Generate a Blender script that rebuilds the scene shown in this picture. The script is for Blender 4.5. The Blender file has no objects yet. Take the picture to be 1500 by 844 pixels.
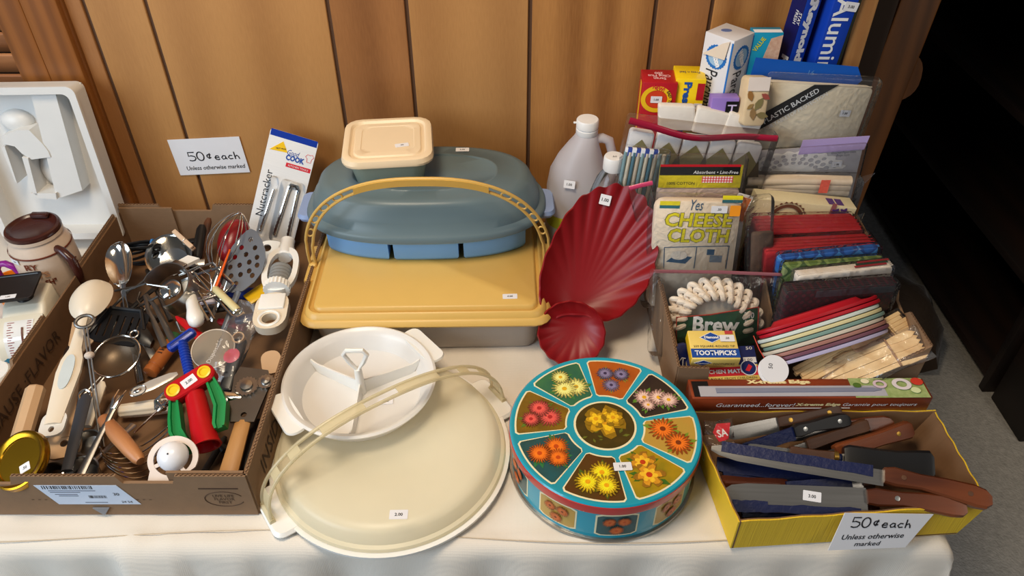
import bpy, bmesh, math, random
from mathutils import Vector, Matrix, Euler
random.seed(7)
C = bpy.context.scene.collection
SC = bpy.context.scene
PI = math.pi
V = Vector

# ------------------------------------------------------------------ camera, world, lights, exposure
FPX, PITCH, CAMH = 1126.0, math.radians(40), 0.91      # table top is z = 0
cam = bpy.data.objects.new('camera', bpy.data.cameras.new('camera')); C.objects.link(cam)
cam.location = (0, 0, CAMH); cam.rotation_euler = (PI/2 - PITCH, 0, 0)
cam.data.sensor_width = 36; cam.data.lens = 36*FPX/1500; cam.data.clip_start = 0.02
SC.camera = cam
SC.view_settings.view_transform = 'Standard'; SC.view_settings.look = 'None'
SC.view_settings.exposure = 0.0; SC.view_settings.gamma = 1; SC.view_settings.use_curve_mapping = False
world = bpy.data.worlds.new('room_light'); SC.world = world; world.use_nodes = True
world.node_tree.nodes['Background'].inputs[0].default_value = (0.85, 0.90, 1.0, 1)
world.node_tree.nodes['Background'].inputs[1].default_value = 0.11
def area(name, loc, target, size, power, col, sy=None):
    l = bpy.data.lights.new(name, 'AREA'); l.energy = power; l.color = col; l.size = size
    if sy: l.shape = 'RECTANGLE'; l.size_y = sy
    o = bpy.data.objects.new(name, l); C.objects.link(o); o.location = loc
    o.rotation_euler = (V(target)-V(loc)).to_track_quat('-Z', 'Y').to_euler(); return o
area('window_daylight', (-1.9, -0.55, 1.15), (0.0, 0.8, 0.0), 1.5, 48, (0.72, 0.86, 1.0), 1.3)
area('carpet_fill', (1.7, -0.5, 1.62), (1.2, 0.9, -0.7), 0.5, 7, (1.0, 0.9, 0.78))  # added fill that brightens the carpet end, not a known lamp
area('ceiling_lamp', (-0.38, 0.50, 1.62), (-0.10, 0.85, 0.0), 0.45, 20, (1.0, 0.82, 0.60))

# ------------------------------------------------------------------ pixel rays -> world points used to read sizes off the photograph
def ray(px, py):
    u = (px-750)/FPX; v = -(py-422)/FPX; c, s = math.cos(PITCH), math.sin(PITCH)
    return V((u, c+v*s, -s+v*c))
def P(px, py, z=0.0):
    d = ray(px, py); t = (z-CAMH)/d.z; return V((d.x*t, d.y*t, z))
def Pd(px, py, y):
    d = ray(px, py); t = y/d.y; return V((d.x*t, y, CAMH+d.z*t))
def fr(o, x, y):                      # face frame: x right, y up in the face, z out of it
    X = V(x).normalized(); Z = X.cross(V(y)).normalized(); Y = Z.cross(X); o = V(o)
    return Matrix(((X.x, Y.x, Z.x, o.x), (X.y, Y.y, Z.y, o.y), (X.z, Y.z, Z.z, o.z), (0, 0, 0, 1)))
def fz(o, x, z=(0, 0, 1)):            # standing frame: z up, x right, y away
    Z = V(z).normalized(); Y = Z.cross(V(x)).normalized(); X = Y.cross(Z); o = V(o)
    return Matrix(((X.x, Y.x, Z.x, o.x), (X.y, Y.y, Z.y, o.y), (X.z, Y.z, Z.z, o.z), (0, 0, 0, 1)))
def at(x, y, z=0, rz=0): return Matrix.Translation((x, y, z)) @ Matrix.Rotation(math.radians(rz), 4, 'Z')
def lay(A, B, roll=0.0, up=(0, 0, 1)):  # x runs from A to B, z as near up as it can
    A, B = V(A), V(B); X = (B-A).normalized(); Y = V(up).cross(X).normalized(); Z = X.cross(Y)
    M = Matrix(((X.x, Y.x, Z.x, A.x), (X.y, Y.y, Z.y, A.y), (X.z, Y.z, Z.z, A.z), (0, 0, 0, 1)))
    return M @ Matrix.Rotation(math.radians(roll), 4, 'X'), (B-A).length
def quad(TL, TR, BL):                 # flat card from three corners: frame at its bottom middle, width, height
    TL, TR, BL = V(TL), V(TR), V(BL); x = TR-TL; y = TL-BL; X = x.normalized()
    yo = y - X*y.dot(X); w, h = x.length, yo.length
    return fr(TL + x*0.5 - yo, x, yo), w, h

# ------------------------------------------------------------------ materials
def lin(c):
    return tuple((a/255/12.92 if a/255 <= 0.04045 else ((a/255+0.055)/1.055)**2.4) for a in c)
_M = {}
def mat(name, col, rough=0.5, metal=0.0, var=0.08, scale=30.0, bump=0.0, bscale=None, trans=0.0, alpha=1.0, coat=0.0, sss=0.0, stretch=(1, 1, 1), spec=0.5, ior=1.45, col2=None):
    if name in _M: return _M[name]
    m = bpy.data.materials.new(name); m.use_nodes = True; nt = m.node_tree; N = nt.nodes; L = nt.links
    b = N['Principled BSDF']; c = lin(col)
    tc = N.new('ShaderNodeTexCoord'); mp = N.new('ShaderNodeMapping'); mp.inputs['Scale'].default_value = stretch
    L.new(tc.outputs['Object'], mp.inputs['Vector'])
    nz = N.new('ShaderNodeTexNoise'); nz.inputs['Scale'].default_value = scale; nz.inputs['Detail'].default_value = 3
    L.new(mp.outputs[0], nz.inputs['Vector'])
    mx = N.new('ShaderNodeMix'); mx.data_type = 'RGBA'; L.new(nz.outputs['Fac'], mx.inputs['Factor'])
    c2 = lin(col2) if col2 else tuple(min(1, a*(1+var)) for a in c)
    c1 = c if col2 else tuple(a*(1-var) for a in c)
    mx.inputs[6].default_value = (*c1, 1); mx.inputs[7].default_value = (*c2, 1)
    L.new(mx.outputs[2], b.inputs['Base Color'])
    b.inputs['Roughness'].default_value = rough; b.inputs['Metallic'].default_value = metal
    b.inputs['Transmission Weight'].default_value = trans; b.inputs['Alpha'].default_value = alpha
    b.inputs['Coat Weight'].default_value = coat; b.inputs['IOR'].default_value = ior
    b.inputs['Specular IOR Level'].default_value = spec
    if sss: b.inputs['Subsurface Weight'].default_value = sss; b.inputs['Subsurface Radius'].default_value = (.02, .015, .01)
    if bump:
        bn = N.new('ShaderNodeTexNoise'); bn.inputs['Scale'].default_value = bscale or scale*3; bn.inputs['Detail'].default_value = 4
        L.new(mp.outputs[0], bn.inputs['Vector'])
        bp = N.new('ShaderNodeBump'); bp.inputs['Strength'].default_value = bump; bp.inputs['Distance'].default_value = 0.003
        L.new(bn.outputs['Fac'], bp.inputs['Height']); L.new(bp.outputs[0], b.inputs['Normal'])
    _M[name] = m; return m
def wood(name, c1, c2, rough=0.4, stretch=(14, 14, 1.2), scale=3.0, dist=2.5, fine=0.5, coat=0.0, bump=0.1, grain=1.0):
    if name in _M: return _M[name]
    m = bpy.data.materials.new(name); m.use_nodes = True; nt = m.node_tree; N = nt.nodes; L = nt.links
    b = N['Principled BSDF']; b.inputs['Roughness'].default_value = rough; b.inputs['Coat Weight'].default_value = coat
    tc = N.new('ShaderNodeTexCoord'); oi = N.new('ShaderNodeObjectInfo')
    ad = N.new('ShaderNodeVectorMath'); ad.operation = 'ADD'
    ml = N.new('ShaderNodeVectorMath'); ml.operation = 'SCALE'; ml.inputs['Scale'].default_value = 7.0
    cb = N.new('ShaderNodeCombineXYZ')
    for i in range(3): L.new(oi.outputs['Random'], cb.inputs[i])
    L.new(cb.outputs[0], ml.inputs[0]); L.new(tc.outputs['Object'], ad.inputs[0]); L.new(ml.outputs[0], ad.inputs[1])
    mp = N.new('ShaderNodeMapping'); mp.inputs['Scale'].default_value = stretch; L.new(ad.outputs[0], mp.inputs['Vector'])
    n1 = N.new('ShaderNodeTexNoise'); n1.inputs['Scale'].default_value = scale*0.35; n1.inputs['Detail'].default_value = 5; n1.inputs['Distortion'].default_value = dist*0.5
    n2 = N.new('ShaderNodeTexNoise'); n2.inputs['Scale'].default_value = scale*6; n2.inputs['Detail'].default_value = 4
    mpf = N.new('ShaderNodeMapping'); mpf.inputs['Scale'].default_value = tuple(s*grain for s in stretch); L.new(ad.outputs[0], mpf.inputs['Vector'])
    L.new(mp.outputs[0], n1.inputs['Vector']); L.new(mpf.outputs[0], n2.inputs['Vector'])
    w = N.new('ShaderNodeTexWave'); w.inputs['Scale'].default_value = scale*0.16; w.inputs['Distortion'].default_value = dist*3; w.inputs['Detail'].default_value = 3; w.inputs['Detail Scale'].default_value = 1.2
    L.new(mp.outputs[0], w.inputs['Vector'])
    mx = N.new('ShaderNodeMix'); mx.data_type = 'FLOAT'; mx.inputs['Factor'].default_value = 0.35
    L.new(n1.outputs['Fac'], mx.inputs[2]); L.new(w.outputs['Fac'], mx.inputs[3])
    mx2 = N.new('ShaderNodeMix'); mx2.data_type = 'FLOAT'; mx2.inputs['Factor'].default_value = 0.3*fine
    L.new(mx.outputs[0], mx2.inputs[2]); L.new(n2.outputs['Fac'], mx2.inputs[3])
    cr = N.new('ShaderNodeValToRGB'); cr.color_ramp.elements[0].position = 0.3; cr.color_ramp.elements[1].position = 0.72
    cr.color_ramp.elements[0].color = (*lin(c2), 1); cr.color_ramp.elements[1].color = (*lin(c1), 1)
    L.new(mx2.outputs[0], cr.inputs[0]); L.new(cr.outputs[0], b.inputs['Base Color'])
    bp = N.new('ShaderNodeBump'); bp.inputs['Strength'].default_value = bump; bp.inputs['Distance'].default_value = 0.001
    L.new(n2.outputs['Fac'], bp.inputs['Height']); L.new(bp.outputs[0], b.inputs['Normal'])
    _M[name] = m; return m
def film(name, tint=(252, 252, 252), fac=0.02, bump=0.3, bscale=60, milk=0.05, rough=0.14):
    fac *= 0.35; bump *= 0.8; milk *= (0.25 if milk < 0.3 else 1)
    """thin clear plastic: see-through, a little milk, wrinkled gloss"""
    if name in _M: return _M[name]
    m = bpy.data.materials.new(name); m.use_nodes = True; nt = m.node_tree; N = nt.nodes; L = nt.links
    N.remove(N['Principled BSDF']); out = N['Material Output']
    tr = N.new('ShaderNodeBsdfTransparent'); tr.inputs[0].default_value = (0.985, 0.985, 0.985, 1)
    df = N.new('ShaderNodeBsdfDiffuse'); df.inputs[0].default_value = (*lin(tint), 1)
    gl = N.new('ShaderNodeBsdfGlossy'); gl.inputs['Roughness'].default_value = rough
    tc = N.new('ShaderNodeTexCoord'); nz = N.new('ShaderNodeTexNoise'); nz.inputs['Scale'].default_value = bscale; nz.inputs['Detail'].default_value = 3; nz.inputs['Distortion'].default_value = 1.5
    L.new(tc.outputs['Object'], nz.inputs['Vector'])
    bp = N.new('ShaderNodeBump'); bp.inputs['Strength'].default_value = bump; bp.inputs['Distance'].default_value = 0.006
    L.new(nz.outputs['Fac'], bp.inputs['Height']); L.new(bp.outputs[0], gl.inputs['Normal'])
    fn = N.new('ShaderNodeFresnel'); fn.inputs['IOR'].default_value = 1.22; L.new(bp.outputs[0], fn.inputs['Normal'])
    ad = N.new('ShaderNodeMath'); ad.operation = 'ADD'; ad.inputs[1].default_value = fac; ad.use_clamp = True; L.new(fn.outputs[0], ad.inputs[0])
    m1 = N.new('ShaderNodeMixShader'); m1.inputs[0].default_value = milk; L.new(tr.outputs[0], m1.inputs[1]); L.new(df.outputs[0], m1.inputs[2])
    m2 = N.new('ShaderNodeMixShader'); L.new(ad.outputs[0], m2.inputs[0]); L.new(m1.outputs[0], m2.inputs[1]); L.new(gl.outputs[0], m2.inputs[2])
    L.new(m2.outputs[0], out.inputs[0]); _M[name] = m; return m
def milky(name, col, t=0.4, rough=0.3):
    """translucent moulded plastic: part see-through, part diffuse"""
    if name in _M: return _M[name]
    m = bpy.data.materials.new(name); m.use_nodes = True; nt = m.node_tree; N = nt.nodes; L = nt.links
    b = N['Principled BSDF']; out = N['Material Output']; c = lin(col)
    tc = N.new('ShaderNodeTexCoord'); nz = N.new('ShaderNodeTexNoise'); nz.inputs['Scale'].default_value = 20
    L.new(tc.outputs['Object'], nz.inputs['Vector'])
    mx = N.new('ShaderNodeMix'); mx.data_type = 'RGBA'; L.new(nz.outputs['Fac'], mx.inputs['Factor'])
    mx.inputs[6].default_value = (*[a*.95 for a in c], 1); mx.inputs[7].default_value = (*[min(1, a*1.05) for a in c], 1)
    L.new(mx.outputs[2], b.inputs['Base Color'])
    b.inputs['Roughness'].default_value = rough
    tr = N.new('ShaderNodeBsdfTransparent'); tr.inputs[0].default_value = (*[min(1, a**0.35) for a in c], 1)
    tl = N.new('ShaderNodeBsdfTranslucent'); tl.inputs[0].default_value = (*c, 1)
    m0 = N.new('ShaderNodeMixShader'); m0.inputs[0].default_value = 0.35; L.new(b.outputs[0], m0.inputs[1]); L.new(tl.outputs[0], m0.inputs[2])
    m1 = N.new('ShaderNodeMixShader'); m1.inputs[0].default_value = t; L.new(m0.outputs[0], m1.inputs[1]); L.new(tr.outputs[0], m1.inputs[2])
    L.new(m1.outputs[0], out.inputs[0]); _M[name] = m; return m

# ------------------------------------------------------------------ mesh helpers
def rrect(w, d, r=0.01, n=4, cx=0, cy=0):
    r = min(r, w/2-1e-5, d/2-1e-5); pts = []
    for q, (sx, sy) in enumerate(((1, 1), (-1, 1), (-1, -1), (1, -1))):
        for k in range(n+1):
            a = q*PI/2 + k*PI/2/n
            pts.append((cx + sx*(w/2-r) + r*math.cos(a), cy + sy*(d/2-r) + r*math.sin(a)))
    return pts
def ell(a, b, n=48, p=2.0, cx=0, cy=0):
    out = []
    for k in range(n):
        t = 2*PI*k/n; c, s = math.cos(t), math.sin(t)
        out.append((cx + a*math.copysign(abs(c)**(2/p), c), cy + b*math.copysign(abs(s)**(2/p), s)))
    return out
class MB:
    def __init__(s): s.bm = bmesh.new(); s.T = Matrix()
    def v(s, p): return s.bm.verts.new(s.T @ V(p))
    def f(s, vs):
        try: return s.bm.faces.new(vs)
        except ValueError: return None
    def loft(s, rings, closed=True, cap=(True, True), loop=False):
        R = [[s.v(p) for p in r] for r in rings]; n = len(R[0]); m = len(R)
        for i in range(m if loop else m-1):
            a, b = R[i], R[(i+1) % m]
            for j in range(n if closed else n-1):
                k = (j+1) % n; s.f((a[j], a[k], b[k], b[j]))
        if not loop:
            if cap[0]: s.f(R[0][::-1])
            if cap[1]: s.f(R[-1])
        return s
    def stack(s, levels, **k):          # levels: (ring2d, z)
        return s.loft([[(x, y, z) for x, y in r] for r, z in levels], **k)
    def box(s, c, size, bev=0.0, seg=2):
        x, y, z = c; w, d, h = size
        if bev <= 0:
            r = [(x-w/2, y-d/2), (x+w/2, y-d/2), (x+w/2, y+d/2), (x-w/2, y+d/2)]
            return s.stack([(r, z-h/2), (r, z+h/2)])
        bev = min(bev, w/2.01, d/2.01, h/2.01); r = lambda i: rrect(w-2*i, d-2*i, max(bev-i, 1e-4), seg, x, y)
        k = bev*0.3
        return s.stack([(r(bev*0.95), z-h/2), (r(k), z-h/2+k), (r(0), z-h/2+bev), (r(0), z+h/2-bev), (r(k), z+h/2-k), (r(bev*0.95), z+h/2)])
    def tube(s, pts, r, n=8, closed=False, flat=1.0):
        pts = [V(p) for p in pts]; m = len(pts); rr = r if isinstance(r, (list, tuple)) else [r]*m
        rings = []; ref = None
        for i in range(m):
            if closed: t = pts[(i+1) % m]-pts[i-1]
            else: t = pts[min(i+1, m-1)]-pts[max(i-1, 0)]
            t = t.normalized() if t.length > 1e-9 else V((1, 0, 0))
            if ref is None:
                ref = V((0, 0, 1)) if abs(t.z) < 0.9 else V((0, 1, 0))
            u = (ref - t*ref.dot(t)).normalized(); w = t.cross(u); ref = u
            rings.append([tuple(pts[i] + (u*math.cos(2*PI*k/n)*flat + w*math.sin(2*PI*k/n))*rr[i]) for k in range(n)])
        return s.loft(rings, loop=closed)
    def lathe(s, prof, n=40, cap=(True, True)):
        return s.loft([[(max(r, 1e-4)*math.cos(2*PI*k/n), max(r, 1e-4)*math.sin(2*PI*k/n), z) for k in range(n)] for r, z in prof], cap=cap)
    def ball(s, c, r, n=16, m=9):
        r = r if isinstance(r, (tuple, list)) else (r, r, r); c = V(c)
        return s.loft([[(c.x + r[0]*max(math.sin(PI*i/m), .01)*math.cos(2*PI*k/n), c.y + r[1]*max(math.sin(PI*i/m), .01)*math.sin(2*PI*k/n), c.z - r[2]*math.cos(PI*i/m)) for k in range(n)] for i in range(m+1)])
    def prism(s, poly, z0=0.0, z1=0.001):
        return s.stack([(poly, z0), (poly, z1)])
    def grid(s, fn, nu, nv, thick=0.0):
        g = [[s.v(fn(i/nu, j/nv)) for j in range(nv+1)] for i in range(nu+1)]
        fs = [s.f((g[i][j], g[i+1][j], g[i+1][j+1], g[i][j+1])) for i in range(nu) for j in range(nv)]
        if thick:
            bmesh.ops.recalc_face_normals(s.bm, faces=[f for f in fs if f])
            bmesh.ops.solidify(s.bm, geom=[f for f in fs if f], thickness=thick)
        return s
    def plate(s, outer, holes=(), z0=0.0, z1=0.001):
        cu = bpy.data.curves.new('tmp', 'CURVE'); cu.dimensions = '2D'; cu.fill_mode = 'BOTH'
        for loop in [outer, *holes]:
            sp = cu.splines.new('POLY'); sp.points.add(len(loop)-1); sp.use_cyclic_u = True
            for q, (x, y) in zip(sp.points, loop): q.co = (x, y, 0, 1)
        cu.extrude = (z1-z0)/2
        o = bpy.data.objects.new('tmp', cu); me = bpy.data.meshes.new_from_object(o)
        me.transform(s.T @ Matrix.Translation((0, 0, (z0+z1)/2))); s.bm.from_mesh(me)
        bpy.data.objects.remove(o); bpy.data.curves.remove(cu); bpy.data.meshes.remove(me)
        return s
    def build(s, name, m, parent=None, smooth=True, label=None, M=None, ang=40, stuff=False):
        bmesh.ops.remove_doubles(s.bm, verts=s.bm.verts, dist=1e-6)
        bmesh.ops.recalc_face_normals(s.bm, faces=s.bm.faces)
        me = bpy.data.meshes.new(name); s.bm.to_mesh(me); s.bm.free()
        if smooth:
            me.polygons.foreach_set('use_smooth', [True]*len(me.polygons)); me.set_sharp_from_angle(angle=math.radians(ang))
        me.materials.append(m)
        o = bpy.data.objects.new(name, me); C.objects.link(o)
        if parent: o.parent = parent
        if M is not None: o.matrix_local = M
        if label: o['label'] = label
        if stuff: o['kind'] = 'stuff'
        return o
def thing(name, label, cat, M=None, group=None):
    o = bpy.data.objects.new(name, None); C.objects.link(o); o.empty_display_size = 0.02
    if M is not None: o.matrix_world = M
    return tag(o, label, cat, group)
def tag(o, label, cat, group=None, M=None):
    o['label'] = label; o['category'] = cat
    if group: o['group'] = group
    if M is not None: o.matrix_world = M
    return o
def struct(o): o['kind'] = 'structure'; return o
def copy_tree(o, parent=None, **over):
    c = o.copy(); C.objects.link(c)
    if parent: c.parent = parent; c.matrix_parent_inverse = o.matrix_parent_inverse.copy()
    for ch in list(o.children): copy_tree(ch, c)
    return c
_TX = {}
def text(s, parent, M, h=None, w=None, m=None, off=0.0, shear=0.0, name='lettering', align='CENTER', sp=1.0, dz=0.0004):
    """flat lettering centred on frame M (x right, y up, z out of the surface); h is the height of the block"""
    cu = bpy.data.curves.new('tmp', 'FONT'); cu.body = s; cu.align_x = align; cu.resolution_u = 2
    cu.offset = off; cu.shear = shear; cu.space_line = 0.9; cu.space_character = sp
    o = bpy.data.objects.new('tmp', cu); me = bpy.data.meshes.new_from_object(o)
    bpy.data.objects.remove(o); bpy.data.curves.remove(cu)
    xs = [v.co.x for v in me.vertices]; ys = [v.co.y for v in me.vertices]
    if not xs: return None
    bw, bh = max(xs)-min(xs), max(ys)-min(ys); cx, cy = (max(xs)+min(xs))/2, (max(ys)+min(ys))/2
    sy = h/bh if h else w/bw; sx = w/bw if w else sy
    me.transform(Matrix.Diagonal((sx, sy, 1, 1)) @ Matrix.Translation((-cx, -cy, 0)))
    me.materials.append(m or INK); me.name = name
    t = bpy.data.objects.new(name, me); C.objects.link(t); t.parent = parent
    t.matrix_local = M @ Matrix.Translation((0, 0, dz)); return t
def strokes(lines, parent, M, r=0.0006, m=None, name='handwriting'):
    b = MB()
    for ln in lines: b.tube([(x, y, 0.0003) for x, y in ln], r, 5, flat=0.4)
    o = b.build(name, m or INK, parent); o.matrix_local = M; return o
def on(x, y, z=0.0, rot=0): return Matrix.Translation((x, y, z)) @ Matrix.Rotation(math.radians(rot), 4, 'Z')
def panel(parent, M, w, h, m, name='printed_panel', t=0.0005, r=0.0, poly=None):
    b = MB(); p = poly or (rrect(w, h, r, 3) if r else [(-w/2, -h/2), (w/2, -h/2), (w/2, h/2), (-w/2, h/2)])
    b.prism(p, 0.0, t); o = b.build(name, m, parent, smooth=False); o.matrix_local = M; return o
def sticker(parent, M, s='1.00', w=0.021, h=0.012):
    o = panel(parent, M, w, h, PAPER, 'price_sticker', 0.0004, 0.001)
    text(s, o, on(0, 0, 0.0004), h=h*0.33, m=INK, off=0.02, dz=0.0002); return o
FACES = lambda w, d, h: dict(
    front=fr((0, -d/2, h/2), (1, 0, 0), (0, 0, 1)), back=fr((0, d/2, h/2), (-1, 0, 0), (0, 0, 1)),
    right=fr((w/2, 0, h/2), (0, 1, 0), (0, 0, 1)), left=fr((-w/2, 0, h/2), (0, -1, 0), (0, 0, 1)), top=fr((0, 0, h), (1, 0, 0), (0, 1, 0)))
def carton(name, label, cat, M, w, d, h, m, group=None, part='carton', bev=0.0012):
    r = thing(name, label, cat, M, group); b = MB(); b.box((0, 0, h/2), (w, d, h), bev); b.build(part, m, r)
    return r, FACES(w, d, h)

INK = mat('black_ink', (22, 22, 26), 0.7)
PAPER = mat('white_paper', (222, 221, 224), 0.75, var=0.03)
CHROME = mat('chrome', (215, 213, 208), 0.12, 1.0, var=0.05)
STEEL = mat('brushed_steel', (170, 168, 165), 0.28, 1.0, var=0.15, stretch=(1, 20, 20), scale=20)
DULL = mat('dull_steel', (120, 116, 112), 0.38, 1.0, var=0.2)
BLACK = mat('black_plastic', (20, 20, 22), 0.35, var=0.2)
WHITEP = mat('white_plastic', (232, 230, 224), 0.3, var=0.03, sss=0.1)
IVORY = mat('ivory_plastic', (222, 208, 186), 0.35, var=0.05, sss=0.1)
TAN = mat('tan_plastic', (196, 160, 122), 0.4, var=0.06)
RED = mat('red_plastic', (178, 16, 24), 0.25, var=0.06)
BLUEP = mat('blue_plastic', (18, 52, 150), 0.3, var=0.08)
GREENP = mat('green_plastic', (10, 126, 62), 0.3, var=0.06)
YELP = mat('yellow_plastic', (236, 190, 30), 0.3, var=0.05)
CARD = mat('cardboard', (130, 101, 74), 0.85, var=0.10, scale=60, stretch=(1, 1, 4), bump=0.08)
CARDIN = mat('cardboard_inside', (114, 83, 55), 0.85, var=0.12, scale=40, bump=0.08)
FLUTESHADE = mat('flute_gap_shade', (96, 68, 46), 0.9, var=0.3, scale=260)  # dark brown paints the shaded gaps between the flutes onto the zigzag
CLEAR = film('clear_bag_film'); ZIPF = film('zip_bag_film', milk=0.10, fac=0.06, bscale=40)
WHITE = mat('white_print', (236, 236, 236), 0.5, var=0.02)
# ================================================================== the setting
WY = 1.30
OAK = wood('wall_oak_light', (184, 134, 80), (160, 112, 64), 0.38, stretch=(4.5, 4.5, 0.55), scale=3.2, dist=1.6, fine=1.0, grain=5)
OAK2 = wood('wall_oak_brown', (160, 108, 62), (126, 80, 42), 0.38, stretch=(5, 5, 0.5), scale=3.2, dist=2.0, fine=0.9, grain=5)
OAK3 = wood('wall_oak_streaked', (180, 126, 70), (128, 80, 38), 0.36, stretch=(7, 7, 0.4), scale=3.2, dist=2.2, fine=0.9, grain=4)
GROOVE = mat('groove_brown', (84, 58, 40), 0.7)
CASING = wood('casing_wood', (140, 84, 34), (108, 62, 24), 0.4, stretch=(20, 20, 1.0))
PINE = wood('pine_trim', (190, 140, 84), (150, 102, 56), 0.45)
b = MB(); b.box((0.0, WY+0.035, 0.4), (3.9, 0.06, 2.3)); 
bm_wall = None
wall = struct(MB().box((-0.09, WY+0.034, 0.43), (1.37, 0.06, 2.34)).build('wall_back', GROOVE))
edges = [-0.757, -0.716, -0.611, -0.311, -0.178, 0.031, 0.240, 0.336, 0.476, 0.574]
kinds = [OAK2, OAK, OAK, OAK, OAK2, OAK, OAK3, OAK2, OAK3]
order = [(OAK2), (OAK3), (OAK), (OAK2), (OAK), (OAK3), (OAK2), (OAK3), (OAK2)]
order = [OAK2, OAK, OAK2, OAK, OAK2, OAK, OAK3, OAK2, OAK3, OAK2]
edges = [-0.757, -0.722, -0.617, -0.311, -0.178, 0.031, 0.243, 0.338, 0.476, 0.574]
mats = [OAK2, OAK, OAK, OAK2, OAK, OAK3, OAK2, OAK3, OAK2]
for (x0, x1), m in zip(zip(edges[:-1], edges[1:]), mats):
    MB().box(((x0+x1)/2, WY+0.002, 0.43), (x1-x0-0.0068, 0.006, 2.33), 0.0012, 1).build('wall_plank', m, wall)
b.bm.free()
# louvered door and its casing
tr = struct(MB().box((-0.787, WY-0.006, 0.43), (0.062, 0.026, 2.34), 0.004).build('trim_1', CASING))
MB().box((-0.762, WY-0.002, 0.43), (0.02, 0.012, 2.34), 0.003).build('trim_bead', CASING, tr)
DOORW = wood('louver_wood', (178, 122, 78), (140, 90, 54), 0.45, stretch=(1.5, 18, 18))
door = struct(MB().box((-0.843, WY-0.004, 0.43), (0.052, 0.03, 2.3), 0.004).build('door_1', CASING))
MB().box((-1.37, WY-0.004, 0.43), (0.06, 0.03, 2.3), 0.004).build('door_stile', CASING, door)
s0 = None
for k in range(26):
    z = -0.42 + k*0.038
    if s0 is None:
        q = MB(); q.T = Matrix.Rotation(math.radians(-62), 4, 'X'); q.box((0, 0, 0), (0.475, 0.046, 0.007), 0.002, 1)
        s0 = q.build('louver_slat', DOORW, door); o = s0
    else:
        o = s0.copy(); C.objects.link(o)
    o.matrix_local = Matrix.Translation((-1.105, WY, z))
MB().box((-1.105, WY-0.003, 0.66), (0.475, 0.028, 0.16)).build('door_rail', CASING, door)
MB().box((-1.105, WY-0.003, -0.56), (0.475, 0.028, 0.2)).build('door_rail', CASING, door)
MB().box((-1.105, WY+0.03, 0.1), (0.475, 0.006, 1.6)).build('closet_shade_sheet', mat('closet_dark', (46, 30, 20), 0.9), door)  # dark sheet painted as the unlit closet behind the slats
# end of the panelling: pale pine edge board, doorway into a dark room beyond
struct(MB().box((0.583, WY-0.008, 0.43), (0.032, 0.062, 2.34), 0.003).build('trim_2', PINE))
CARPET = mat('carpet_grey', (186, 182, 174), 0.95, var=0.35, scale=90, bump=1.0, bscale=170)
fl = MB(); fl.grid(lambda u, v: (-2.2+5.2*u, -1.4+5.0*v, -0.74), 8, 8); fl.build('floor', CARPET); struct(bpy.data.objects['floor'])
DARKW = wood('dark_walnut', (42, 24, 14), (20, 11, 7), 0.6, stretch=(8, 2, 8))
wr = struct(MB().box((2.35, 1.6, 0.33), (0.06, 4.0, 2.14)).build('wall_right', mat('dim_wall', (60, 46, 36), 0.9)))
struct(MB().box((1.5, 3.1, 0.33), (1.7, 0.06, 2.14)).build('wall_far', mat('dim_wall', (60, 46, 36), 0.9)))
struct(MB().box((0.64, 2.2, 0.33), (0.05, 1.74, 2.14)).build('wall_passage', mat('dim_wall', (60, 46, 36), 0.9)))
# the bookcase in the dark: front faces the table end, shelves run away from the camera
bk = thing('bookcase', 'dark brown wooden bookcase with empty shelves beyond the table end', 'bookcase', at(1.52, 1.50, -0.74))
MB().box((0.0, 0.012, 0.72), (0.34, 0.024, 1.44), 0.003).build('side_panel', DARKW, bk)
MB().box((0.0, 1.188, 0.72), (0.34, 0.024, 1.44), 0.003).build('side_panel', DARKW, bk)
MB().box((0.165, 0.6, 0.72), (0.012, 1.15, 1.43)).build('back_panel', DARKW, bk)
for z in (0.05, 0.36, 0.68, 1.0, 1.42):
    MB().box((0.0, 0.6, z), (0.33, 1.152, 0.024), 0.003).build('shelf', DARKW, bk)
REDW = wood('red_brown_wood', (88, 48, 24), (58, 30, 14), 0.5)
cb = thing('side_cabinet', 'reddish brown wooden cabinet standing on grey carpet before the dark bookcase', 'cabinet', at(1.565, 1.40, -0.74))
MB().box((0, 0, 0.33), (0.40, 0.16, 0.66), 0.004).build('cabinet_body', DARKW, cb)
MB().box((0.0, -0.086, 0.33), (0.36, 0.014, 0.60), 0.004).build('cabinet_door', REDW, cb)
# a wooden frame (easel-like stand) in the passage
ORW = wood('orange_wood', (150, 92, 40), (110, 66, 26), 0.5)
st = thing('wooden_stand', 'orange brown slanting wooden post in the dark passage beyond the wall end', 'stand', at(0, 0, 0))
pa, pb = Pd(1352, -20, 1.62), Pd(1288, 150, 1.60); dn = (pb-pa).normalized(); pe = pb + dn*((pb.z+0.74)/-dn.z)
q = MB(); q.T = lay(pe, pa, 0, (0, -1, 0.2))[0]; q.box(((pa-pe).length/2, 0, 0), ((pa-pe).length, 0.085, 0.03), 0.004); q.build('post', ORW, st)
q = MB(); q.T = fr(Pd(1290, 110, 1.66), (1, 0, 0), (0, 0.2, 1)); q.prism(ell(0.085, 0.06, 28, 2.6), 0, 0.018); q.build('back_board', ORW, st)
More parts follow.
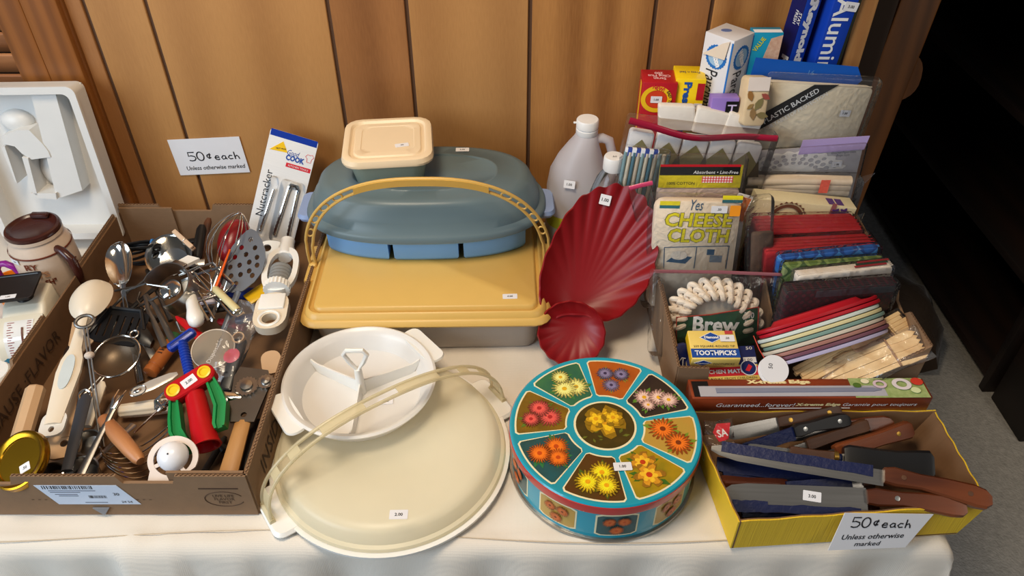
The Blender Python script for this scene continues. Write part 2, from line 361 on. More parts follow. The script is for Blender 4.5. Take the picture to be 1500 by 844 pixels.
# bag and blue box lying on the carpet
bgm = film('floor_bag_film', (74, 60, 48), fac=0.0, milk=0.8, bscale=14, rough=0.6)
q = MB(); rb = random.Random(3)
q.loft([[(0.13*s*math.cos(2*PI*k/18)*(1+0.2*rb.uniform(-1, 1)), 0.17*s*math.sin(2*PI*k/18)*(1+0.2*rb.uniform(-1, 1)), z) for k in range(18)] for s, z in ((0.8, 0), (1, 0.05), (0.85, 0.13), (0.5, 0.19), (0.1, 0.21))])
tag(q.build('plastic_bag', bgm), 'crumpled see-through bag lying on carpet beneath the bookcase', 'bag', M=at(1.15, 1.72, -0.74))
q = MB(); q.box((0, 0, 0.012), (0.07, 0.05, 0.024), 0.003)
tag(q.build('blue_packet', BLUEP), 'small blue packet on the carpet behind the boxes', 'packet', M=at(1.12, 1.50, -0.74, 15))

# ------------------------------------------------------------------ table and cloth
TX0, TX1, TY0, TY1 = -1.42, 0.585, 0.553, 1.285
tb = thing('folding_table', 'long table under the cream cloth', 'table', at(0, 0, -0.74))
TW = mat('table_laminate', (150, 130, 108), 0.5)
MB().box(((TX0+TX1)/2, (TY0+TY1)/2, 0.716), (TX1-TX0-0.01, TY1-TY0-0.01, 0.03), 0.006).build('tabletop', TW, tb)
for x in (TX0+0.12, TX1-0.12):
    for y in (TY0+0.08, TY1-0.08):
        MB().tube([(x, y, 0), (x, y, 0.703)], 0.014, 10).build('leg', DULL, tb)
CLOTH = mat('cream_cloth', (220, 211, 198), 0.9, var=0.04, scale=8, bump=0.12, bscale=500)
nt = CLOTH.node_tree; bsd = nt.nodes['Principled BSDF']
tcn = nt.nodes.new('ShaderNodeTexCoord'); 
wv = [nt.nodes.new('ShaderNodeTexWave') for _ in range(2)]
for w_, d_ in zip(wv, ('X', 'Y')):
    w_.bands_direction = d_; w_.inputs['Scale'].default_value = 150; w_.inputs['Distortion'].default_value = 1.2; nt.links.new(tcn.outputs['Object'], w_.inputs['Vector'])
mxx = nt.nodes.new('ShaderNodeMath'); mxx.operation = 'ADD'; nt.links.new(wv[0].outputs['Fac'], mxx.inputs[0]); nt.links.new(wv[1].outputs['Fac'], mxx.inputs[1])
bpp = nt.nodes.new('ShaderNodeBump'); bpp.inputs['Strength'].default_value = 0.12; bpp.inputs['Distance'].default_value = 0.0012
nt.links.new(mxx.outputs[0], bpp.inputs['Height']); nt.links.new(bpp.outputs[0], bsd.inputs['Normal'])
R_ = 0.018
def drape(t):                     # distance beyond the edge -> (outwards, down)
    if t <= 0: return 0.0, 0.0
    L_ = R_*PI/2
    if t < L_: a = t/R_; return R_*math.sin(a), R_*(1-math.cos(a))
    return R_, R_ + (t-L_)
def cloth(u, v):
    x = TX0 + (TX1-R_-TX0+0.30)*u; yb = TY1+0.01; L_ = TY1-TY0+0.30; t = L_*v
    y = yb - t; bx = TX1-R_-0.001; by = TY0+R_-0.001
    ox, dx = drape(x-bx); oy, dy = drape(by-y)
    X = min(x, bx)+ox; Y = max(y, by)-oy
    if dx > 0 and dy > 0:
        z = -math.hypot(dx, dy); k = min(dx, dy); X += 0.12*k; Y -= 0.12*k
    else: z = -max(dx, dy)
    if dy > 0.004: Y -= min(1, dy*12)*(0.010*math.sin(X*26+1.2)*math.sin(X*9)+0.008+0.006*math.sin(X*61))
    k1 = math.exp(-((X+0.505-0.35*(Y-by))/0.010)**2)+0.8*math.exp(-((X+0.455+0.2*(Y-by))/0.008)**2)+0.5*math.exp(-((X+0.36)/0.016)**2)+0.4*math.exp(-((X-0.1)/0.03)**2)
    fd = math.exp(-max(0.0, y-by)/0.022)
    if dy > 0.004: Y -= 0.010*k1*min(1, dy*20)
    elif y < by+0.06: z += 0.0035*k1*fd
    if dx > 0.004: X += min(1, dx*12)*(0.008*math.sin(Y*34)+0.006)
    if dx <= 0 and dy <= 0:
        f = math.exp(-((y-by)/0.05)**2)
        z += 0.0012*math.sin(X*31+Y*9) * 0.5 + 0.0006*math.sin(X*70-Y*33) - 0.0016
        z += f*0.0012*math.sin(X*55) - f*0.001
    return (X, Y, z)
q = MB(); q.grid(cloth, 190, 92)
cl = q.build('tablecloth', CLOTH, ang=80); tag(cl, 'cream woven tablecloth covering the table and hanging over its front', 'tablecloth')
pts = []
for k in range(121):
    x = TX0+0.1 + (TX1-0.09-TX0)*k/120; y = 0.578 - 0.008 - 0.01*math.sin(x*7+0.6)
    pts.append((x, y, 0.0006))
HEM = mat('hem_thread', (196, 176, 148), 0.9)
MB().tube(pts, 0.0007, 4).build('hem_stitching', HEM, cl)

# ------------------------------------------------------------------ sign on the wall
def fifty(parent, M, sc, two=False):
    S = lambda pts, ox, oy, k=1: [((ox+x*k)*sc, (oy+y*k)*sc) for x, y in pts]
    L5 = [(.75, 1), (.1, 1), (.08, .55), (.35, .62), (.7, .5), (.78, .28), (.6, .05), (.3, 0), (.05, .08)]
    O = [(.35+.36*math.cos(a), .5+.5*math.sin(a)) for a in [PI*.6+2*PI*k/20 for k in range(21)]]
    ce = [(.36+.3*math.cos(a), .35+.28*math.sin(a)) for a in [.7+4.9*k/10 for k in range(11)]]
    bar = [(.3, -.05), (.5, .8)]
    e = [(.05, .28), (.62, .34), (.5, .56), (.25, .58), (.04, .3), (.15, .05), (.45, 0), (.65, .1)]
    a = [(.6, .5), (.3, .56), (.05, .3), (.2, .02), (.5, .1), (.6, .5), (.62, .1), (.75, .02)]
    c = [(.6, .5), (.3, .56), (.04, .28), (.25, .02), (.62, .08)]
    h = [(.1, 1.0), (.12, 0), (.14, .35), (.4, .52), (.55, .3), (.62, 0)]
    ls = [S(L5, 0, 0), S(O, .95, 0), S(ce, 1.95, .2, .75), S(bar, 1.95, .2, .75), S(e, 2.75, .02, .8), S(a, 3.45, .02, .8), S(c, 4.15, .02, .8), S(h, 4.8, 0, .85)]
    strokes(ls, parent, M, 0.065*sc)
TL, TR, BL = Pd(245, 205, WY-0.003), Pd(350, 200, WY-0.003), Pd(258, 257, WY-0.003)
M, w, h = quad(TL, TR, BL); w = 0.138; h = 0.078
sg = thing('price_sign', 'white handwritten price card taped on the panelled wall', 'sign', M)
panel(sg, on(0, h/2, 0), w, h, PAPER, 'card', 0.0008)
fifty(sg, on(-0.041, 0.031, 0.0008), 0.0185)
text('Unless otherwise marked', sg, on(0.006, 0.015, 0.0008), w=0.115, h=0.009, shear=0.15, off=0.008)

# ------------------------------------------------------------------ nutcracker in its blister pack
TL, TR, BL = Pd(397, 187, 1.262), Pd(467, 208, 1.262), Pd(376, 352, 1.186)
M, w, h = quad(TL, TR, BL)
nc = thing('nutcracker_pack', 'tall white blister card holding a silver nutcracker, leaning on wall', 'package', M)
NCW = mat('blister_card', (226, 224, 222), 0.5, var=0.05, stretch=(1, 40, 1), scale=12)
panel(nc, on(0, h/2), w, h, NCW, 'backing_card', 0.0012, 0.005)
panel(nc, on(0, h-0.006, 0.0012), w*0.97, 0.012, BLUEP, 'blue_band', 0.0003)
q = MB(); q.prism([(-0.02, -0.006), (0.013, -0.008), (0.004, 0.012)], 0, 0.0004); o = q.build('yellow_flag', YELP, nc, smooth=False); o.matrix_local = on(-w*0.22, h-0.030, 0.0012, 8)
text('NUT PICK', o, on(0.001, -0.002, 0.0004), w=0.018, m=INK, off=0.02)
text('COOK', nc, on(w*0.12, h-0.044, 0.0012), w=0.034, h=0.011, m=mat('logo_blue', (24, 72, 158), 0.5), off=0.05)
text('Good', nc, on(w*0.06, h-0.034, 0.0012), w=0.022, h=0.010, m=mat('logo_blue', (24, 72, 158), 0.5), shear=0.4)
REDP = mat('red_print', (206, 30, 44), 0.5)
panel(nc, on(w*0.22, h-0.058, 0.0012), w*0.52, 0.008, REDP, 'red_strip', 0.0003); text('KITCHEN TOOLS', nc, on(w*0.22, h-0.058, 0.0015), w=w*0.42, h=0.0035, m=WHITE)
strokes([[(x*0.006+w*0.40, y*0.006+h-0.037) for x, y in [(-.6, -1), (-.7, .1), (-1.3, .6), (-.8, 1.4), (0, 1.3), (.7, 1.6), (1.2, .8), (.7, .2), (.6, -1), (-.6, -1)]]], nc, on(0, 0, 0.0012), 0.0005, REDP, 'chef_hat_outline')
text('Nutcracker', nc, Matrix.Translation((-w*0.34, h*0.44, 0.0012)) @ Matrix.Rotation(PI/2, 4, 'Z'), w=h*0.42, h=0.013, m=INK)
def knurl(bm_, p0, p1, r):
    p0, p1 = V(p0), V(p1); n_ = 26
    bm_.tube([p0.lerp(p1, k/n_) for k in range(n_+1)], [r*(1.18 if k % 2 else 0.86) for k in range(n_+1)], 8)
q = MB(); knurl(q, (-0.014, h*0.50, 0.006), (-0.021, h*0.10, 0.006), 0.0022); q.build('nut_pick', CHROME, nc)
q = MB(); knurl(q, (0.012, h*0.55, 0.006), (0.006, h*0.10, 0.006), 0.0030); knurl(q, (0.028, h*0.55, 0.006), (0.031, h*0.09, 0.006), 0.0030)
q.tube([(0.012, h*0.55, 0.006), (0.015, h*0.58, 0.006), (0.025, h*0.58, 0.006), (0.028, h*0.55, 0.006)], 0.0042, 8); q.build('nutcracker', CHROME, nc)
for bx, bw in ((-0.018, 0.018), (0.018, 0.046)):
    q = MB(); q.stack([(rrect(bw, h*0.56, 0.009, 4), 0), (rrect(bw*0.86, h*0.545, 0.008, 4), 0.015), (rrect(bw*0.7, h*0.53, 0.007, 4), 0.0155)]); o = q.build('blister', film('blister_film', milk=0.02, bump=0.15), nc); o.matrix_local = on(bx, h*0.33, 0.0013)

# ------------------------------------------------------------------ yellow cake carrier
YC = mat('harvest_yellow', (208, 168, 90), 0.38, var=0.03, sss=0.05)
M = at(-0.142, 1.049, 0, 1.0)
cc = thing('cake_carrier', 'rectangular harvest yellow cake carrier with arched handle and grey base', 'cake carrier', M)
W, D = 0.405, 0.286
q = MB(); bw, bd = W-0.030, D-0.030
q.stack([(rrect(bw-0.02, bd-0.02, 0.02), 0.0), (rrect(bw-0.012, bd-0.012, 0.024), 0.002), (rrect(bw, bd, 0.028), 0.068), (rrect(bw-0.006, bd-0.006, 0.025), 0.068), (rrect(bw-0.018, bd-0.018, 0.02), 0.006)], cap=(True, True))
q.build('base', milky('smoky_base', (206, 196, 186), 0.10), cc)
q = MB()
q.stack([(rrect(W-0.02, D-0.02, 0.022), 0.066), (rrect(W, D, 0.026), 0.066), (rrect(W+0.004, D+0.004, 0.027), 0.070), (rrect(W-0.004, D-0.004, 0.026), 0.078),
         (rrect(W-0.012, D-0.012, 0.024), 0.079), (rrect(W-0.020, D-0.020, 0.022), 0.088), (rrect(W-0.026, D-0.026, 0.020), 0.089), (rrect(W-0.030, D-0.030, 0.018), 0.084),
         (rrect(W-0.040, D-0.040, 0.016), 0.083), (rrect(W-0.044, D-0.044, 0.014), 0.090), (rrect(W-0.050, D-0.050, 0.013), 0.092)])
q.build('lid', YC, cc, ang=50)
for sx in (-1, 1):
    q = MB(); q.box((sx*(W/2+0.000), 0.012, 0.0755), (0.022, 0.10, 0.012), 0.004); q.build('handle_lug', YC, cc)
# arched handle: two rails, rings between them and a solid grip
hm = Matrix.Translation((0, 0.004, 0.082)) @ Matrix.Rotation(math.radians(12), 4, 'X')
def arc(t, off=0.0, A=0.203, B=0.197):
    a = PI*(1-t); c_, s_ = math.cos(a), math.sin(a)
    return V(((A+off)*math.copysign(abs(c_)**0.8, c_), 0, (B+off)*abs(s_)**0.86))
q = MB(); q.T = hm
for off in (0.0058, -0.0058):
    q.tube([arc(0.0+k/60, off if 4 < k < 56 else off*0.8) for k in range(61)], 0.0026, 8, flat=1.0)
for sx in (-1, 1): q.box((sx*0.203, 0, -0.004), (0.014, 0.016, 0.022), 0.004)
hd = q.build('handle', YC, cc)
q = MB(); q.T = hm; g = [arc(0.355+0.29*k/16) for k in range(17)]
q.loft([[tuple(p + V((0, dy, dz))) for dy, dz in ((-0.0035, -0.0068), (0.0035, -0.0068), (0.0035, 0.0068), (-0.0035, 0.0068))] for p in g]); q.build('grip', mat('grip_yellow', (212, 166, 78), 0.4), hd)
for t in (0.12, 0.18, 0.24, 0.30, 0.70, 0.76, 0.82, 0.88):
    p = arc(t); d_ = (arc(t+0.01)-arc(t-0.01)).normalized(); n_ = V((0, 1, 0)).cross(d_)
    q = MB(); q.T = hm; q.tube([p + d_*0.009*math.cos(2*PI*k/14) + n_*0.0054*math.sin(2*PI*k/14) for k in range(14)], 0.0016, 6, closed=True); q.build('ring', YC, hd)
sticker(cc, fr((0.137, -0.098, 0.092), (1, 0.02, 0), (0, 1, 0)), '4.00', 0.024, 0.012)

# ------------------------------------------------------------------ blue compartment tray with smoky lid
CB = mat('cornflower_blue', (110, 168, 226), 0.4, var=0.03)
LIDB = milky('smoky_blue_lid', (130, 148, 150), 0.20, 0.32)
tx, ty = -0.150, 1.143
tray = thing('serving_tray', 'oval blue compartment tray under a smoky blue domed lid', 'serving tray', at(tx, ty, 0.0925, 1.5))
A_, B_ = 0.200, 0.112
def seg(x0, x1, a, b_, z, ins):
    pts = []
    xs = [x0+ins+(x1-x0-2*ins)*k/14 for k in range(15)]
    top = [(x, (b_-ins)*max(0.0, 1-abs(x/a)**2.6)**(1/2.2)) for x in xs]
    return top + [(x, -y) for x, y in reversed(top)]
for x0, x1 in ((-0.172, -0.063), (-0.054, 0.056), (0.065, 0.172)):
    q = MB(); q.stack([(seg(x0, x1, A_, 0.095, 0, 0.006), 0.0), (seg(x0, x1, A_, 0.097, 0, 0.0025), 0.002), (seg(x0, x1, A_, 0.100, 0, 0.0), 0.010), (seg(x0, x1, A_, 0.105, 0, 0.0), 0.049)]); q.build('compartment', CB, tray)
q = MB(); S = lambda k, z: (ell(A_*k[0], B_*k[1], 72, 2.5), z+0.009)
q.stack([S((0.94, 0.92), 0.038), S((1.02, 1.03), 0.040), S((1.04, 1.05), 0.043), S((1.0, 1.0), 0.046), S((0.9, 0.88), 0.044)]); q.build('rim', CB, tray)
for sx in (-1, 1):
    q = MB(); q.stack([(rrect(0.034, 0.075, 0.014, 4, sx*0.206, 0), 0.045), (rrect(0.038, 0.08, 0.016, 4, sx*0.207, 0), 0.051), (rrect(0.034, 0.075, 0.014, 4, sx*0.206, 0), 0.058)]); q.build('handle_tab', mat('lavender_blue', (136, 156, 196), 0.4), tray)
q = MB()
Z = lambda z: 0.042+(z-0.042)*1.55
q.stack([S(k, Z(z)) for k, z in (((1.0, 1.0), 0.042), ((1.045, 1.06), 0.043), ((1.05, 1.065), 0.047), ((1.035, 1.045), 0.051), ((0.99, 0.98), 0.053), ((0.975, 0.96), 0.064), ((0.955, 0.93), 0.067),
         ((0.91, 0.87), 0.080), ((0.87, 0.82), 0.0845), ((0.82, 0.75), 0.086), ((0.64, 0.54), 0.0862), ((0.63, 0.53), 0.0875), ((0.61, 0.51), 0.0875), ((0.60, 0.50), 0.0858), ((0.3, 0.3), 0.0858))])
lid = q.build('lid', LIDB, tray, ang=60)
sticker(lid, fr((0.063, 0.072, 0.1208), (1, 0, 0), (0, 1, 0.02)), '5.00', 0.024, 0.012)
# ------------------------------------------------------------------ small food container on the lid
fc = thing('food_container', 'small clear food container with cream lid, on the blue tray', 'food container', at(-0.209, 1.152, 0.2128, 6) @ Matrix.Scale(1.08, 4))
q = MB(); q.stack([(rrect(0.098, 0.098, 0.018), 0), (rrect(0.104, 0.104, 0.02), 0.003), (rrect(0.118, 0.118, 0.022), 0.038), (rrect(0.126, 0.126, 0.024), 0.040), (rrect(0.126, 0.126, 0.024), 0.045), (rrect(0.114, 0.114, 0.022), 0.044), (rrect(0.100, 0.100, 0.018), 0.004)])
q.build('tub', milky('frosted_tub', (190, 200, 184), 0.35, 0.25), fc)
CREAM = mat('cream_lid', (228, 206, 172), 0.38, var=0.02, sss=0.05)
q = MB(); q.stack([(rrect(0.122, 0.122, 0.022), 0.043), (rrect(0.138, 0.138, 0.026), 0.043), (rrect(0.140, 0.140, 0.027), 0.047), (rrect(0.136, 0.136, 0.026), 0.054), (rrect(0.126, 0.126, 0.022), 0.0555), (rrect(0.118, 0.118, 0.02), 0.055), (rrect(0.112, 0.112, 0.018), 0.0515), (rrect(0.104, 0.104, 0.016), 0.0515), (rrect(0.100, 0.100, 0.016), 0.054), (rrect(0.082, 0.082, 0.014), 0.0545), (rrect(0.080, 0.080, 0.014), 0.0538), (rrect(0.070, 0.070, 0.012), 0.0538)])
q.build('lid', CREAM, fc, ang=30)
sticker(fc, fr((0.022, -0.022, 0.054), (1, 0.15, 0), (-0.15, 1, 0)), '.50', 0.021, 0.010)

# ------------------------------------------------------------------ round cake carrier: white base, translucent cover, handle
HAZE = milky('almond_haze', (246, 238, 212), 0.30, 0.35)
rc = thing('pie_carrier', 'large round white cake carrier with almond translucent cover and handle', 'cake carrier', at(-0.176, 0.706, 0, 35))
RR = 0.169
q = MB(); q.lathe([(RR-0.03, 0.0), (RR-0.004, 0.0), (RR+0.003, 0.004), (RR+0.004, 0.010), (RR-0.004, 0.011), (RR-0.012, 0.006), (0.02, 0.006)], 96)
q.build('base_plate', WHITEP, rc)
for sx in (-1, 1):
    q = MB(); q.stack([(rrect(0.038, 0.085, 0.012, 4, sx*(RR+0.004), 0), 0.001), (rrect(0.041, 0.09, 0.014, 4, sx*(RR+0.004), 0), 0.007), (rrect(0.035, 0.082, 0.012, 4, sx*(RR+0.003), 0), 0.011)]); q.build('base_tab', WHITEP, rc)
q = MB(); q.lathe([(RR-0.006, 0.010), (RR-0.002, 0.012), (RR-0.004, 0.016), (RR-0.009, 0.018), (RR-0.014, 0.034), (RR-0.020, 0.039), (RR-0.03, 0.0405), (0.075, 0.0405), (0.072, 0.0395), (0.001, 0.0395)], 96, cap=(False, True))
cov = q.build('cover', HAZE, rc)
HZ2 = milky('handle_haze', (234, 224, 192), 0.40, 0.3)
q = MB(); hm = Matrix.Translation((0, 0, 0.012)) @ Matrix.Rotation(math.radians(-4), 4, 'X')
q.T = hm
def arc2(t, dy=0):
    a = PI*(1-t); c_, s_ = math.cos(a), math.sin(a)
    return V((0.187*math.copysign(abs(c_)**0.85, c_), dy, 0.104*abs(s_)**0.85))
for dy in (-0.0085, 0.0085): q.tube([arc2(k/60, dy*(1+0.9*abs(1-2*k/60)**4)) for k in range(61)], 0.0026, 8)
for t in (0.0, 1.0):
    p = arc2(t); q.tube([p+V((0, -0.019, 0)), p+V((0, 0.019, 0))], 0.0045, 8)
h2 = q.build('handle', HZ2, rc)
for t0, t1 in ((0.36, 0.47), (0.53, 0.64), (0.02, 0.10), (0.90, 0.98), (0.16, 0.20), (0.25, 0.29), (0.71, 0.75), (0.80, 0.84)):
    q = MB(); q.T = hm; q.loft([[tuple(arc2(t0+(t1-t0)*k/6, y) + V((0, 0, dz))) for y, dz in ((-0.008, -0.001), (0.008, -0.001), (0.008, 0.001), (-0.008, 0.001))] for k in range(7)]); q.build('handle_web', HZ2, h2)
p = P(584, 754, 0.0405); sticker(rc, rc.matrix_world.inverted() @ fr(p, (1, 0.02, 0), (0, 1, 0)), '2.00', 0.024, 0.014)

# ------------------------------------------------------------------ white divided dish
dd = thing('divided_dish', 'white round three-section relish dish with centre handle', 'divided dish', at(-0.226, 0.786, 0.0415, -30))
q = MB(); q.lathe([(0.086, 0.0), (0.092, 0.002), (0.104, 0.026), (0.112, 0.030), (0.1135, 0.034), (0.110, 0.036), (0.103, 0.033), (0.098, 0.026), (0.088, 0.006), (0.080, 0.004), (0.001, 0.004)], 80)
q.build('dish', milky('dish_white', (248, 246, 243), 0.05, 0.25), dd)
for a in (90, 210, 330):
    t = math.radians(a+30-60); c_, s_ = math.cos(t), math.sin(t); n_ = V((-s_, c_, 0))*0.0016
    q = MB(); q.loft([[tuple(V((c_*r, s_*r, z))+n_*k) for k, z in ((-1.3, zb), (1.3, zb), (0.7, zt), (-0.7, zt))] for r, zt, zb in ((0.004, 0.028, 0.004), (0.05, 0.024, 0.004), (0.085, 0.022, 0.0045), (0.096, 0.026, 0.022))]); q.build('divider', WHITEP, dd)
q = MB(); rot = Matrix.Rotation(math.radians(30), 4, 'Z'); q.T = rot
q.tube([(0, 0, 0.004), (0, 0, 0.055)], [0.0075, 0.0055], 10)
q.tube([(0, 0, 0.052), (-0.010, 0, 0.068), (-0.017, 0, 0.084), (-0.012, 0, 0.092), (0.012, 0, 0.092), (0.017, 0, 0.084), (0.010, 0, 0.068)], 0.0036, 8, closed=True)
q.build('centre_handle', WHITEP, dd)
for a in (245, 70):
    t = math.radians(a+0); q = MB(); q.T = Matrix.Rotation(t, 4, 'Z')
    q.stack([(rrect(0.026, 0.075, 0.012, 4, 0.112, 0), 0.024), (rrect(0.032, 0.085, 0.013, 4, 0.114, 0), 0.030), (rrect(0.03, 0.082, 0.012, 4, 0.114, 0), 0.033)]); q.build('side_tab', WHITEP, dd)
p = P(565, 588, 0.046); sticker(dd, dd.matrix_world.inverted() @ fr(p, (1, 0.1, 0), (-0.1, 1, 0)), '3.00', 0.022, 0.012)

# ------------------------------------------------------------------ flower tin
TEAL = mat('tin_teal', (22, 150, 172), 0.28, var=0.03, coat=0.4); TRED = mat('tin_red', (186, 32, 30), 0.3, coat=0.4); TCREAM = mat('tin_cream', (232, 220, 178), 0.3, coat=0.3)
tn = thing('biscuit_tin', 'round teal biscuit tin printed with flower pictures', 'tin', at(0.129, 0.694, 0, 0))
TR_ = 0.132; TH = 0.078
q = MB(); q.lathe([(TR_-0.006, 0.0), (TR_-0.001, 0.0), (TR_, 0.003), (TR_-0.003, 0.006), (TR_-0.003, TH-0.012), (0.01, TH-0.012)], 96); body = q.build('tin_body', TEAL, tn)
q = MB(); q.lathe([(TR_-0.004, 0.001), (TR_+0.0012, 0.001), (TR_+0.0016, 0.003), (TR_+0.0008, 0.0055), (TR_-0.004, 0.006)], 96); q.build('bottom_rim', STEEL, body)
q = MB(); q.lathe([(TR_-0.002, TH-0.015), (TR_+0.001, TH-0.015), (TR_+0.0015, TH-0.013), (TR_+0.0012, TH-0.001), (TR_-0.002, TH+0.001)], 96); lidb = q.build('lid_band', TRED, tn)
q = MB(); q.lathe([(TR_-0.002, TH-0.002), (TR_+0.0006, TH), (TR_-0.001, TH+0.0022), (TR_-0.004, TH+0.0025), (TR_-0.007, TH+0.0012), (0.001, TH+0.0012)], 96); tl = q.build('lid_top', TEAL, tn)
ZT = TH+0.0012
def sector(r0, r1, a0, a1, rc_=0.004, n=12):
    ins = lambda r: rc_/r
    outer = [(r1*math.cos(a), r1*math.sin(a)) for a in [a0+ins(r1) + (a1-a0-2*ins(r1))*k/n for k in range(n+1)]]
    inner = [(r0*math.cos(a), r0*math.sin(a)) for a in [a1-ins(r0) - (a1-a0-2*ins(r0))*k/n for k in range(n+1)]]
    c1 = ((r1-rc_)*math.cos(a1), (r1-rc_)*math.sin(a1)); c0 = ((r1-rc_)*math.cos(a0), (r1-rc_)*math.sin(a0))
    d1 = ((r0+rc_)*math.cos(a1), (r0+rc_)*math.sin(a1)); d0 = ((r0+rc_)*math.cos(a0), (r0+rc_)*math.sin(a0))
    return [c0]+outer+[c1, d1]+inner+[d0]
def petals(bm_, cx, cy, r, n, rr, z, inner=0.3, jit=0.12):
    pts = []; ph = rr.uniform(0, 6)
    for k in range(n*4):
        a = ph + 2*PI*k/(n*4); q_ = k % 4
        rad = r*(inner if q_ == 0 else (0.92 if q_ in (1, 3) else 1.0))*(1+jit*rr.uniform(-1, 1)*(q_ != 0))
        pts.append((cx+rad*math.cos(a), cy+rad*math.sin(a)))
    bm_.prism(pts, z, z+0.00012)
def flowers(parent, M, spots, col, colc, n=14, layers=4, seed=1):
    rr = random.Random(seed); ms = [mat(f'petal_{col}_{i}', tuple(min(255, int(c*(0.60+0.25*i))) for c in col), 0.35, var=0.3, scale=260, coat=0.3) for i in range(3)]
    for i in range(layers):
        b_ = MB()
        for j_, (cx, cy, r) in enumerate(spots): petals(b_, cx, cy, r*(1-0.21*i), n, rr, 0.0002+0.00014*i+0.0006*j_, 0.55)
        o = b_.build('flower', ms[min(i, 2)], parent, smooth=False); o.matrix_local = M
    b_ = MB()
    for j_, (cx, cy, r) in enumerate(spots): b_.prism([(cx+r*0.2*x, cy+r*0.2*y) for x, y in ell(1, 1, 10)], 0.0002+0.00014*layers+0.0006*j_, 0.0003+0.00014*layers+0.0006*j_)
    o = b_.build('flower_centre', mat(f'centre_{colc}', colc, 0.4, var=0.25, scale=300), parent, smooth=False); o.matrix_local = M
def leafy(parent, M, spots, col, seed):
    rr = random.Random(seed); b_ = MB(); zz = 0.0
    for cx, cy, r in spots:
        for q_ in range(5):
            a = rr.uniform(0, 2*PI); l_ = r*rr.uniform(0.5, 0.95); w_ = l_*0.22; d_ = V((math.cos(a), math.sin(a))); n_ = V((-d_.y, d_.x)); c_ = V((cx, cy))+d_*r*0.5
            b_.prism([tuple(c_), tuple(c_+d_*l_*.5+n_*w_), tuple(c_+d_*l_), tuple(c_+d_*l_*.5-n_*w_)], 0.0001+zz, 0.00013+zz); zz += 0.000012
    o = b_.build('leaf_print', mat(f'leafprint_{col}', col, 0.4, var=0.3, scale=200), parent, smooth=False); o.matrix_local = M
# (bg1, bg2, petal, centre, petals per flower, flower spots as (radius fraction, angle fraction, size))
ORNG, YEL = (240, 120, 20), (246, 206, 40)
cells = [ # counter-clockwise from the right-hand picture
 ((170, 150, 60), (196, 140, 60), (232, 110, 30), (120, 50, 10), 18, [(.35, .72, .022), (.72, .30, .021)], (120, 140, 40)),
 ((34, 22, 30), (60, 50, 36), (236, 186, 170), (230, 170, 30), 16, [(.35, .72, .017), (.62, .45, .018), (.78, .25, .016), (.25, .35, .012)], (90, 130, 40)),
 ((150, 64, 20), (190, 100, 30), (128, 118, 150), (60, 50, 80), 20, [(.30, .5, .014), (.66, .72, .014), (.70, .28, .014)], (150, 120, 40)),
 ((24, 84, 74), (60, 120, 70), (250, 238, 130), (220, 170, 30), 18, [(.36, .30, .020), (.45, .68, .020), (.80, .5, .015)], (60, 120, 60)),
 ((150, 110, 20), (60, 50, 20), (214, 84, 76), (170, 40, 40), 22, [(.32, .55, .019), (.62, .3, .018), (.75, .72, .015)], (90, 110, 30)),
 ((10, 90, 100), (30, 60, 50), (238, 110, 26), (190, 70, 10), 26, [(.35, .35, .019), (.50, .72, .017), (.78, .35, .018)], (40, 110, 60)),
 ((96, 44, 14), (60, 60, 20), (250, 206, 30), (230, 160, 10), 20, [(.38, .62, .019), (.70, .30, .019), (.72, .75, .018)], (70, 90, 20)),
 ((80, 100, 20), (200, 150, 20), (248, 170, 40), (190, 60, 16), 6, [(.32, .55, .021), (.66, .42, .023)], (60, 100, 24)),
]
for k, (b1, b2, pc, ccn, npt, sp_, lf) in enumerate(cells):
    a0 = math.radians(-12+k*45-19.2); a1 = math.radians(-12+k*45+19.2)
    q = MB(); q.prism(sector(0.053, 0.1255, a0-0.012, a1+0.012), ZT, ZT+0.0003); fr_ = q.build('picture_border', TCREAM, tl, smooth=False)
    q = MB(); q.prism(sector(0.0555, 0.123, a0+0.004, a1-0.004, 0.003), ZT+0.0003, ZT+0.0006)
    pic = q.build('flower_picture', mat(f'tin_picture_{k}', b1, 0.3, col2=b2, scale=40, coat=0.4), tl, smooth=False)
    spots = []
    for rf, af, r in sp_:
        R0 = 0.058+0.060*rf; a = a0+(a1-a0)*(0.1+0.8*af); spots.append((R0*math.cos(a), R0*math.sin(a), r*0.93))
    leafy(tl, on(0, 0, ZT+0.0006), spots, lf, 40+k)
    flowers(tl, on(0, 0, ZT+0.0007), spots, pc, ccn, npt, 4, k)
q = MB(); q.prism(ell(0.0435, 0.0435, 48), ZT, ZT+0.0003); q.build('picture_border', TCREAM, tl, smooth=False)
q = MB(); q.prism(ell(0.0405, 0.0405, 48), ZT+0.0003, ZT+0.0006); q.build('flower_picture', mat('tin_picture_rose', (40, 40, 14), 0.3, col2=(84, 64, 20), scale=60, coat=0.4), tl, smooth=False)
leafy(tl, on(0, 0, ZT+0.0006), [(-0.02, -0.018, 0.012), (0.016, -0.02, 0.012), (0.0, -0.024, 0.01)], (96, 100, 30), 77)
flowers(tl, on(0, 0, ZT+0.0007), [(0.0, 0.006, 0.030), (-0.012, 0.010, 0.017), (0.012, 0.012, 0.016)], (232, 176, 30), (216, 150, 20), 5, 3, 91)
sticker(tl, fr((0.0165, -0.071, ZT+0.0018), (1, 0.06, 0), (-0.06, 1, 0)), '1.00', 0.024, 0.013)
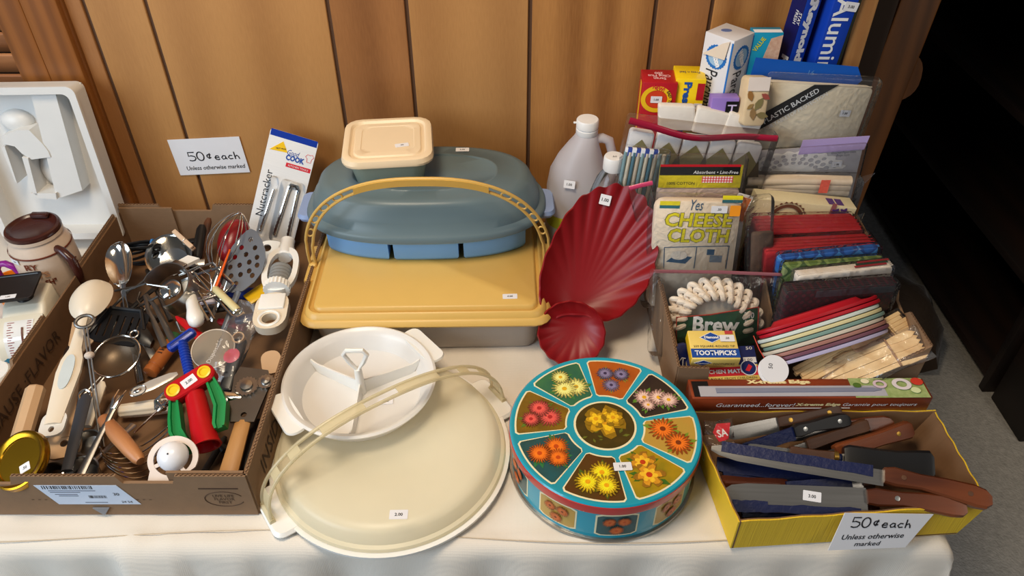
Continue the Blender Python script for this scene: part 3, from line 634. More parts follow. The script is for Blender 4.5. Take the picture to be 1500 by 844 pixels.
# pictures round the side
for k in range(10):
    a = math.radians(-90+3+k*36); b1, b2, pc, ccn, npt, sp_, lf = cells[(k*3+5) % 8]
    hw = 0.155
    def side(poly, off):
        return [tuple(((TR_-0.003+off)*math.cos(a+x/TR_), (TR_-0.003+off)*math.sin(a+x/TR_), 0.034+y)) for x, y in poly]
    for (w_, h_, off, mm, nm) in ((0.058, 0.046, 0.0003, TCREAM, 'picture_border'), (0.053, 0.041, 0.0006, mat(f'tin_side_picture_{k%8}', b1, 0.3, col2=b2, scale=50, coat=0.4), 'side_picture')):
        q = MB(); n_ = 8; r_ = []
        for i in range(n_+1):
            x = -w_/2+w_*i/n_; e_ = 0.003 if i in (0, n_) else 0
            r_.append(side([(x, -h_/2+e_), (x, h_/2-e_)], off)+side([(x, h_/2-e_), (x, -h_/2+e_)], off-0.0004))
        q.loft(r_); q.build(nm, mm, body, smooth=True)
    Mx = Matrix.Rotation(a, 4, 'Z') @ fr((TR_-0.0022, 0, 0.034), (0, 1, 0), (0, 0, 1))
    if math.sin(a) < 0.3: flowers(body, Mx, [(-0.010, 0.008, 0.0095), (0.009, 0.009, 0.0095), (0.000, -0.009, 0.010)], pc, ccn, npt, 2, 60+k)
# ================================================================== left-hand cardboard tray and what stands beside it
BX0, BX1, BY0, BY1, BH = -0.752, -0.345, 0.606, 1.222, 0.085
def wallpoly(L_, h, cuts):            # top edge with cut-down stretches: (from, to, height)
    pts = [(-L_/2, 0), (L_/2, 0), (L_/2, h)]
    for a_, b_, z in sorted(cuts, reverse=True):
        pts += [(b_, h), (b_-0.006, z), (a_+0.006, z), (a_, h)]
    return pts + [(-L_/2, h)]
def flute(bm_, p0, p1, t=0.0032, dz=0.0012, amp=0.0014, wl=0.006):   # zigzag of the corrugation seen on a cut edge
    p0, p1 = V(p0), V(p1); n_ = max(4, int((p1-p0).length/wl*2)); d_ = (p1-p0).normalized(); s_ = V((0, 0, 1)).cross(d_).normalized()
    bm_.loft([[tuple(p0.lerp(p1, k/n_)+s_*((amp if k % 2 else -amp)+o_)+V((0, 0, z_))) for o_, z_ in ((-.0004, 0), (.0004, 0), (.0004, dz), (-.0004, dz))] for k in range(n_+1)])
bx = thing('cardboard_tray', 'large open cardboard tray full of kitchen tools on the cream cloth', 'cardboard box', at(0, 0, 0.0005))
cx_, cy_ = (BX0+BX1)/2, (BY0+BY1)/2; WX, DY = BX1-BX0, BY1-BY0
MB().box((cx_, cy_, 0.002), (WX-0.004, DY-0.004, 0.003)).build('box_floor', CARDIN, bx)
def wallpart(M, L_, cuts, h=BH, nm='box_wall', m=CARD, par=None, t=0.0045):
    q = MB(); q.prism(wallpoly(L_, h, cuts), -t/2, t/2); o = q.build(nm, m, par or bx, smooth=False); o.matrix_local = M
    xs = sorted(cuts); prev = -L_/2
    for a_, b_, z in xs+[(L_/2, L_/2, h)]:
        if a_-prev > 0.01: q = MB(); q.T = Matrix(((1, 0, 0, 0), (0, 0, 1, 0), (0, -1, 0, 0), (0, 0, 0, 1))); flute(q, (prev+.002, 0, h), (a_-.002, 0, h)); q.build('corrugated_edge', FLUTESHADE, o, smooth=False)
        prev = b_
    return o
wf = wallpart(fr((cx_, BY0, 0), (1, 0, 0), (0, 0, 1)), WX, [(-0.095, -0.035, 0.060), (0.045, 0.108, 0.066)] if False else [(-0.19, -0.10, 0.068), (0.035, 0.112, 0.070)])
wb = wallpart(fr((cx_, BY1, 0), (1, 0, 0), (0, 0, 1)), WX, [(-0.125, -0.02, 0.078), (0.09, 0.15, 0.076)], h=0.092)
wl_ = wallpart(fr((BX0, cy_, 0), (0, -1, 0), (0, 0, 1)), DY, [(-0.12, 0.0, 0.072), (0.10, 0.19, 0.074)])
wr_ = wallpart(fr((BX1, cy_, 0), (0, 1, 0), (0, 0, 1)), DY, [])
for (x, y, dx, dy, m_) in ((BX0+0.004, cy_, 0, 1, 1), (BX1-0.005, cy_, 0, 1, 1)):   # second ply folded in along the long sides
    q = MB(); q.box((x, cy_, 0.040), (0.003, DY-0.012, 0.078)); q.build('inner_flap', CARDIN, bx, smooth=False)
for (sx, y0) in ((1, BY0+0.055), (1, BY1-0.055), (-1, BY1-0.055)):
    pass
q = MB(); q.box((BX1-0.055, BY0+0.006, 0.045), (0.10, 0.004, 0.078)); q.build('corner_flap', CARD, bx, smooth=False)
q = MB(); q.box((BX0+0.055, BY1-0.006, 0.045), (0.10, 0.004, 0.086)); q.build('corner_flap', CARD, bx, smooth=False)
BRI = mat('brown_box_print', (64, 42, 26), 0.8)
text('BECAUSE :FLAVOR', bx, fr((BX0+0.0065, 0.80, 0.042), (0, 1, 0), (0, 0, 1)), h=0.021, w=0.24, m=BRI)
text('INSIDE', bx, fr((BX1+0.0027, 0.70, 0.042), (0, 1, 0), (0, 0, 1)), h=0.03, w=0.10, m=BRI)
fm = lambda x, z: fr((x, BY0-0.0024, z), (1, 0, 0), (0, 0, 1))
text('LIVE LIFE\nFLAVOR\nFIRST', bx, fm(-0.383, 0.036), h=0.020, w=0.028, m=BRI)
q = MB(); q.tube([(0.026*math.cos(2*PI*k/30), 0.016*math.sin(2*PI*k/30), 0.0002) for k in range(2, 29)], 0.0006, 4); o = q.build('stamp_ring', BRI, bx); o.matrix_local = fm(-0.383, 0.036)
panel(bx, fm(-0.386, 0.059), 0.052, 0.0024, BRI, 'fine_print', 0.0003)
text('- - - - - - - - - - - - - - - - - - -', bx, fm(-0.56, 0.035), w=0.16, h=0.0012, m=BRI)
# white shipping label
lab = panel(bx, fr((-0.563, BY0-0.0026, 0.046), (1, 0, 0), (0.0, 0, 1)), 0.105, 0.040, mat('label_blue_white', (196, 206, 222), 0.6), 'shipping_label', 0.0005,
            poly=[(-0.062, 0.021), (0.046, 0.021), (0.066, -0.021), (-0.044, -0.021)])
rr = random.Random(5); q = MB(); x = -0.053
while x < 0.012:
    w_ = rr.uniform(0.0005, 0.0018); q.box((x+w_/2, 0.0165, 0.0006), (w_, 0.007, 0.0001)); x += w_+rr.uniform(0.0006, 0.002)
x = 0.002
while x < 0.026:
    w_ = rr.uniform(0.0004, 0.0012); q.box((x+w_/2, -0.004, 0.0006), (w_, 0.006, 0.0001)); x += w_+rr.uniform(0.0004, 0.0012)
q.build('barcode', INK, lab, smooth=False, stuff=True)
q = MB()
for x0, w_, y_ in ((-0.016, 0.062, 0.0095), (-0.026, 0.040, 0.0060), (-0.026, 0.030, 0.0015), (-0.024, 0.026, -0.0020), (0.008, 0.030, -0.0165)): q.box((x0, y_, 0.0006), (w_, 0.0014, 0.0001))
q.build('fine_print', mat('grey_ink', (90, 96, 110), 0.7), lab, smooth=False, stuff=True)
text('30\n', lab, on(0.040, 0.002, 0.0005), h=0.006); text('24 54', lab, on(0.049, -0.015, 0.0005), h=0.0045)
q = MB(); q.prism([(-0.011, 0), (0.011, 0), (0, -0.016)], 0, 0.002); q.build('tape_flap', mat('grey_tape', (120, 122, 128), 0.4), bx, smooth=False, M=fr((-0.553, BY0-0.003, 0.018), (1, 0, 0), (0, 0, 1)))
TL_ = 'kitchen tools in the cardboard tray'
def tool(name, label, cat, A, B, roll=0, up=(0, 0, 1)):
    M, L_ = lay(A, B, roll, up); return thing(name, label, cat, M, TL_), L_
def spoonbowl(bm_, x0, ln, w, depth, t=0.0012, convex=False):
    s_ = -1 if not convex else 1
    def fn(u, v):
        a = PI*u; x = x0+ln/2-ln/2*math.cos(a); hw = w/2*math.sin(a)**0.85*(1+0.12*math.cos(a)); k = 2*v-1
        return (x, hw*k, s_*depth*(1-k*k)*math.sin(a))
    bm_.grid(fn, 16, 10, t)
def bar(bm_, stations, n=8):          # (x, half width, half thickness, z, y)
    bm_.loft([[(x, y+hw*math.cos(2*PI*k/n+PI/n), z+ht*math.sin(2*PI*k/n+PI/n)) for k in range(n)] for x, hw, ht, z, y in stations])
# steel serving spoon against the side of the tray
t, L_ = tool('serving_spoon', 'large shiny steel serving spoon standing bowl up near the tray corner', 'spoon', P(169, 356, 0.105), P(205, 560, 0.010), 20)
q = MB(); spoonbowl(q, 0, 0.092, 0.050, 0.013); q.build('bowl', CHROME, t)
q = MB(); bar(q, [(0.088, .006, .0015, 0, 0), (0.12, .004, .0015, 0.002, 0), (L_, .007, .0012, 0, 0)]); q.build('handle', CHROME, t)
# big ivory spoon
t, L_ = tool('serving_spoon', 'big ivory plastic spoon with rounded bowl upside down on the tools', 'spoon', P(141, 412, 0.098), P(72, 640, 0.060), 0)
q = MB(); spoonbowl(q, 0, 0.085, 0.066, 0.020, 0.002, True); q.build('bowl', IVORY, t)
q = MB(); bar(q, [(0.078, .007, .004, 0.004, 0), (0.11, .008, .005, 0.003, 0), (0.145, .010, .005, 0, 0), (0.165, .017, .006, 0, 0), (0.19, .019, .006, 0, 0), (L_-0.02, .012, .005, 0, 0)]); q.build('handle', IVORY, t)
q = MB(); q.prism(ell(0.032, 0.009, 24, 2.4, 0.192, 0), 0.0045, 0.0068); q.build('inlay', mat('inlay_pale_blue', (196, 204, 204), 0.35), t)
q = MB(); q.plate([(L_-0.035+a, b) for a, b in rrect(0.040, 0.034, 0.012, 4, 0.014, 0)], [ell(0.005, 0.004, 12, 2, L_-0.012, 0)], -0.003, 0.001); q.build('hanging_end', mat('tab_white', (214, 208, 198), 0.4), t)
t, L_ = tool('spatula', 'tan plastic spatula with holed handle end beneath the ivory spoon', 'spatula', P(124, 470, 0.060), P(92, 668, 0.032), 0)
q = MB(); bar(q, [(0, .020, .002, 0, 0), (0.05, .020, .002, 0, 0), (0.07, .006, .004, 0, 0), (L_-0.03, .010, .004, 0, 0)]); q.build('handle', TAN, t)
q = MB(); q.plate([(L_-0.040+a, b) for a, b in rrect(0.052, 0.046, 0.014, 4, 0.018, 0)], [ell(0.006, 0.0055, 14, 2, L_-0.020, 0)], -0.002, 0.002); q.build('hanging_end', TAN, t)
# tongs with ring end and bead
t, L_ = tool('ring_skewer', 'thin steel double rod with ring end and beige bead', 'skewer', P(124, 471, 0.115), P(150, 655, 0.030), 0)
q = MB(); q.tube([(0.010*math.cos(2*PI*k/24)*1.0, 0.013*math.sin(2*PI*k/24), 0) for k in range(24)], 0.0028, 8, closed=True); q.build('ring', DULL, t)
for y in (-0.0022, 0.0022):
    q = MB(); q.tube([(0.010, y, 0), (L_, y, 0)], 0.0014, 8); q.build('rod', STEEL, t)
q = MB(); q.ball((0.058, 0, 0), (0.006, 0.0075, 0.006), 12, 7); q.build('bead', mat('bead_beige', (200, 184, 170), 0.8, var=0.4, scale=300), t)
# black slotted turner
Mq, w_, h_ = quad(P(150, 452, 0.070), P(222, 462, 0.066), P(146, 502, 0.052))
t = thing('slotted_turner', 'black nylon slotted turner lying under the ivory spoon', 'spatula', Mq, TL_)
slots = []
for k in range(6):
    x = -w_*0.36+k*w_*0.145; slots.append([(x, h_*0.18), (x+0.0035, h_*0.18), (x-0.004+0.0035, h_*0.84), (x-0.004, h_*0.84)])
q = MB(); q.plate(rrect(w_, h_, 0.008, 4, 0, h_/2), slots, 0, 0.003); q.build('slotted_head', BLACK, t)
q = MB(); bar(q, [(w_*0.48, .016, .004, 0.003, h_*0.4), (w_*0.62, .014, .006, 0.0, h_*0.3), (w_*0.75, .008, .005, -0.004, h_*0.2)]); q.build('handle_neck', BLACK, t)
q = MB(); q.tube([(-w_*0.5, h_*0.1, 0.002), (-w_*0.3, h_*1.02, 0.004), (w_*0.3, h_*1.05, 0.004), (w_*0.52, h_*0.5, 0.003)], 0.004, 8); q.build('raised_edge', BLACK, t)
# wire strainer
c0 = P(170, 522, 0.055); Mx = fr(c0, (1, -0.1, 0), (0, 0.9, 0.25)); t = thing('strainer', 'round fine mesh strainer with bright steel rim', 'strainer', Mx @ Matrix.Scale(1.12, 4), TL_)
q = MB(); q.tube([(0.033*math.cos(2*PI*k/36), 0.033*math.sin(2*PI*k/36), 0) for k in range(36)], 0.0016, 8, closed=True); q.build('rim', CHROME, t)
MESHM = mat('wire_mesh', (120, 104, 86), 0.4, 0.7, alpha=0.55, var=0.4, scale=600)
q = MB(); q.loft([[(0.0325*math.cos(PI/2*i/8)*math.cos(2*PI*k/28), 0.0325*math.cos(PI/2*i/8)*math.sin(2*PI*k/28), -0.020*math.sin(PI/2*i/8)) for k in range(28)] for i in range(8)], cap=(False, True)); q.build('mesh_bowl', MESHM, t, stuff=True)
q = MB()
for y in (-0.0025, 0.0025): q.tube([(-0.006+y, -0.033, 0), (-0.022+y*2, -0.075, 0.0), (-0.034, -0.120, -0.004)], 0.0013, 6)
q.build('wire_handle', STEEL, t)
q = MB(); q.tube([(0.012+0.006*math.cos(2*PI*k/14), 0.037+0.006*math.sin(2*PI*k/14), 0) for k in range(14)], 0.0015, 6, closed=True); q.build('rest_loop', STEEL, t)
# black flex bundle with blue tie
t = thing('power_cord', 'black coiled power cord with blue tie behind the steel cup', 'cord', at(*P(205, 372, 0.06)), TL_)
q = MB(); rc_ = random.Random(9); pts = []
for k in range(150):
    a = 2*PI*k/25; pts.append(((0.036+0.006*math.sin(k*.7))*math.cos(a), (0.018+0.004*math.sin(k*.31))*math.sin(a), 0.006*math.sin(a*1.0+k*0.02)+0.00022*k-0.01))
q.tube(pts, 0.0026, 6); q.build('cord', BLACK, t)
q = MB(); q.tube([(0.022+0.001*math.cos(2*PI*k/12), 0.015+0.010*math.cos(2*PI*k/12)*0.7, 0.006+0.014*math.sin(2*PI*k/12)) for k in range(12)], 0.0024, 6, closed=True); q.build('tie', mat('tie_blue', (40, 120, 190), 0.4), t)
# steel cup, open to the viewer
Mx = fr(P(247, 374, 0.075), (1, 0.15, 0), (-0.1, 0.8, 0.5)); t = thing('measuring_cup', 'deep polished steel cup tipped on its side beside the black cord', 'cup', Mx @ Matrix.Scale(1.25, 4), TL_)
q = MB(); q.lathe([(0.006, -0.030), (0.022, -0.026), (0.029, -0.012), (0.031, 0.0), (0.0325, 0.001), (0.0325, 0.0), (0.030, -0.001), (0.0275, -0.012), (0.020, -0.0235), (0.001, -0.027)], 36); q.build('bowl', CHROME, t)
q = MB(); q.box((0.038, -0.018, 0.006), (0.028, 0.010, 0.003), 0.001); q.build('handle', STEEL, t)
t, L_ = tool('clothes_peg', 'pale wooden spring peg clipped above the steel cup', 'peg', P(256, 340, 0.100), P(283, 364, 0.092), 20)
PEG = wood('peg_wood', (206, 178, 150), (176, 142, 112), 0.7, stretch=(2, 20, 20))
for z in (-0.003, 0.0035):
    q = MB(); q.box((L_/2, 0, z), (L_, 0.008, 0.005), 0.001); q.build('jaw', PEG, t)
q = MB(); q.tube([(L_*0.6, 0.005*math.cos(a), 0.007*math.sin(a)) for a in [2*PI*k/12 for k in range(12)]], 0.001, 6, closed=True); q.build('spring', STEEL, t)
t, L_ = tool('bottle_opener', 'white plastic opener with steel band under the peg', 'opener', P(250, 402, 0.085), P(282, 378, 0.085), 0)
q = MB(); q.plate([(0, -0.008), (L_*0.6, -0.012), (L_, -0.018), (L_*0.95, 0.006), (L_*0.6, 0.010), (0, 0.008)], [], 0, 0.006); q.build('body', WHITEP, t)
q = MB(); q.box((L_*0.35, 0, 0.007), (0.020, 0.026, 0.004), 0.001); q.build('steel_band', STEEL, t)
# metal band with rotary blade
Mx = fr(P(250, 424, 0.092), (1, -0.25, 0), (0.2, 0.8, 0.4)); t = thing('rotary_cutter', 'curved brushed metal band with shiny rotary blade inside', 'cutter', Mx @ Matrix.Scale(1.35, 4), TL_)
def band(u, v):
    a = math.radians(-70+250*u); return (0.030*math.cos(a), 0.030*math.sin(a), -0.014+0.028*v)
q = MB(); q.grid(band, 28, 3, 0.0012); q.build('band', STEEL, t)
q = MB(); q.lathe([(0.001, 0.004), (0.010, 0.004), (0.013, 0.002), (0.013, 0.0), (0.001, 0.0)], 20); q.build('blade', CHROME, t)
q = MB(); q.tube([(0.004, -0.004, 0.006), (0.010, -0.012, 0.010), (0.006, -0.018, 0.012), (-0.002, -0.014, 0.010)], 0.0018, 8); q.build('spring_clip', CHROME, t)
q = MB(); q.tube([(-0.03, 0, 0.004), (0.0, 0, 0.006)], 0.0016, 8); q.build('axle', CHROME, t)
def rods(name, label, cat, segs, m=CHROME, r=0.0016):
    A = V(segs[0][0]); t_ = thing(name, label, cat, Matrix.Translation(A), TL_)
    for s_ in segs:
        q_ = MB(); q_.tube([V(p)-A for p in s_], r, 8); q_.build('rod', m, t_)
    return t_
rods('egg_beater', 'long bright steel rod running from the metal band to the spoon', 'beater', [[P(183, 427, .085), P(222, 412, .09)], [P(222, 412, .09), P(246, 400, .092)]], r=0.0018)
rods('wire_beater', 'dark steel beater frame with bent wires left of the metal band', 'beater', [[P(168, 426, .07), P(200, 420, .075), P(228, 398, .085)], [P(205, 428, .06), P(201, 440, .055), P(212, 455, .055), P(224, 440, .06)], [P(160, 455, .05), P(190, 425, .065)], [P(193, 455, .05), P(232, 434, .075)]], DULL, 0.0022)
t, L_ = tool('steel_tongs', 'pair of dark steel tong arms running down below the metal band', 'tongs', P(213, 432, 0.070), P(248, 505, 0.045), 0)
for y in (-0.006, 0.006):
    q = MB(); bar(q, [(0, .003, .0015, 0, y*.2), (L_*.3, .004, .002, .002, y), (L_, .006, .0015, 0, y*1.2)]); q.build('arm', DULL, t)
# potato masher: white handle and bent wire
t, L_ = tool('potato_masher', 'white rounded plastic handle with bulb end among the steel rods', 'handle', P(274, 412, 0.082), P(288, 474, 0.082), 0)
q = MB(); q.T = Matrix.Rotation(PI/2, 4, 'Y'); q.lathe([(0.006, 0), (0.009, 0.004), (0.009, L_*0.4), (0.0105, L_*0.7), (0.0135, L_*0.86), (0.012, L_*0.96), (0.006, L_*1.02), (0.001, L_*1.03)], 20); q.build('grip', WHITEP, t)
rods('wire_masher', 'bright bent wire masher head spread across the middle of the tools', 'masher', [[P(262, 404, .09), P(290, 392, .095), P(312, 386, .10), P(330, 405, .095), P(342, 416, .09), P(330, 428, .085), P(296, 440, .08), P(266, 446, .08)], [P(266, 412, .092), P(300, 398, .098), P(322, 392, .10)]], CHROME, 0.0026)
rods('whisk_rods', 'two parallel shiny rods slanting down towards the red handle', 'beater', [[P(274, 418, .085), P(306, 470, .075)], [P(283, 415, .085), P(314, 468, .075)]], CHROME, 0.0022)
t, L_ = tool('pastry_crimper', 'cream handled crimper with chrome clip end', 'crimper', P(314, 422, 0.088), P(348, 455, 0.085), 0)
q = MB(); q.T = Matrix.Rotation(PI/2, 4, 'Y'); q.lathe([(0.004, 0), (0.006, 0.003), (0.0065, L_-0.004), (0.004, L_)], 16); q.build('grip', mat('cream_grip', (206, 192, 142), 0.4), t)
q = MB(); q.tube([(L_, 0.008*math.cos(a), 0.006*math.sin(a)-0.004) for a in [2*PI*k/14 for k in range(14)]], 0.0018, 6, closed=True); q.box((L_+0.004, 0, -0.004), (0.012, 0.014, 0.002)); q.build('clip', CHROME, t)
# balloon whisk in front of a red ladle
t, L_ = tool('ladle', 'dark red plastic ladle bowl standing behind the wire whisk', 'ladle', P(350, 322, 0.100), P(318, 440, 0.020), 0)
q = MB(); spoonbowl(q, 0, 0.085, 0.060, 0.024, 0.002, True); q.build('bowl', mat('deep_red', (128, 14, 22), 0.3), t)
q = MB(); bar(q, [(0.08, .006, .003, 0.002, 0), (L_, .006, .004, 0, 0)]); q.build('handle', mat('deep_red', (128, 14, 22), 0.3), t)
t, L_ = tool('balloon_whisk', 'steel wire balloon whisk standing head up before the red ladle', 'whisk', P(352, 312, 0.140), P(296, 470, 0.035), 0)
q = MB()
for k in range(5):
    a = PI*k/5; pts = []
    for i in range(25):
        s_ = i/24; x_ = 0.112*(1-math.sin(PI*s_)**0.75); r_ = 0.030*math.copysign(abs(math.cos(PI*s_))**1.0, math.cos(PI*s_))*math.sin(PI*min(1, max(0, 0.5+0.5*math.sin(PI*s_))))**0.4
        w_ = 0.040*math.cos(PI*s_)*(1-((x_-0.048)/0.080)**2)
        pts.append((x_, w_*math.cos(a), w_*math.sin(a)))
    q.tube(pts, 0.0009, 6)
q.build('wires', CHROME, t, stuff=True)
q = MB(); q.tube([(0.104, 0, 0), (0.125, 0, 0), (L_, 0, 0)], [0.005, 0.0065, 0.0065], 12); q.build('handle', STEEL, t)
for px0, py0, pz0, px1, py1, pz1, r, nm, m_, lb in ((296, 330, .085, 283, 405, .04, .009, 'table_knife', BLACK, 'knife with black rounded handle standing behind the whisk'), (306, 320, .085, 292, 380, .05, .007, 'wooden_spoon', REDW, 'dark reddish wooden spoon handle leaning in the back corner')):
    t, L_ = tool(nm, lb, 'handle', P(px0, py0, pz0), P(px1, py1, pz1)); q = MB(); bar(q, [(0, r*.6, r*.4, 0, 0), (0.008, r, r*.7, 0, 0), (L_*.6, r*1.1, r*.7, 0, 0), (L_, r, r*.6, 0, 0)], 12); q.build('grip', m_, t)
# grey slotted turner with round holes
A, B, Cc = P(336, 336, 0.125), P(397, 336, 0.125), P(336, 430, 0.075)
Mq, w_, h_ = quad(A, B, Cc); t = thing('perforated_turner', 'grey perforated metal turner with round holes standing upright', 'spatula', Mq, TL_)
mp_ = lambda x, y: ((x-485)/234*w_, (500-y)/360*h_)
GREYM = mat('grey_enamel', (112, 118, 128), 0.35, 0.4, var=0.06)
outl = [mp_(*p) for p in [(492, 140), (520, 152), (560, 200), (590, 260), (600, 320), (592, 385), (560, 440), (505, 490), (450, 498), (405, 485), (375, 440), (370, 380), (378, 310), (405, 240), (440, 185), (470, 150)]]
holes = [[mp_(x+13*math.cos(2*PI*k/12), y+15*math.sin(2*PI*k/12)) for k in range(12)][::-1] for x, y in [(500, 203), (457, 248), (532, 250), (430, 303), (489, 288), (552, 304), (415, 360), (464, 348), (514, 331), (428, 408), (478, 400), (522, 380), (560, 348), (461, 450), (543, 405)]]
q = MB(); q.plate(outl, holes, 0, 0.0022); q.build('blade', GREYM, t)
q = MB(); q.tube([(*mp_(480, 490), 0.001), (*mp_(455, 560), -0.006), (*mp_(415, 690), -0.014)], [0.006, 0.005, 0.005], 8, flat=0.5); q.build('handle', GREYM, t)
t, L_ = tool('orange_peeler', 'bright orange plastic peeler handle leaning by the perforated turner', 'peeler', P(337, 366, 0.115), P(315, 425, 0.085), 60)
q = MB(); bar(q, [(0, .002, .002, 0, 0), (0.012, .005, .002, 0, 0), (L_-.008, .010, .003, 0, 0), (L_, .008, .002, 0, 0)]); q.build('grip', mat('orange_plastic', (236, 96, 18), 0.35), t)
t, L_ = tool('butter_knife', 'thin steel knife point up beside the orange peeler', 'knife', P(332, 412, 0.098), P(308, 470, 0.05), 0)
q = MB(); bar(q, [(0, .001, .0006, 0, 0), (0.02, .004, .0008, 0, 0), (L_, .005, .001, 0, 0)]); q.build('blade', CHROME, t)
for (a_, b_, wd, m_, nm, lb) in ((P(332, 425, .05), P(372, 432, .05), .013, BLUEP, 'blue_scraper', 'dark blue plastic scraper mostly hidden under the turner'), (P(362, 440, .055), P(392, 420, .06), .012, YELP, 'yellow_scraper', 'yellow plastic scraper peeking out beneath the grey turner')):
    t, L_ = tool(nm, lb, 'scraper', a_, b_, 15); q = MB(); q.box((L_/2, 0, 0), (L_, wd*2, 0.004), 0.0018); q.build('blade', m_, t)
# white cookie press
t, L_ = tool('cookie_press', 'white plastic cookie press with clear ribbed barrel by the cardboard edge', 'cookie press', P(422, 352, 0.085), P(394, 492, 0.070), 0)
t.scale = (L_/0.178, 1.15, 1.1)
q = MB(); q.T = Matrix.Rotation(PI/2, 4, 'Y'); q.lathe([(0.009, 0), (0.011, 0.002), (0.0105, 0.006), (0.011, 0.008), (0.0105, 0.012), (0.012, 0.016), (0.013, 0.034), (0.011, 0.036)], 24); q.build('plunger_cap', WHITEP, t)
q = MB(); q.plate(ell(0.042, 0.026, 32, 2.5, 0.066, 0), [ell(0.032, 0.018, 28, 2.4, 0.066, 0)[::-1]], 0.002, 0.010); q.build('frame', WHITEP, t)
q = MB(); q.T = Matrix.Translation((0.062, 0, 0.004)) @ Matrix.Rotation(PI/2, 4, 'Y'); q.lathe([(0.015 + (0.0012 if k % 2 else 0), 0.003*k) for k in range(15)], 24); q.build('barrel', milky('press_barrel', (190, 192, 190), 0.45, 0.2), t)
q = MB(); q.T = Matrix.Translation((0.095, 0, 0.006)) @ Matrix.Rotation(PI/2, 4, 'Y'); q.loft([[((0.0195 if k % 2 else 0.018)*math.cos(2*PI*k/44), (0.0195 if k % 2 else 0.018)*math.sin(2*PI*k/44), z) for k in range(44)] for z in (0, 0.010)]); q.build('ribbed_collar', WHITEP, t)
q = MB(); q.plate(rrect(0.062, 0.046, 0.02, 5, 0.146, 0), [ell(0.0085, 0.0105, 18, 2, 0.160, 0)[::-1]], 0.0, 0.014); q.build('base_block', IVORY, t)
q = MB(); q.box((0.132, 0, 0.015), (0.026, 0.036, 0.005), 0.002); q.build('name_plate', WHITEP, t)
q = MB(); q.tube([(0.160+0.012*math.cos(a), 0.014*math.sin(a), 0.014) for a in [2*PI*k/24 for k in range(24)]], 0.002, 6, closed=True); q.build('nozzle_ring', WHITEP, t)
Mx = fr(P(398, 367, 0.06), (1, -0.1, 0), (0, 0.8, 0.5)); q = MB(); q.plate(ell(0.026, 0.018, 26, 2.4), [ell(0.008, 0.007, 16, 2, -0.008, 0.003)[::-1]], 0, 0.004)
tag(q.build('press_disc', WHITEP), 'flat white plastic plate with a hole behind the cookie press', 'press plate', TL_, Mx)
# clear bag of cutters, round disposable bag, black handle
bgf = film('cutter_bag_film', (214, 214, 222), fac=0.08, milk=0.22, bscale=50)
Mq, w_, h_ = quad(P(352, 440, 0.085), P(392, 446, 0.085), P(342, 562, 0.045)); t = thing('cutter_bag', 'clear bag of small cutters lying along the cardboard edge', 'bag', Mq, TL_)
def pillow(w_, h_, d_, seed, amp=0.002, p=0.5):
    rr_ = random.Random(seed); ph = [rr_.uniform(0, 6) for _ in range(6)]
    def fn(sign):
        def g(u, v):
            x, y = (u-0.5)*w_, v*h_; e = max(0.0, (1-(2*u-1)**4)*(1-(2*v-1)**4))**p
            n_ = amp*(math.sin(x*190+ph[0]+y*60)+math.sin(y*150+ph[1]-x*90)+math.sin((x+y)*310+ph[2]))*e
            return (x+0.0015*math.sin(y*90+ph[3]), y+0.0015*math.sin(x*110+ph[4]), sign*(d_/2*e)+n_+0.0004*sign)
        return g
    q_ = MB(); q_.grid(fn(1), 18, 18); q_.grid(fn(-1), 18, 18); return q_
pillow(w_*1.05, h_, 0.020, 3).build('bag_film', bgf, t)
q = MB(); q.T = on(0.006, h_*0.30, -0.004); q.lathe([(0.012, 0), (0.013, 0.002), (0.013, 0.008), (0.011, 0.009), (0.001, 0.009)], 24); q.build('pink_cutter', mat('pink_plastic', (206, 90, 110), 0.4), t)
q = MB(); q.T = on(0.004, h_*0.52, -0.004); q.lathe([(0.010, 0), (0.010, 0.010), (0.008, 0.010), (0.008, 0.0)], 20, cap=(False, False)); q.build('beige_cutter', TAN, t)
Mx = fr(P(313, 512, 0.062), (1, 0.05, 0), (0, 0.9, 0.3)); t = thing('bag_disc', 'round clear packet reading Disposable behind the toy press', 'packet', Mx, TL_)
q = MB(); q.prism(ell(0.033, 0.034, 36), 0, 0.003); q.build('packet_film', milky('packet_haze', (190, 176, 156), 0.35, 0.2), t)
q = MB(); q.tube([(0.033*math.cos(2*PI*k/36), 0.034*math.sin(2*PI*k/36), 0.003) for k in range(36)], 0.001, 6, closed=True); q.build('rim', mat('haze_rim', (206, 190, 170), 0.3), t)
text('Disposable', t, on(0.004, -0.004, 0.003, 72), w=0.044, h=0.009, m=mat('pale_print', (214, 206, 196), 0.6))
t, L_ = tool('table_knife', 'straight black knife handle pointing at the can opener', 'handle', P(353, 498, 0.062), P(330, 575, 0.040), 0)
q = MB(); q.box((L_/2, 0, 0), (L_, 0.021, 0.012), 0.004); q.build('grip', BLACK, t)
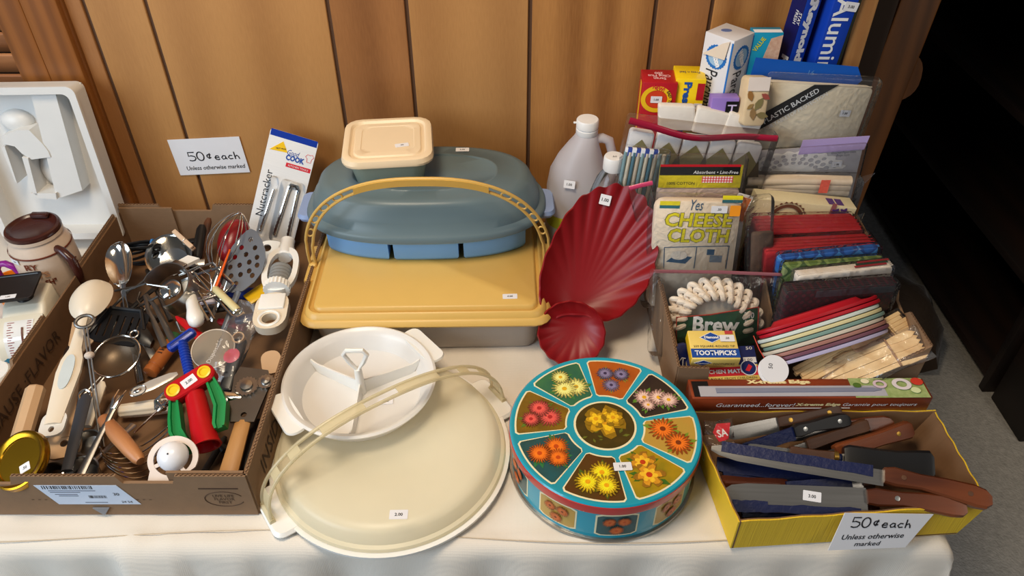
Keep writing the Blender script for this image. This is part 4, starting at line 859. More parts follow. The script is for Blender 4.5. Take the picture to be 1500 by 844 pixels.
# can opener
t, L_ = tool('can_opener', 'old steel can opener with geared wheels and pale wooden handle', 'can opener', P(378, 540, 0.075), P(332, 702, 0.050), 0)
PALEW = wood('pale_wood', (206, 158, 98), (170, 120, 68), 0.5, stretch=(2, 16, 16))
KS = Matrix.Scale(1.45, 4)
q = MB(); q.T = KS; q.plate([(0, -0.018), (0.012, -0.021), (0.055, -0.016), (0.066, -0.012), (0.066, 0.012), (0.050, 0.014), (0.020, 0.018), (0.004, 0.012)], [ell(0.003, 0.003, 10, 2, 0.058, 0)[::-1]], 0, 0.003); q.build('plate', DULL, t)
for x, y, r, n_ in ((0.026, -0.004, 0.012, 18), (0.020, 0.014, 0.009, 14)):
    q = MB(); q.T = KS @ on(x, y, 0.003); q.loft([[((r if k % 2 else r*0.86)*math.cos(PI*k/n_), (r if k % 2 else r*0.86)*math.sin(PI*k/n_), z) for k in range(2*n_)] for z in (0, 0.003)]); q.lathe([(r*0.55, 0.003), (r*0.5, 0.0055), (r*0.2, 0.006), (0.001, 0.0062)], 16); q.build('gear_wheel', STEEL, t)
q = MB(); q.T = KS; q.tube([(0.036, -0.008, 0.002), (0.038, -0.030, 0.004), (0.030, -0.036, 0.004)], [0.004, 0.007, 0.004], 8, flat=0.4); q.tube([(0.05, -0.014, 0), (0.052, -0.024, 0), (0.046, -0.026, 0)], 0.002, 6); q.build('turning_key', CHROME, t)
q = MB(); bar(q, [(0.088, .010, .005, -0.001, 0), (0.096, .0115, .006, -0.001, 0), (L_-0.006, .0135, .0065, -0.001, 0), (L_, .011, .005, -0.001, 0)], 12); q.build('wooden_grip', PALEW, t)
# second handle of the opener in the shade
t, L_ = tool('table_knife', 'dark brown handle in the shade beside the pale wooden can opener handle', 'handle', P(376, 615, 0.035), P(352, 690, 0.030)); q = MB(); q.box((L_/2, 0, 0), (L_, 0.018, 0.01), 0.003); q.build('grip', mat('dark_grip', (40, 30, 24), 0.5), t)
q = MB(); q.plate(rrect(0.03, 0.04, 0.013, 4), [], 0, 0.004); tag(q.build('spatula_end', TAN), 'rounded tan plastic blade behind the can opener wheels', 'spatula', TL_, fr(P(398, 532, 0.055), (1, 0.3, 0), (-0.3, 0.9, 0.3)))
# toy press: red body, blue T plunger, green arms, yellow rings
top, bot = P(265, 496, 0.118), P(301, 655, 0.062)
Y_ = (top-bot).normalized(); Mx = fr(P(283, 567, 0.092), V((1, 0, 0.0))-Y_*Y_.x, Y_); Lb = (P(283, 567, 0.092)-bot).length
t = thing('toy_juicer', 'red, green and blue plastic screw press with yellow rings', 'press', Mx, TL_)
q = MB(); q.T = Matrix.Rotation(PI/2, 4, 'X'); q.lathe([(0.013, 0.0), (0.0145, 0.02), (0.0155, 0.05), (0.0185, Lb-0.006), (0.0205, Lb), (0.0175, Lb), (0.014, Lb-0.012), (0.001, Lb-0.012)], 32); q.build('body', RED, t)
q = MB(); q.T = on(0, 0.002, 0, 14); q.stack([(rrect(0.070, 0.026, 0.0125, 6), -0.006), (rrect(0.074, 0.030, 0.0145, 6), -0.004), (rrect(0.074, 0.030, 0.0145, 6), 0.014), (rrect(0.070, 0.026, 0.0125, 6), 0.016)]); fl_ = q.build('flange', RED, t)
for sx in (-1, 1):
    q = MB(); q.T = on(0, 0.002, 0, 14) @ Matrix.Translation((sx*0.0235, 0, 0.0155)); q.lathe([(0.0095, 0), (0.0095, 0.0025), (0.007, 0.003), (0.0055, 0.001), (0.001, 0.001)], 24); q.build('yellow_ring', YELP, fl_)
sticker(t, on(0.0, 0.002, 0.016, 20), '2.00', 0.021, 0.014)
yT = (top-P(283, 567, 0.092)).length
q = MB(); n_ = 60; q.tube([(0, 0.010+(yT-0.014)*k/n_, 0.004) for k in range(n_+1)], [0.0078 if (k//2) % 2 else 0.0066 for k in range(n_+1)], 14); q.build('screw_plunger', BLUEP, t)
q = MB(); q.T = on(0.0, yT-0.006, 0.004, 22); q.box((0, 0, 0), (0.046, 0.015, 0.014), 0.0055); q.build('t_handle', BLUEP, t)
q = MB(); q.T = on(0.0, yT-0.006, 0.004, 22); q.box((0, 0, 0.0068), (0.034, 0.004, 0.002), 0.001); q.build('groove_shade_strip', mat('groove_shade_blue', (12, 34, 110), 0.4), t)  # raised strip in darker blue, painting the shade of a groove
for sx in (-1, 1):
    q = MB(); s0_ = (-0.026, -0.012) if sx < 0 else (0.026, 0.004)
    pts = [(s0_[0], s0_[1]), (s0_[0]*1.18, s0_[1]-0.030), (s0_[0]*1.18+0.002*sx, s0_[1]-0.05), (s0_[0]*0.98, s0_[1]-0.076), (s0_[0]*0.95, s0_[1]-0.084)]
    q.loft([[(x+a_*w2, y, 0.004+b_*0.009) for a_, b_ in ((-1, -1), (1, -1), (1, 1), (0.55, 1), (0.45, 0.5), (-0.45, 0.5), (-0.55, 1), (-1, 1))] for (x, y), w2 in zip(pts, (0.006, 0.0085, 0.009, 0.009, 0.007))]); q.build('squeeze_arm', GREENP, t)
# small red handled tool, spice jar, peeler
t, L_ = tool('red_tongs', 'small red plastic handled tool under the rods', 'tongs', P(258, 464, 0.075), P(300, 500, 0.055))
q = MB(); bar(q, [(0, .002, .002, 0, 0), (0.012, .006, .004, 0, 0), (L_, .009, .004, 0, 0)]); q.build('grip', RED, t)
q = MB(); q.tube([(0.01, -0.008, 0.003), (0.03, -0.016, 0.004), (0.045, -0.006, 0.004)], 0.0015, 6); q.build('wire', CHROME, t)
t, L_ = tool('spice_jar', 'small brown spice jar lying on its side', 'jar', P(219, 547, 0.024), P(254, 500, 0.030))
q = MB(); q.T = Matrix.Rotation(PI/2, 4, 'Y'); q.lathe([(0.009, 0), (0.0115, 0.001), (0.0118, 0.010), (0.0105, 0.011), (0.0105, 0.014), (0.0118, 0.015), (0.0118, L_-0.002), (0.009, L_)], 24); q.build('jar_body', mat('spice_brown', (166, 94, 44), 0.35, var=0.15), t)
for k in range(3): panel(t, fr((L_*0.5+0.006*k, -0.001, 0.0117), (0, -1, 0), (1, 0, 0)), 0.008, 0.0022, mat('dark_brown_print', (60, 34, 20), 0.6), 'fine_print', 0.0003)
q = MB(); q.T = Matrix.Rotation(PI/2, 4, 'Y'); q.lathe([(0.0125, L_*0.92), (0.0125, L_*1.15), (0.001, L_*1.16)], 20); q.build('green_cap', mat('cap_green', (40, 84, 44), 0.4), t)
t, L_ = tool('paring_peeler', 'flat steel peeler with long rounded handle and loop end', 'peeler', P(192, 578, 0.056), P(260, 547, 0.058), 10)
q = MB(); bar(q, [(0, .002, .0012, 0, 0), (0.004, .007, .0018, 0, 0), (0.03, .0095, .0018, 0, 0), (L_-.01, .007, .0018, 0, 0), (L_, .003, .001, 0, 0)], 12); q.build('handle', mat('peeler_grey', (190, 182, 172), 0.3, 0.3), t)
q = MB(); q.tube([(0.0105+0.0115*math.cos(a), 0.0085*math.sin(a), 0.001) for a in [2*PI*k/18 for k in range(18)]], 0.0012, 6, closed=True); q.ball((0.010, 0, 0.002), (0.006, 0.004, 0.002)); q.build('loop', CHROME, t)
t, L_ = tool('rolling_tool', 'ridged ivory handle lying across the tray floor', 'handle', P(175, 603, 0.022), P(266, 592, 0.024))
q = MB(); q.T = Matrix.Rotation(PI/2, 4, 'Y'); q.loft([[(r*(1+0.06*math.cos(8*a))*math.cos(a), r*(1+0.06*math.cos(8*a))*math.sin(a), z) for a in [2*PI*k/48 for k in range(48)]] for r, z in ((0.007, 0), (0.010, 0.003), (0.0115, L_*.5), (0.0105, L_-.003), (0.007, L_))]); q.build('grip', IVORY, t)
# crank mechanism with long rod
t, L_ = tool('drill_rod', 'thin copper-bright rod with chrome clamp slanting past the toy press', 'skewer', P(197, 634, 0.030), P(262, 572, 0.066))
q = MB(); q.tube([(0, 0, 0), (L_, 0, 0)], 0.0015, 8); q.build('rod', mat('rod_copper', (214, 176, 150), 0.2, 1.0), t)
q = MB(); q.box((L_*.62, 0, 0), (0.020, 0.012, 0.008), 0.003); q.tube([(L_*.62, -0.008, 0), (L_*.62, 0.014, 0.002)], 0.004, 10); q.tube([(L_*.5, 0.004, 0), (L_*.6, 0.012, 0.006), (L_*.8, 0.012, 0.006), (L_*.88, 0.002, 0)], 0.0022, 8); q.build('clamp', CHROME, t)
# pastry blender
t, L_ = tool('pastry_blender', 'pastry blender with turned wooden handle and loops of wire', 'pastry blender', P(150, 612, 0.066), P(206, 676, 0.062))
TURN = wood('turned_wood', (192, 132, 84), (150, 92, 52), 0.45, stretch=(2, 14, 14))
q = MB(); q.T = Matrix.Rotation(PI/2, 4, 'Y'); q.lathe([(0.004, 0), (0.0085, 0.003), (0.0095, 0.012), (0.0115, L_*.45), (0.0105, L_*.75), (0.0085, L_-.006), (0.006, L_)], 24); q.build('wooden_handle', TURN, t)
inv = t.matrix_world.inverted()
for k in range(6):
    pa, pm1, pm2, pb = P(146+k*1.5, 655+k*5, .05), P(152+k*8, 672+k*9, .014), P(205+k*6, 674+k*7, .010), P(262+k*1, 608+k*4, .05)
    pts = []
    for i in range(17):
        s_ = i/16; pts.append(inv @ (pa*(1-s_)**3 + pm1*3*s_*(1-s_)**2 + pm2*3*s_*s_*(1-s_) + pb*s_**3))
    q = MB(); q.tube(pts, 0.0011, 6); q.build('wire', CHROME, t)
# egg separator
Mx = fr(P(254, 672, 0.074), (1, 0.12, 0), (-0.1, 0.80, 0.48)); t = thing('egg_separator', 'white plastic egg separator with domed cup at the tray front', 'egg separator', Mx, TL_)
PINKW = mat('pinkish_white', (220, 204, 192), 0.35)
outer = [(0.033*math.cos(a), 0.030*math.sin(a)) for a in [math.radians(-28+236*k/28) for k in range(29)]] + [(-0.032, -0.032), (-0.024, -0.037), (-0.004, -0.036)]
q = MB(); q.plate(outer, [ell(0.0255, 0.0225, 32, 2, 0, 0)[::-1]], -0.002, 0.002); q.build('frame', PINKW, t)
for a in (70, 200, -50):
    q = MB(); q.T = on(0, 0, 0, a); q.box((0.0215, 0, 0), (0.012, 0.005, 0.003)); q.build('spoke', PINKW, t)
q = MB(); q.T = Matrix.Translation((0, 0.003, 0.001)); q.lathe([(0.0205*math.cos(PI/2*k/9), 0.018*math.sin(PI/2*k/9)) for k in range(10)], 32); q.build('dome', mat('egg_white', (226, 226, 230), 0.25), t)
q = MB(); q.T = Matrix.Translation((-0.001, 0.004, 0.0192)); q.lathe([(0.0012, 0), (0.0012, 0.0004)], 8); q.build('vent_hole', INK, t)
# carving fork, measuring spoons and scoops
t, L_ = tool('carving_fork', 'two-pronged dark steel fork lying over the measuring scoops', 'fork', P(180, 572, 0.085), P(110, 712, 0.050))
for y in (-0.005, 0.005):
    q = MB(); q.tube([(0, y*1.1, 0.001), (0.016, y*0.9, 0.004), (0.030, y*0.3, 0.002)], [0.0008, 0.0022, 0.003], 8); q.build('prong', CHROME, t)
q = MB(); bar(q, [(0.026, .006, .002, 0.002, 0), (0.036, .004, .0025, 0, 0), (L_*.5, .0045, .003, 0, 0), (L_, .007, .0025, 0, 0)]); q.build('handle', DULL, t)
for i, (px0, py0, r, hx, hy, lb) in enumerate(((118, 693, 0.024, 165, 650, 'steel measuring scoop nearest the shipping label'), (128, 648, 0.019, 160, 600, 'small steel measuring scoop under the carving fork'), (72, 700, 0.021, 50, 640, 'dark steel measuring scoop beside the golden lid'))):
    Mx = fr(P(px0, py0, 0.040), (1, 0, 0), (0, 0.95, 0.25)); t = thing('measuring_scoop', lb, 'scoop', Mx, TL_)
    q = MB(); q.lathe([(r*0.6, -r*0.9), (r*0.85, -r*0.7), (r, 0), (r*1.05, 0.0008), (r*0.96, 0), (r*0.8, -r*0.65), (0.001, -r*0.85)], 32); q.build('bowl', STEEL if i < 2 else DULL, t)
    e = Mx.inverted() @ P(hx, hy, 0.035); e.normalize()
    q = MB(); q.tube([e*r, e*(r+0.05), e*(r+0.075)], [0.004, 0.004, 0.006], 8, flat=0.4); q.build('handle', STEEL if i < 2 else DULL, t)
for (a_, b_, w_, m_, lb) in ((P(126, 578, .066), P(98, 690, .052), .0095, mat('slate_plastic', (50, 52, 58), 0.4), 'slate grey plastic spoon handle left of the carving fork'), (P(102, 508, .050), P(72, 610, .046), .006, mat('dark_bronze', (66, 50, 42), 0.35, 0.6), 'thin bronze coloured handle between cardboard and ivory spoon'), (P(150, 560, .05), P(128, 625, .04), .008, IVORY, 'short ivory handle beneath the ring skewer')):
    t, L_ = tool('kitchen_tool', lb, 'handle', a_, b_); q = MB(); bar(q, [(0, w_*.5, .003, 0, 0), (0.008, w_, .004, 0, 0), (L_*.5, w_*.9, .004, 0, 0), (L_, w_*.8, .004, 0, 0)], 10); q.build('grip', m_, t)
t, L_ = tool('spoon_ring', 'bright steel ring hook between the black handles', 'hook', P(122, 572, .07), P(132, 600, .06)); q = MB(); q.tube([(0.010+0.010*math.cos(a), 0.008*math.sin(a), 0) for a in [2*PI*k/16 for k in range(16)]], 0.0018, 6, closed=True); q.build('loop', CHROME, t)
t, L_ = tool('grater', 'tan eight-sided plastic handle standing in the near corner', 'handle', P(53, 568, 0.070), P(28, 652, 0.050)); q = MB(); bar(q, [(0, .012, .010, 0, 0), (0.003, .014, .012, 0, 0), (L_, .014, .012, 0, 0)], 8); q.build('grip', TAN, t, ang=20)
# golden lid
GOLD = mat('gold_metal', (166, 122, 26), 0.25, 0.95, var=0.08)
Mx = fr(P(27, 674, 0.080), (1, 0.05, 0.28), (-0.08, 0.9, 0.38)); t = thing('gold_lid', 'round golden metal lid with price sticker in the near tray corner', 'lid', Mx, TL_)
q = MB(); q.lathe([(0.0395, -0.010), (0.0405, -0.008), (0.0395, -0.004), (0.0405, -0.001), (0.0400, 0.001), (0.0375, 0.002), (0.0355, 0.0005), (0.031, -0.0005), (0.030, -0.002), (0.001, -0.002)], 48); q.build('lid_disc', GOLD, t)
sticker(t, on(0.010, -0.012, -0.002, 20), '.50', 0.015, 0.012)
t, L_ = tool('mixer_beater', 'chrome mixer beater with four bent blades in the middle of the heap', 'beater', P(282, 398, 0.100), P(330, 452, 0.070), 0)
for k in range(4):
    a = PI/4+PI/2*k; q = MB(); q.tube([(0, 0, 0), (0.006, 0.014*math.cos(a), 0.014*math.sin(a)), (0.030, 0.019*math.cos(a), 0.019*math.sin(a)), (0.048, 0.008*math.cos(a), 0.008*math.sin(a)), (0.052, 0, 0)], 0.0013, 6, flat=0.6); q.build('blade', CHROME, t)
q = MB(); q.tube([(0.0, 0, 0), (L_+0.02, 0, 0)], 0.0022, 8); q.build('shaft', CHROME, t)
for i, (a_, b_, r, m_, lb) in enumerate(((P(170, 470, .05), P(232, 418, .055), .005, BLACK, 'black rod handle running under the steel spoon'), (P(215, 395, .05), P(250, 470, .05), .004, DULL, 'dull steel bar standing between cord and metal band'), (P(235, 360, .05), P(290, 352, .055), .007, BLACK, 'black handle lying behind the steel cup'), (P(300, 455, .055), P(352, 448, .06), .009, BLACK, 'black gadget handle under the cream crimper'), (P(180, 445, .045), P(230, 470, .05), .008, mat('dark_grip', (40, 30, 24), 0.5), 'dark handle low behind the slotted turner'), (P(262, 445, .06), P(318, 438, .06), .010, mat('pale_lilac_plastic', (196, 190, 206), 0.35), 'pale lilac plastic handle under the wire masher'), (P(345, 470, .05), P(378, 462, .055), .009, mat('dark_navy', (20, 26, 60), 0.4), 'dark navy handle beside the clear bag of cutters'))):
    t, L_ = tool('kitchen_tool', lb, 'handle', a_, b_); q = MB(); bar(q, [(0, r*.6, r*.5, 0, 0), (0.006, r, r*.7, 0, 0), (L_*.6, r*.85, r*.6, 0, 0), (L_, r, r*.7, 0, 0)], 10); q.build('grip', m_, t)
# loose dark bits that fill the bottom of the heap
for i, (a_, b_, r, m_, lb) in enumerate(((P(290, 620, .012), P(330, 660, .012), .006, BLACK, 'black rod handle low in the tray by the egg separator'), (P(330, 640, .012), P(300, 690, .012), .005, mat('dark_grip', (40, 30, 24), 0.5), 'dark slim handle on the tray floor beside the wooden grip'), (P(200, 480, .02), P(235, 540, .02), .006, IVORY, 'ivory handle low between strainer and spice jar'), (P(320, 470, .03), P(360, 480, .03), .008, mat('deep_red', (128, 14, 22), 0.3), 'dark red handle low behind the disposable packet'), (P(95, 620, .02), P(135, 660, .02), .006, BLACK, 'black handle low beneath the tan spatula'))):
    t, L_ = tool('kitchen_tool', lb, 'handle', a_, b_); q = MB(); bar(q, [(0, r*.6, r*.5, 0, 0), (0.006, r, r*.7, 0, 0), (L_, r, r*.7, 0, 0)], 10); q.build('grip', m_, t)

# ------------------------------------------------------------------ things left of the tray
TL, TR, BR = Pd(-95, 130, 1.222), Pd(106, 127, 1.222), Pd(163, 330, 1.196)
Xv = (TR-TL); Mq, w_, h_ = quad(TL, TR, BR-Xv)
ct = thing('cutlery_tray', 'white plastic cutlery tray with shaped compartments leaning on the louvered door', 'cutlery tray', Mq)
TW_ = mat('tray_white', (214, 212, 208), 0.4, var=0.03)
hh = h_+0.03; q = MB()
q.stack([(rrect(w_, hh, 0.014, 5, 0, h_-hh/2), 0.0), (rrect(w_, hh, 0.014, 5, 0, h_-hh/2), -0.006), (rrect(w_-0.008, hh-0.008, 0.012, 5, 0, h_-hh/2), -0.006), (rrect(w_-0.012, hh-0.012, 0.012, 5, 0, h_-hh/2), -0.046), (rrect(w_-0.018, hh-0.018, 0.012, 5, 0, h_-hh/2), -0.044), (rrect(w_-0.026, hh-0.026, 0.012, 5, 0, h_-hh/2), 0.0)], loop=True)
q.build('rim', TW_, ct)
MB().box((0, h_-hh/2, -0.043), (w_-0.016, hh-0.016, 0.003)).build('tray_floor', TW_, ct)
def ridge(poly, z0=-0.043, z1=-0.004): 
    q_ = MB(); q_.stack([(poly, z0), (poly, z1-0.003), ([(x*0.985+0.015*sum(p[0] for p in poly)/len(poly), y*0.99+0.01*sum(p[1] for p in poly)/len(poly)) for x, y in poly], z1)]); q_.build('divider', TW_, ct)
kx = lambda px, py: tuple((Mq.inverted() @ (lambda d: V((0, 0, CAMH)) + d*(((Mq.translation-V((0, 0, CAMH))).dot(Mq.col[2].xyz))/d.dot(Mq.col[2].xyz)))(ray(px, py))).xy)
def pl(*pts): return [kx(x/731*260, 100+y/844*300) for x, y in pts]
ridge(pl((112, 105), (215, 105), (330, 515), (240, 545), (222, 545), (205, 480)), z1=-0.010)
ridge(pl((0, 285), (60, 262), (110, 262), (165, 318), (190, 350), (200, 375), (120, 385), (80, 360), (50, 330), (0, 320)), z1=-0.008)
ridge(pl((85, 370), (110, 375), (150, 530), (130, 520)))
ridge(pl((0, 330), (14, 325), (66, 480), (56, 470)))
ridge(pl((120, 520), (225, 520), (230, 545), (150, 540)))
q = MB(); q.T = Matrix.Translation((*kx(25/731*260, 100+270/300*0+250/844*300), -0.040)); q.ball((0, 0, 0), (0.03, 0.022, 0.02)); q.build('finger_bump', TW_, ct)
q = MB(); q.T = Matrix.Translation((*kx(170/731*260, 100+455/844*300), -0.040)); q.ball((0, 0, 0), (0.02, 0.032, 0.012)); q.build('finger_bump', TW_, ct)
# mug
MUG = mat('mug_stoneware', (206, 184, 164), 0.35, var=0.06, scale=120); MBR = mat('mug_brown', (62, 28, 22), 0.25)
mc = P(47, 331, 0.150); mg = thing('thermal_mug', 'beige thermal mug with dark brown lid and handle', 'mug', at(mc.x+0.004, mc.y-0.006, 0.0))
q = MB(); q.lathe([(0.040, 0.0), (0.047, 0.004), (0.050, 0.02), (0.050, 0.112), (0.048, 0.124), (0.043, 0.133), (0.042, 0.138), (0.044, 0.140), (0.0435, 0.148), (0.038, 0.149)], 48); q.build('mug_body', MUG, mg)
q = MB(); q.lathe([(0.0435, 0.146), (0.0445, 0.149), (0.0430, 0.154), (0.039, 0.156), (0.036, 0.152), (0.033, 0.150), (0.001, 0.150)], 48); ld = q.build('mug_lid', MBR, mg)
q = MB(); q.box((0.0, 0.030, 0.156), (0.03, 0.012, 0.008), 0.003); q.build('sip_tab', MBR, ld)
ha = math.radians(-28); q = MB(); q.T = Matrix.Rotation(ha, 4, 'Z'); q.tube([(0.043, 0, 0.122), (0.058, 0, 0.122), (0.074, 0, 0.110), (0.078, 0, 0.085), (0.072, 0, 0.055), (0.052, 0, 0.040)], [0.007, 0.0075, 0.0075, 0.0075, 0.007, 0.006], 10); q.build('handle', MBR, mg)
def wrap_text(s_, par, r, ang, z, h_, w_, m_):
    a_ = math.radians(ang); text(s_, par, fr((r*math.cos(a_), r*math.sin(a_), z), (-math.sin(a_), math.cos(a_), 0), (0, 0, 1)), h=h_, w=w_, m=m_, off=0.04, dz=0.0012)
BRN = mat('mug_print_brown', (110, 48, 26), 0.5); TANP = mat('mug_print_tan', (186, 136, 100), 0.5)
def ringband(z, m_):
    q_ = MB(); q_.lathe([(0.0500, z), (0.0506, z+0.0006), (0.0506, z+0.003), (0.0500, z+0.0036)], 48, cap=(False, False)); q_.build('printed_band', m_, mg)
ringband(0.1165, BRN)
for (s_, z, w_, m_), ag in zip((('RY', 0.104, 0.021, BRN), ('TS', 0.087, 0.021, TANP), ('SH"', 0.070, 0.018, BRN)), (-86, -72, -64)):
    wrap_text(s_, mg, 0.0503, ag, z, 0.012, w_, m_)
wrap_text('C', mg, 0.0503, -8, 0.085, 0.014, 0.014, BRN); 
a_ = math.radians(-118); sticker(mg, fr((0.0507*math.cos(a_), 0.0507*math.sin(a_), 0.112), (-math.sin(a_), math.cos(a_), 0), (0, 0, 1)), '1.00', 0.019, 0.009)
# purple handled cup and orange cup beside it
pc_ = P(14, 392, 0.085); pcu = thing('measuring_cup', 'purple plastic measuring cup with looped handle beside the mug', 'cup', at(pc_.x-0.012, pc_.y, 0))
PUR = mat('purple_plastic', (128, 22, 128), 0.3)
q = MB(); q.lathe([(0.022, 0.0), (0.026, 0.004), (0.030, 0.055), (0.032, 0.056), (0.029, 0.056), (0.025, 0.006), (0.001, 0.004)], 32); q.build('cup_bowl', mat('orange_cup', (226, 120, 22), 0.35), pcu)
q = MB(); q.tube([(-0.012, 0, 0.05), (-0.012, 0.0, 0.08), (-0.004, 0, 0.092), (0.008, 0, 0.094), (0.020, 0, 0.086), (0.028, 0, 0.066), (0.040, 0, 0.040)], 0.0058, 10); q.build('handle', PUR, pcu)
# kitchen scale
sc0 = P(42, 462, 0.055); ks = thing('kitchen_scale', 'small ivory kitchen scale with black platform and curved dial', 'scale', at(sc0.x-0.004, sc0.y+0.004, 0, 12))
SCW = mat('scale_ivory', (214, 206, 186), 0.35)
q = MB(); q.stack([(rrect(0.075, 0.115, 0.012), 0), (rrect(0.078, 0.118, 0.013), 0.004), (rrect(0.072, 0.105, 0.012, 4, 0.001, 0.004), 0.045), (rrect(0.066, 0.060, 0.010, 4, 0.001, 0.026), 0.072), (rrect(0.060, 0.054, 0.009, 4, 0.001, 0.026), 0.075)]); q.build('scale_body', SCW, ks)
def dial(off, w0, e0):
    pts = []
    for k in range(9):
        a_ = math.radians(-8+86*k/8); pts.append((-0.020-0.052*math.cos(a_)*1.0+0.0, 0.008+0.062*math.sin(a_)))
    return pts
q = MB(); prof = [(-0.072, 0.006), (-0.0715, 0.022), (-0.066, 0.040), (-0.056, 0.055), (-0.040, 0.065), (-0.022, 0.069)]
q.loft([[(x, y, z) for y, z in prof]+[(x, -0.02, 0.0605), (x, -0.05, 0.006)] for x in (-0.034, -0.030, 0.030, 0.034)]); q.build('dial_housing', SCW, ks)
dm = mat('dial_white', (224, 222, 218), 0.08, coat=1.0)
def onprof(s_, out=0.0006):
    i = min(int(s_*5), 4); f_ = s_*5-i; a0_, a1_ = prof[i], prof[i+1]; dy, dz = a1_[0]-a0_[0], a1_[1]-a0_[1]; l_ = math.hypot(dy, dz)
    return (a0_[0]+dy*f_-dz/l_*out, a0_[1]+dz*f_+dy/l_*out)
q = MB(); q.loft([[(x, onprof(.1+.8*k/10)[0], onprof(.1+.8*k/10)[1]) for k in range(11)]+[(x, onprof(.1+.8*k/10, -.001)[0], onprof(.1+.8*k/10, -.001)[1]) for k in range(10, -1, -1)] for x in (-0.022, 0.022)]); dl = q.build('dial_window', dm, ks)
q = MB()
for k in range(17):
    y, z = onprof(.14+.72*k/16, 0.0009); q.box((-0.014 if k % 2 else -0.012, y, z), (0.010 if k % 4 == 0 else 0.006, 0.0008, 0.0008)); q.box((0.016, y, z), (0.006, 0.0008, 0.0008))
q.build('dial_marks', mat('dial_red', (150, 60, 50), 0.5), dl, smooth=False, stuff=True)
q = MB(); q.tube([(0.006, *onprof(.15+.6*k/6, 0.0012)) for k in range(7)], 0.0016, 6); q.build('pointer', mat('dial_brown', (110, 70, 60), 0.4), dl)
q = MB(); q.lathe([(0.014, 0), (0.012, 0.004), (0.009, 0.012), (0.010, 0.026)], 20); q.build('platform_stem', BLACK, ks, M=Matrix.Translation((0, 0.018, 0.073)))
q = MB(); q.stack([(rrect(0.085, 0.062, 0.004), 0.0), (rrect(0.092, 0.070, 0.006), 0.003), (rrect(0.092, 0.070, 0.006), 0.007), (rrect(0.086, 0.064, 0.004), 0.0065), (rrect(0.084, 0.062, 0.004), 0.005)])
pf = q.build('platform', BLACK, ks, M=Matrix.Translation((-0.016, 0.012, 0.098))); sticker(ks, fr((-0.008, -0.012, 0.1034), (1, 0, 0), (0, 1, 0)), '1.00', 0.024, 0.010)
# white ribbed jar lid and teal item
jl = P(2, 545, 0.045); q = MB(); q.loft([[(r*(1+0.02*(k % 2))*math.cos(2*PI*k/60), r*(1+0.02*(k % 2))*math.sin(2*PI*k/60), z) for k in range(60)] for r, z in ((0.026, 0), (0.028, 0.003), (0.028, 0.040), (0.025, 0.044), (0.001, 0.044))])
tag(q.build('jar', WHITEP), 'white ribbed plastic jar top at the foot of the scale', 'jar', M=at(jl.x-0.018, jl.y, 0.0))
q = MB(); q.stack([(rrect(0.03, 0.03, 0.006), 0), (rrect(0.032, 0.032, 0.007), 0.02), (rrect(0.028, 0.028, 0.006), 0.024)])
tp = P(26, 527, 0.02); tag(q.build('teal_cap', mat('teal_cap', (16, 96, 120), 0.4)), 'small teal plastic cap between scale and cardboard tray', 'cap', M=at(tp.x-0.012, tp.y+0.012, 0))
# ================================================================== right-hand cardboard box and its packets
rbx = thing('cardboard_box', 'brown open cardboard box holding packets, napkins and paper plates', 'cardboard box', at(0, 0, 0.0005))
FLc, FRc, BLc, BRc = V((0.2466, 0.795, 0)), V((0.609, 0.801, 0)), V((0.240, 1.185, 0)), V((0.618, 1.19, 0))
q = MB(); q.prism([(p.x, p.y) for p in (FLc, FRc, BRc, BLc)], 0.0005, 0.003); q.build('box_floor', CARDIN, rbx, smooth=False)
def rwall(a_, b_, poly, nm='box_wall', flutes=()):
    d_ = (b_-a_); L_ = d_.length; M_ = fr(a_, d_, (0, 0, 1))
    q_ = MB(); q_.prism([(x*L_, z) for x, z in poly], -0.002, 0.0022); o_ = q_.build(nm, CARD, rbx, smooth=False, M=M_)
    for x0, z0, x1, z1 in flutes:
        q_ = MB(); q_.T = Matrix(((1, 0, 0, 0), (0, 0, 1, 0), (0, -1, 0, 0), (0, 0, 0, 1))); flute(q_, (x0*L_, 0, z0), (x1*L_, 0, z1)); q_.build('corrugated_edge', FLUTESHADE, o_, smooth=False)
rwall(FLc, FRc, [(0, 0), (1, 0), (1, 0.129), (0.98, 0.122), (0.80, 0.070), (0.78, 0.045), (0.135, 0.045), (0.125, 0.088), (0.0, 0.091)], flutes=[(0.0, 0.091, 0.12, 0.088), (0.80, 0.070, 0.98, 0.122)])
rwall(FRc, BRc, [(0, 0), (1, 0), (1, 0.125), (0.34, 0.125), (0.31, 0.110), (0.24, 0.106), (0.20, 0.124), (0, 0.129)], flutes=[(0, 0.129, 0.20, 0.124), (0.34, 0.125, 1, 0.125)])
rwall(BLc, FLc, [(0, 0), (1, 0), (1, 0.091), (0.8, 0.100), (0.0, 0.105)], flutes=[(0.8, 0.100, 0.0, 0.105), (1, 0.091, 0.8, 0.100)])
rwall(BRc, BLc, [(0, 0), (1, 0), (1, 0.09), (0, 0.09)])
q = MB(); q.box((0.2505, 0.93, 0.048), (0.003, 0.18, 0.085)); q.build('inner_flap', CARDIN, rbx, smooth=False)
# inner card divider between coffee filters and napkins
q = MB(); q.prism([(-0.002, 0), (0.16, 0), (0.15, 0.115), (0.0, 0.04)], -0.0015, 0.0015); q.build('card_divider', CARD, rbx, smooth=False, M=fr((0.425, 0.868, 0.004), (-0.05, 1, 0), (0, 0, 1)))

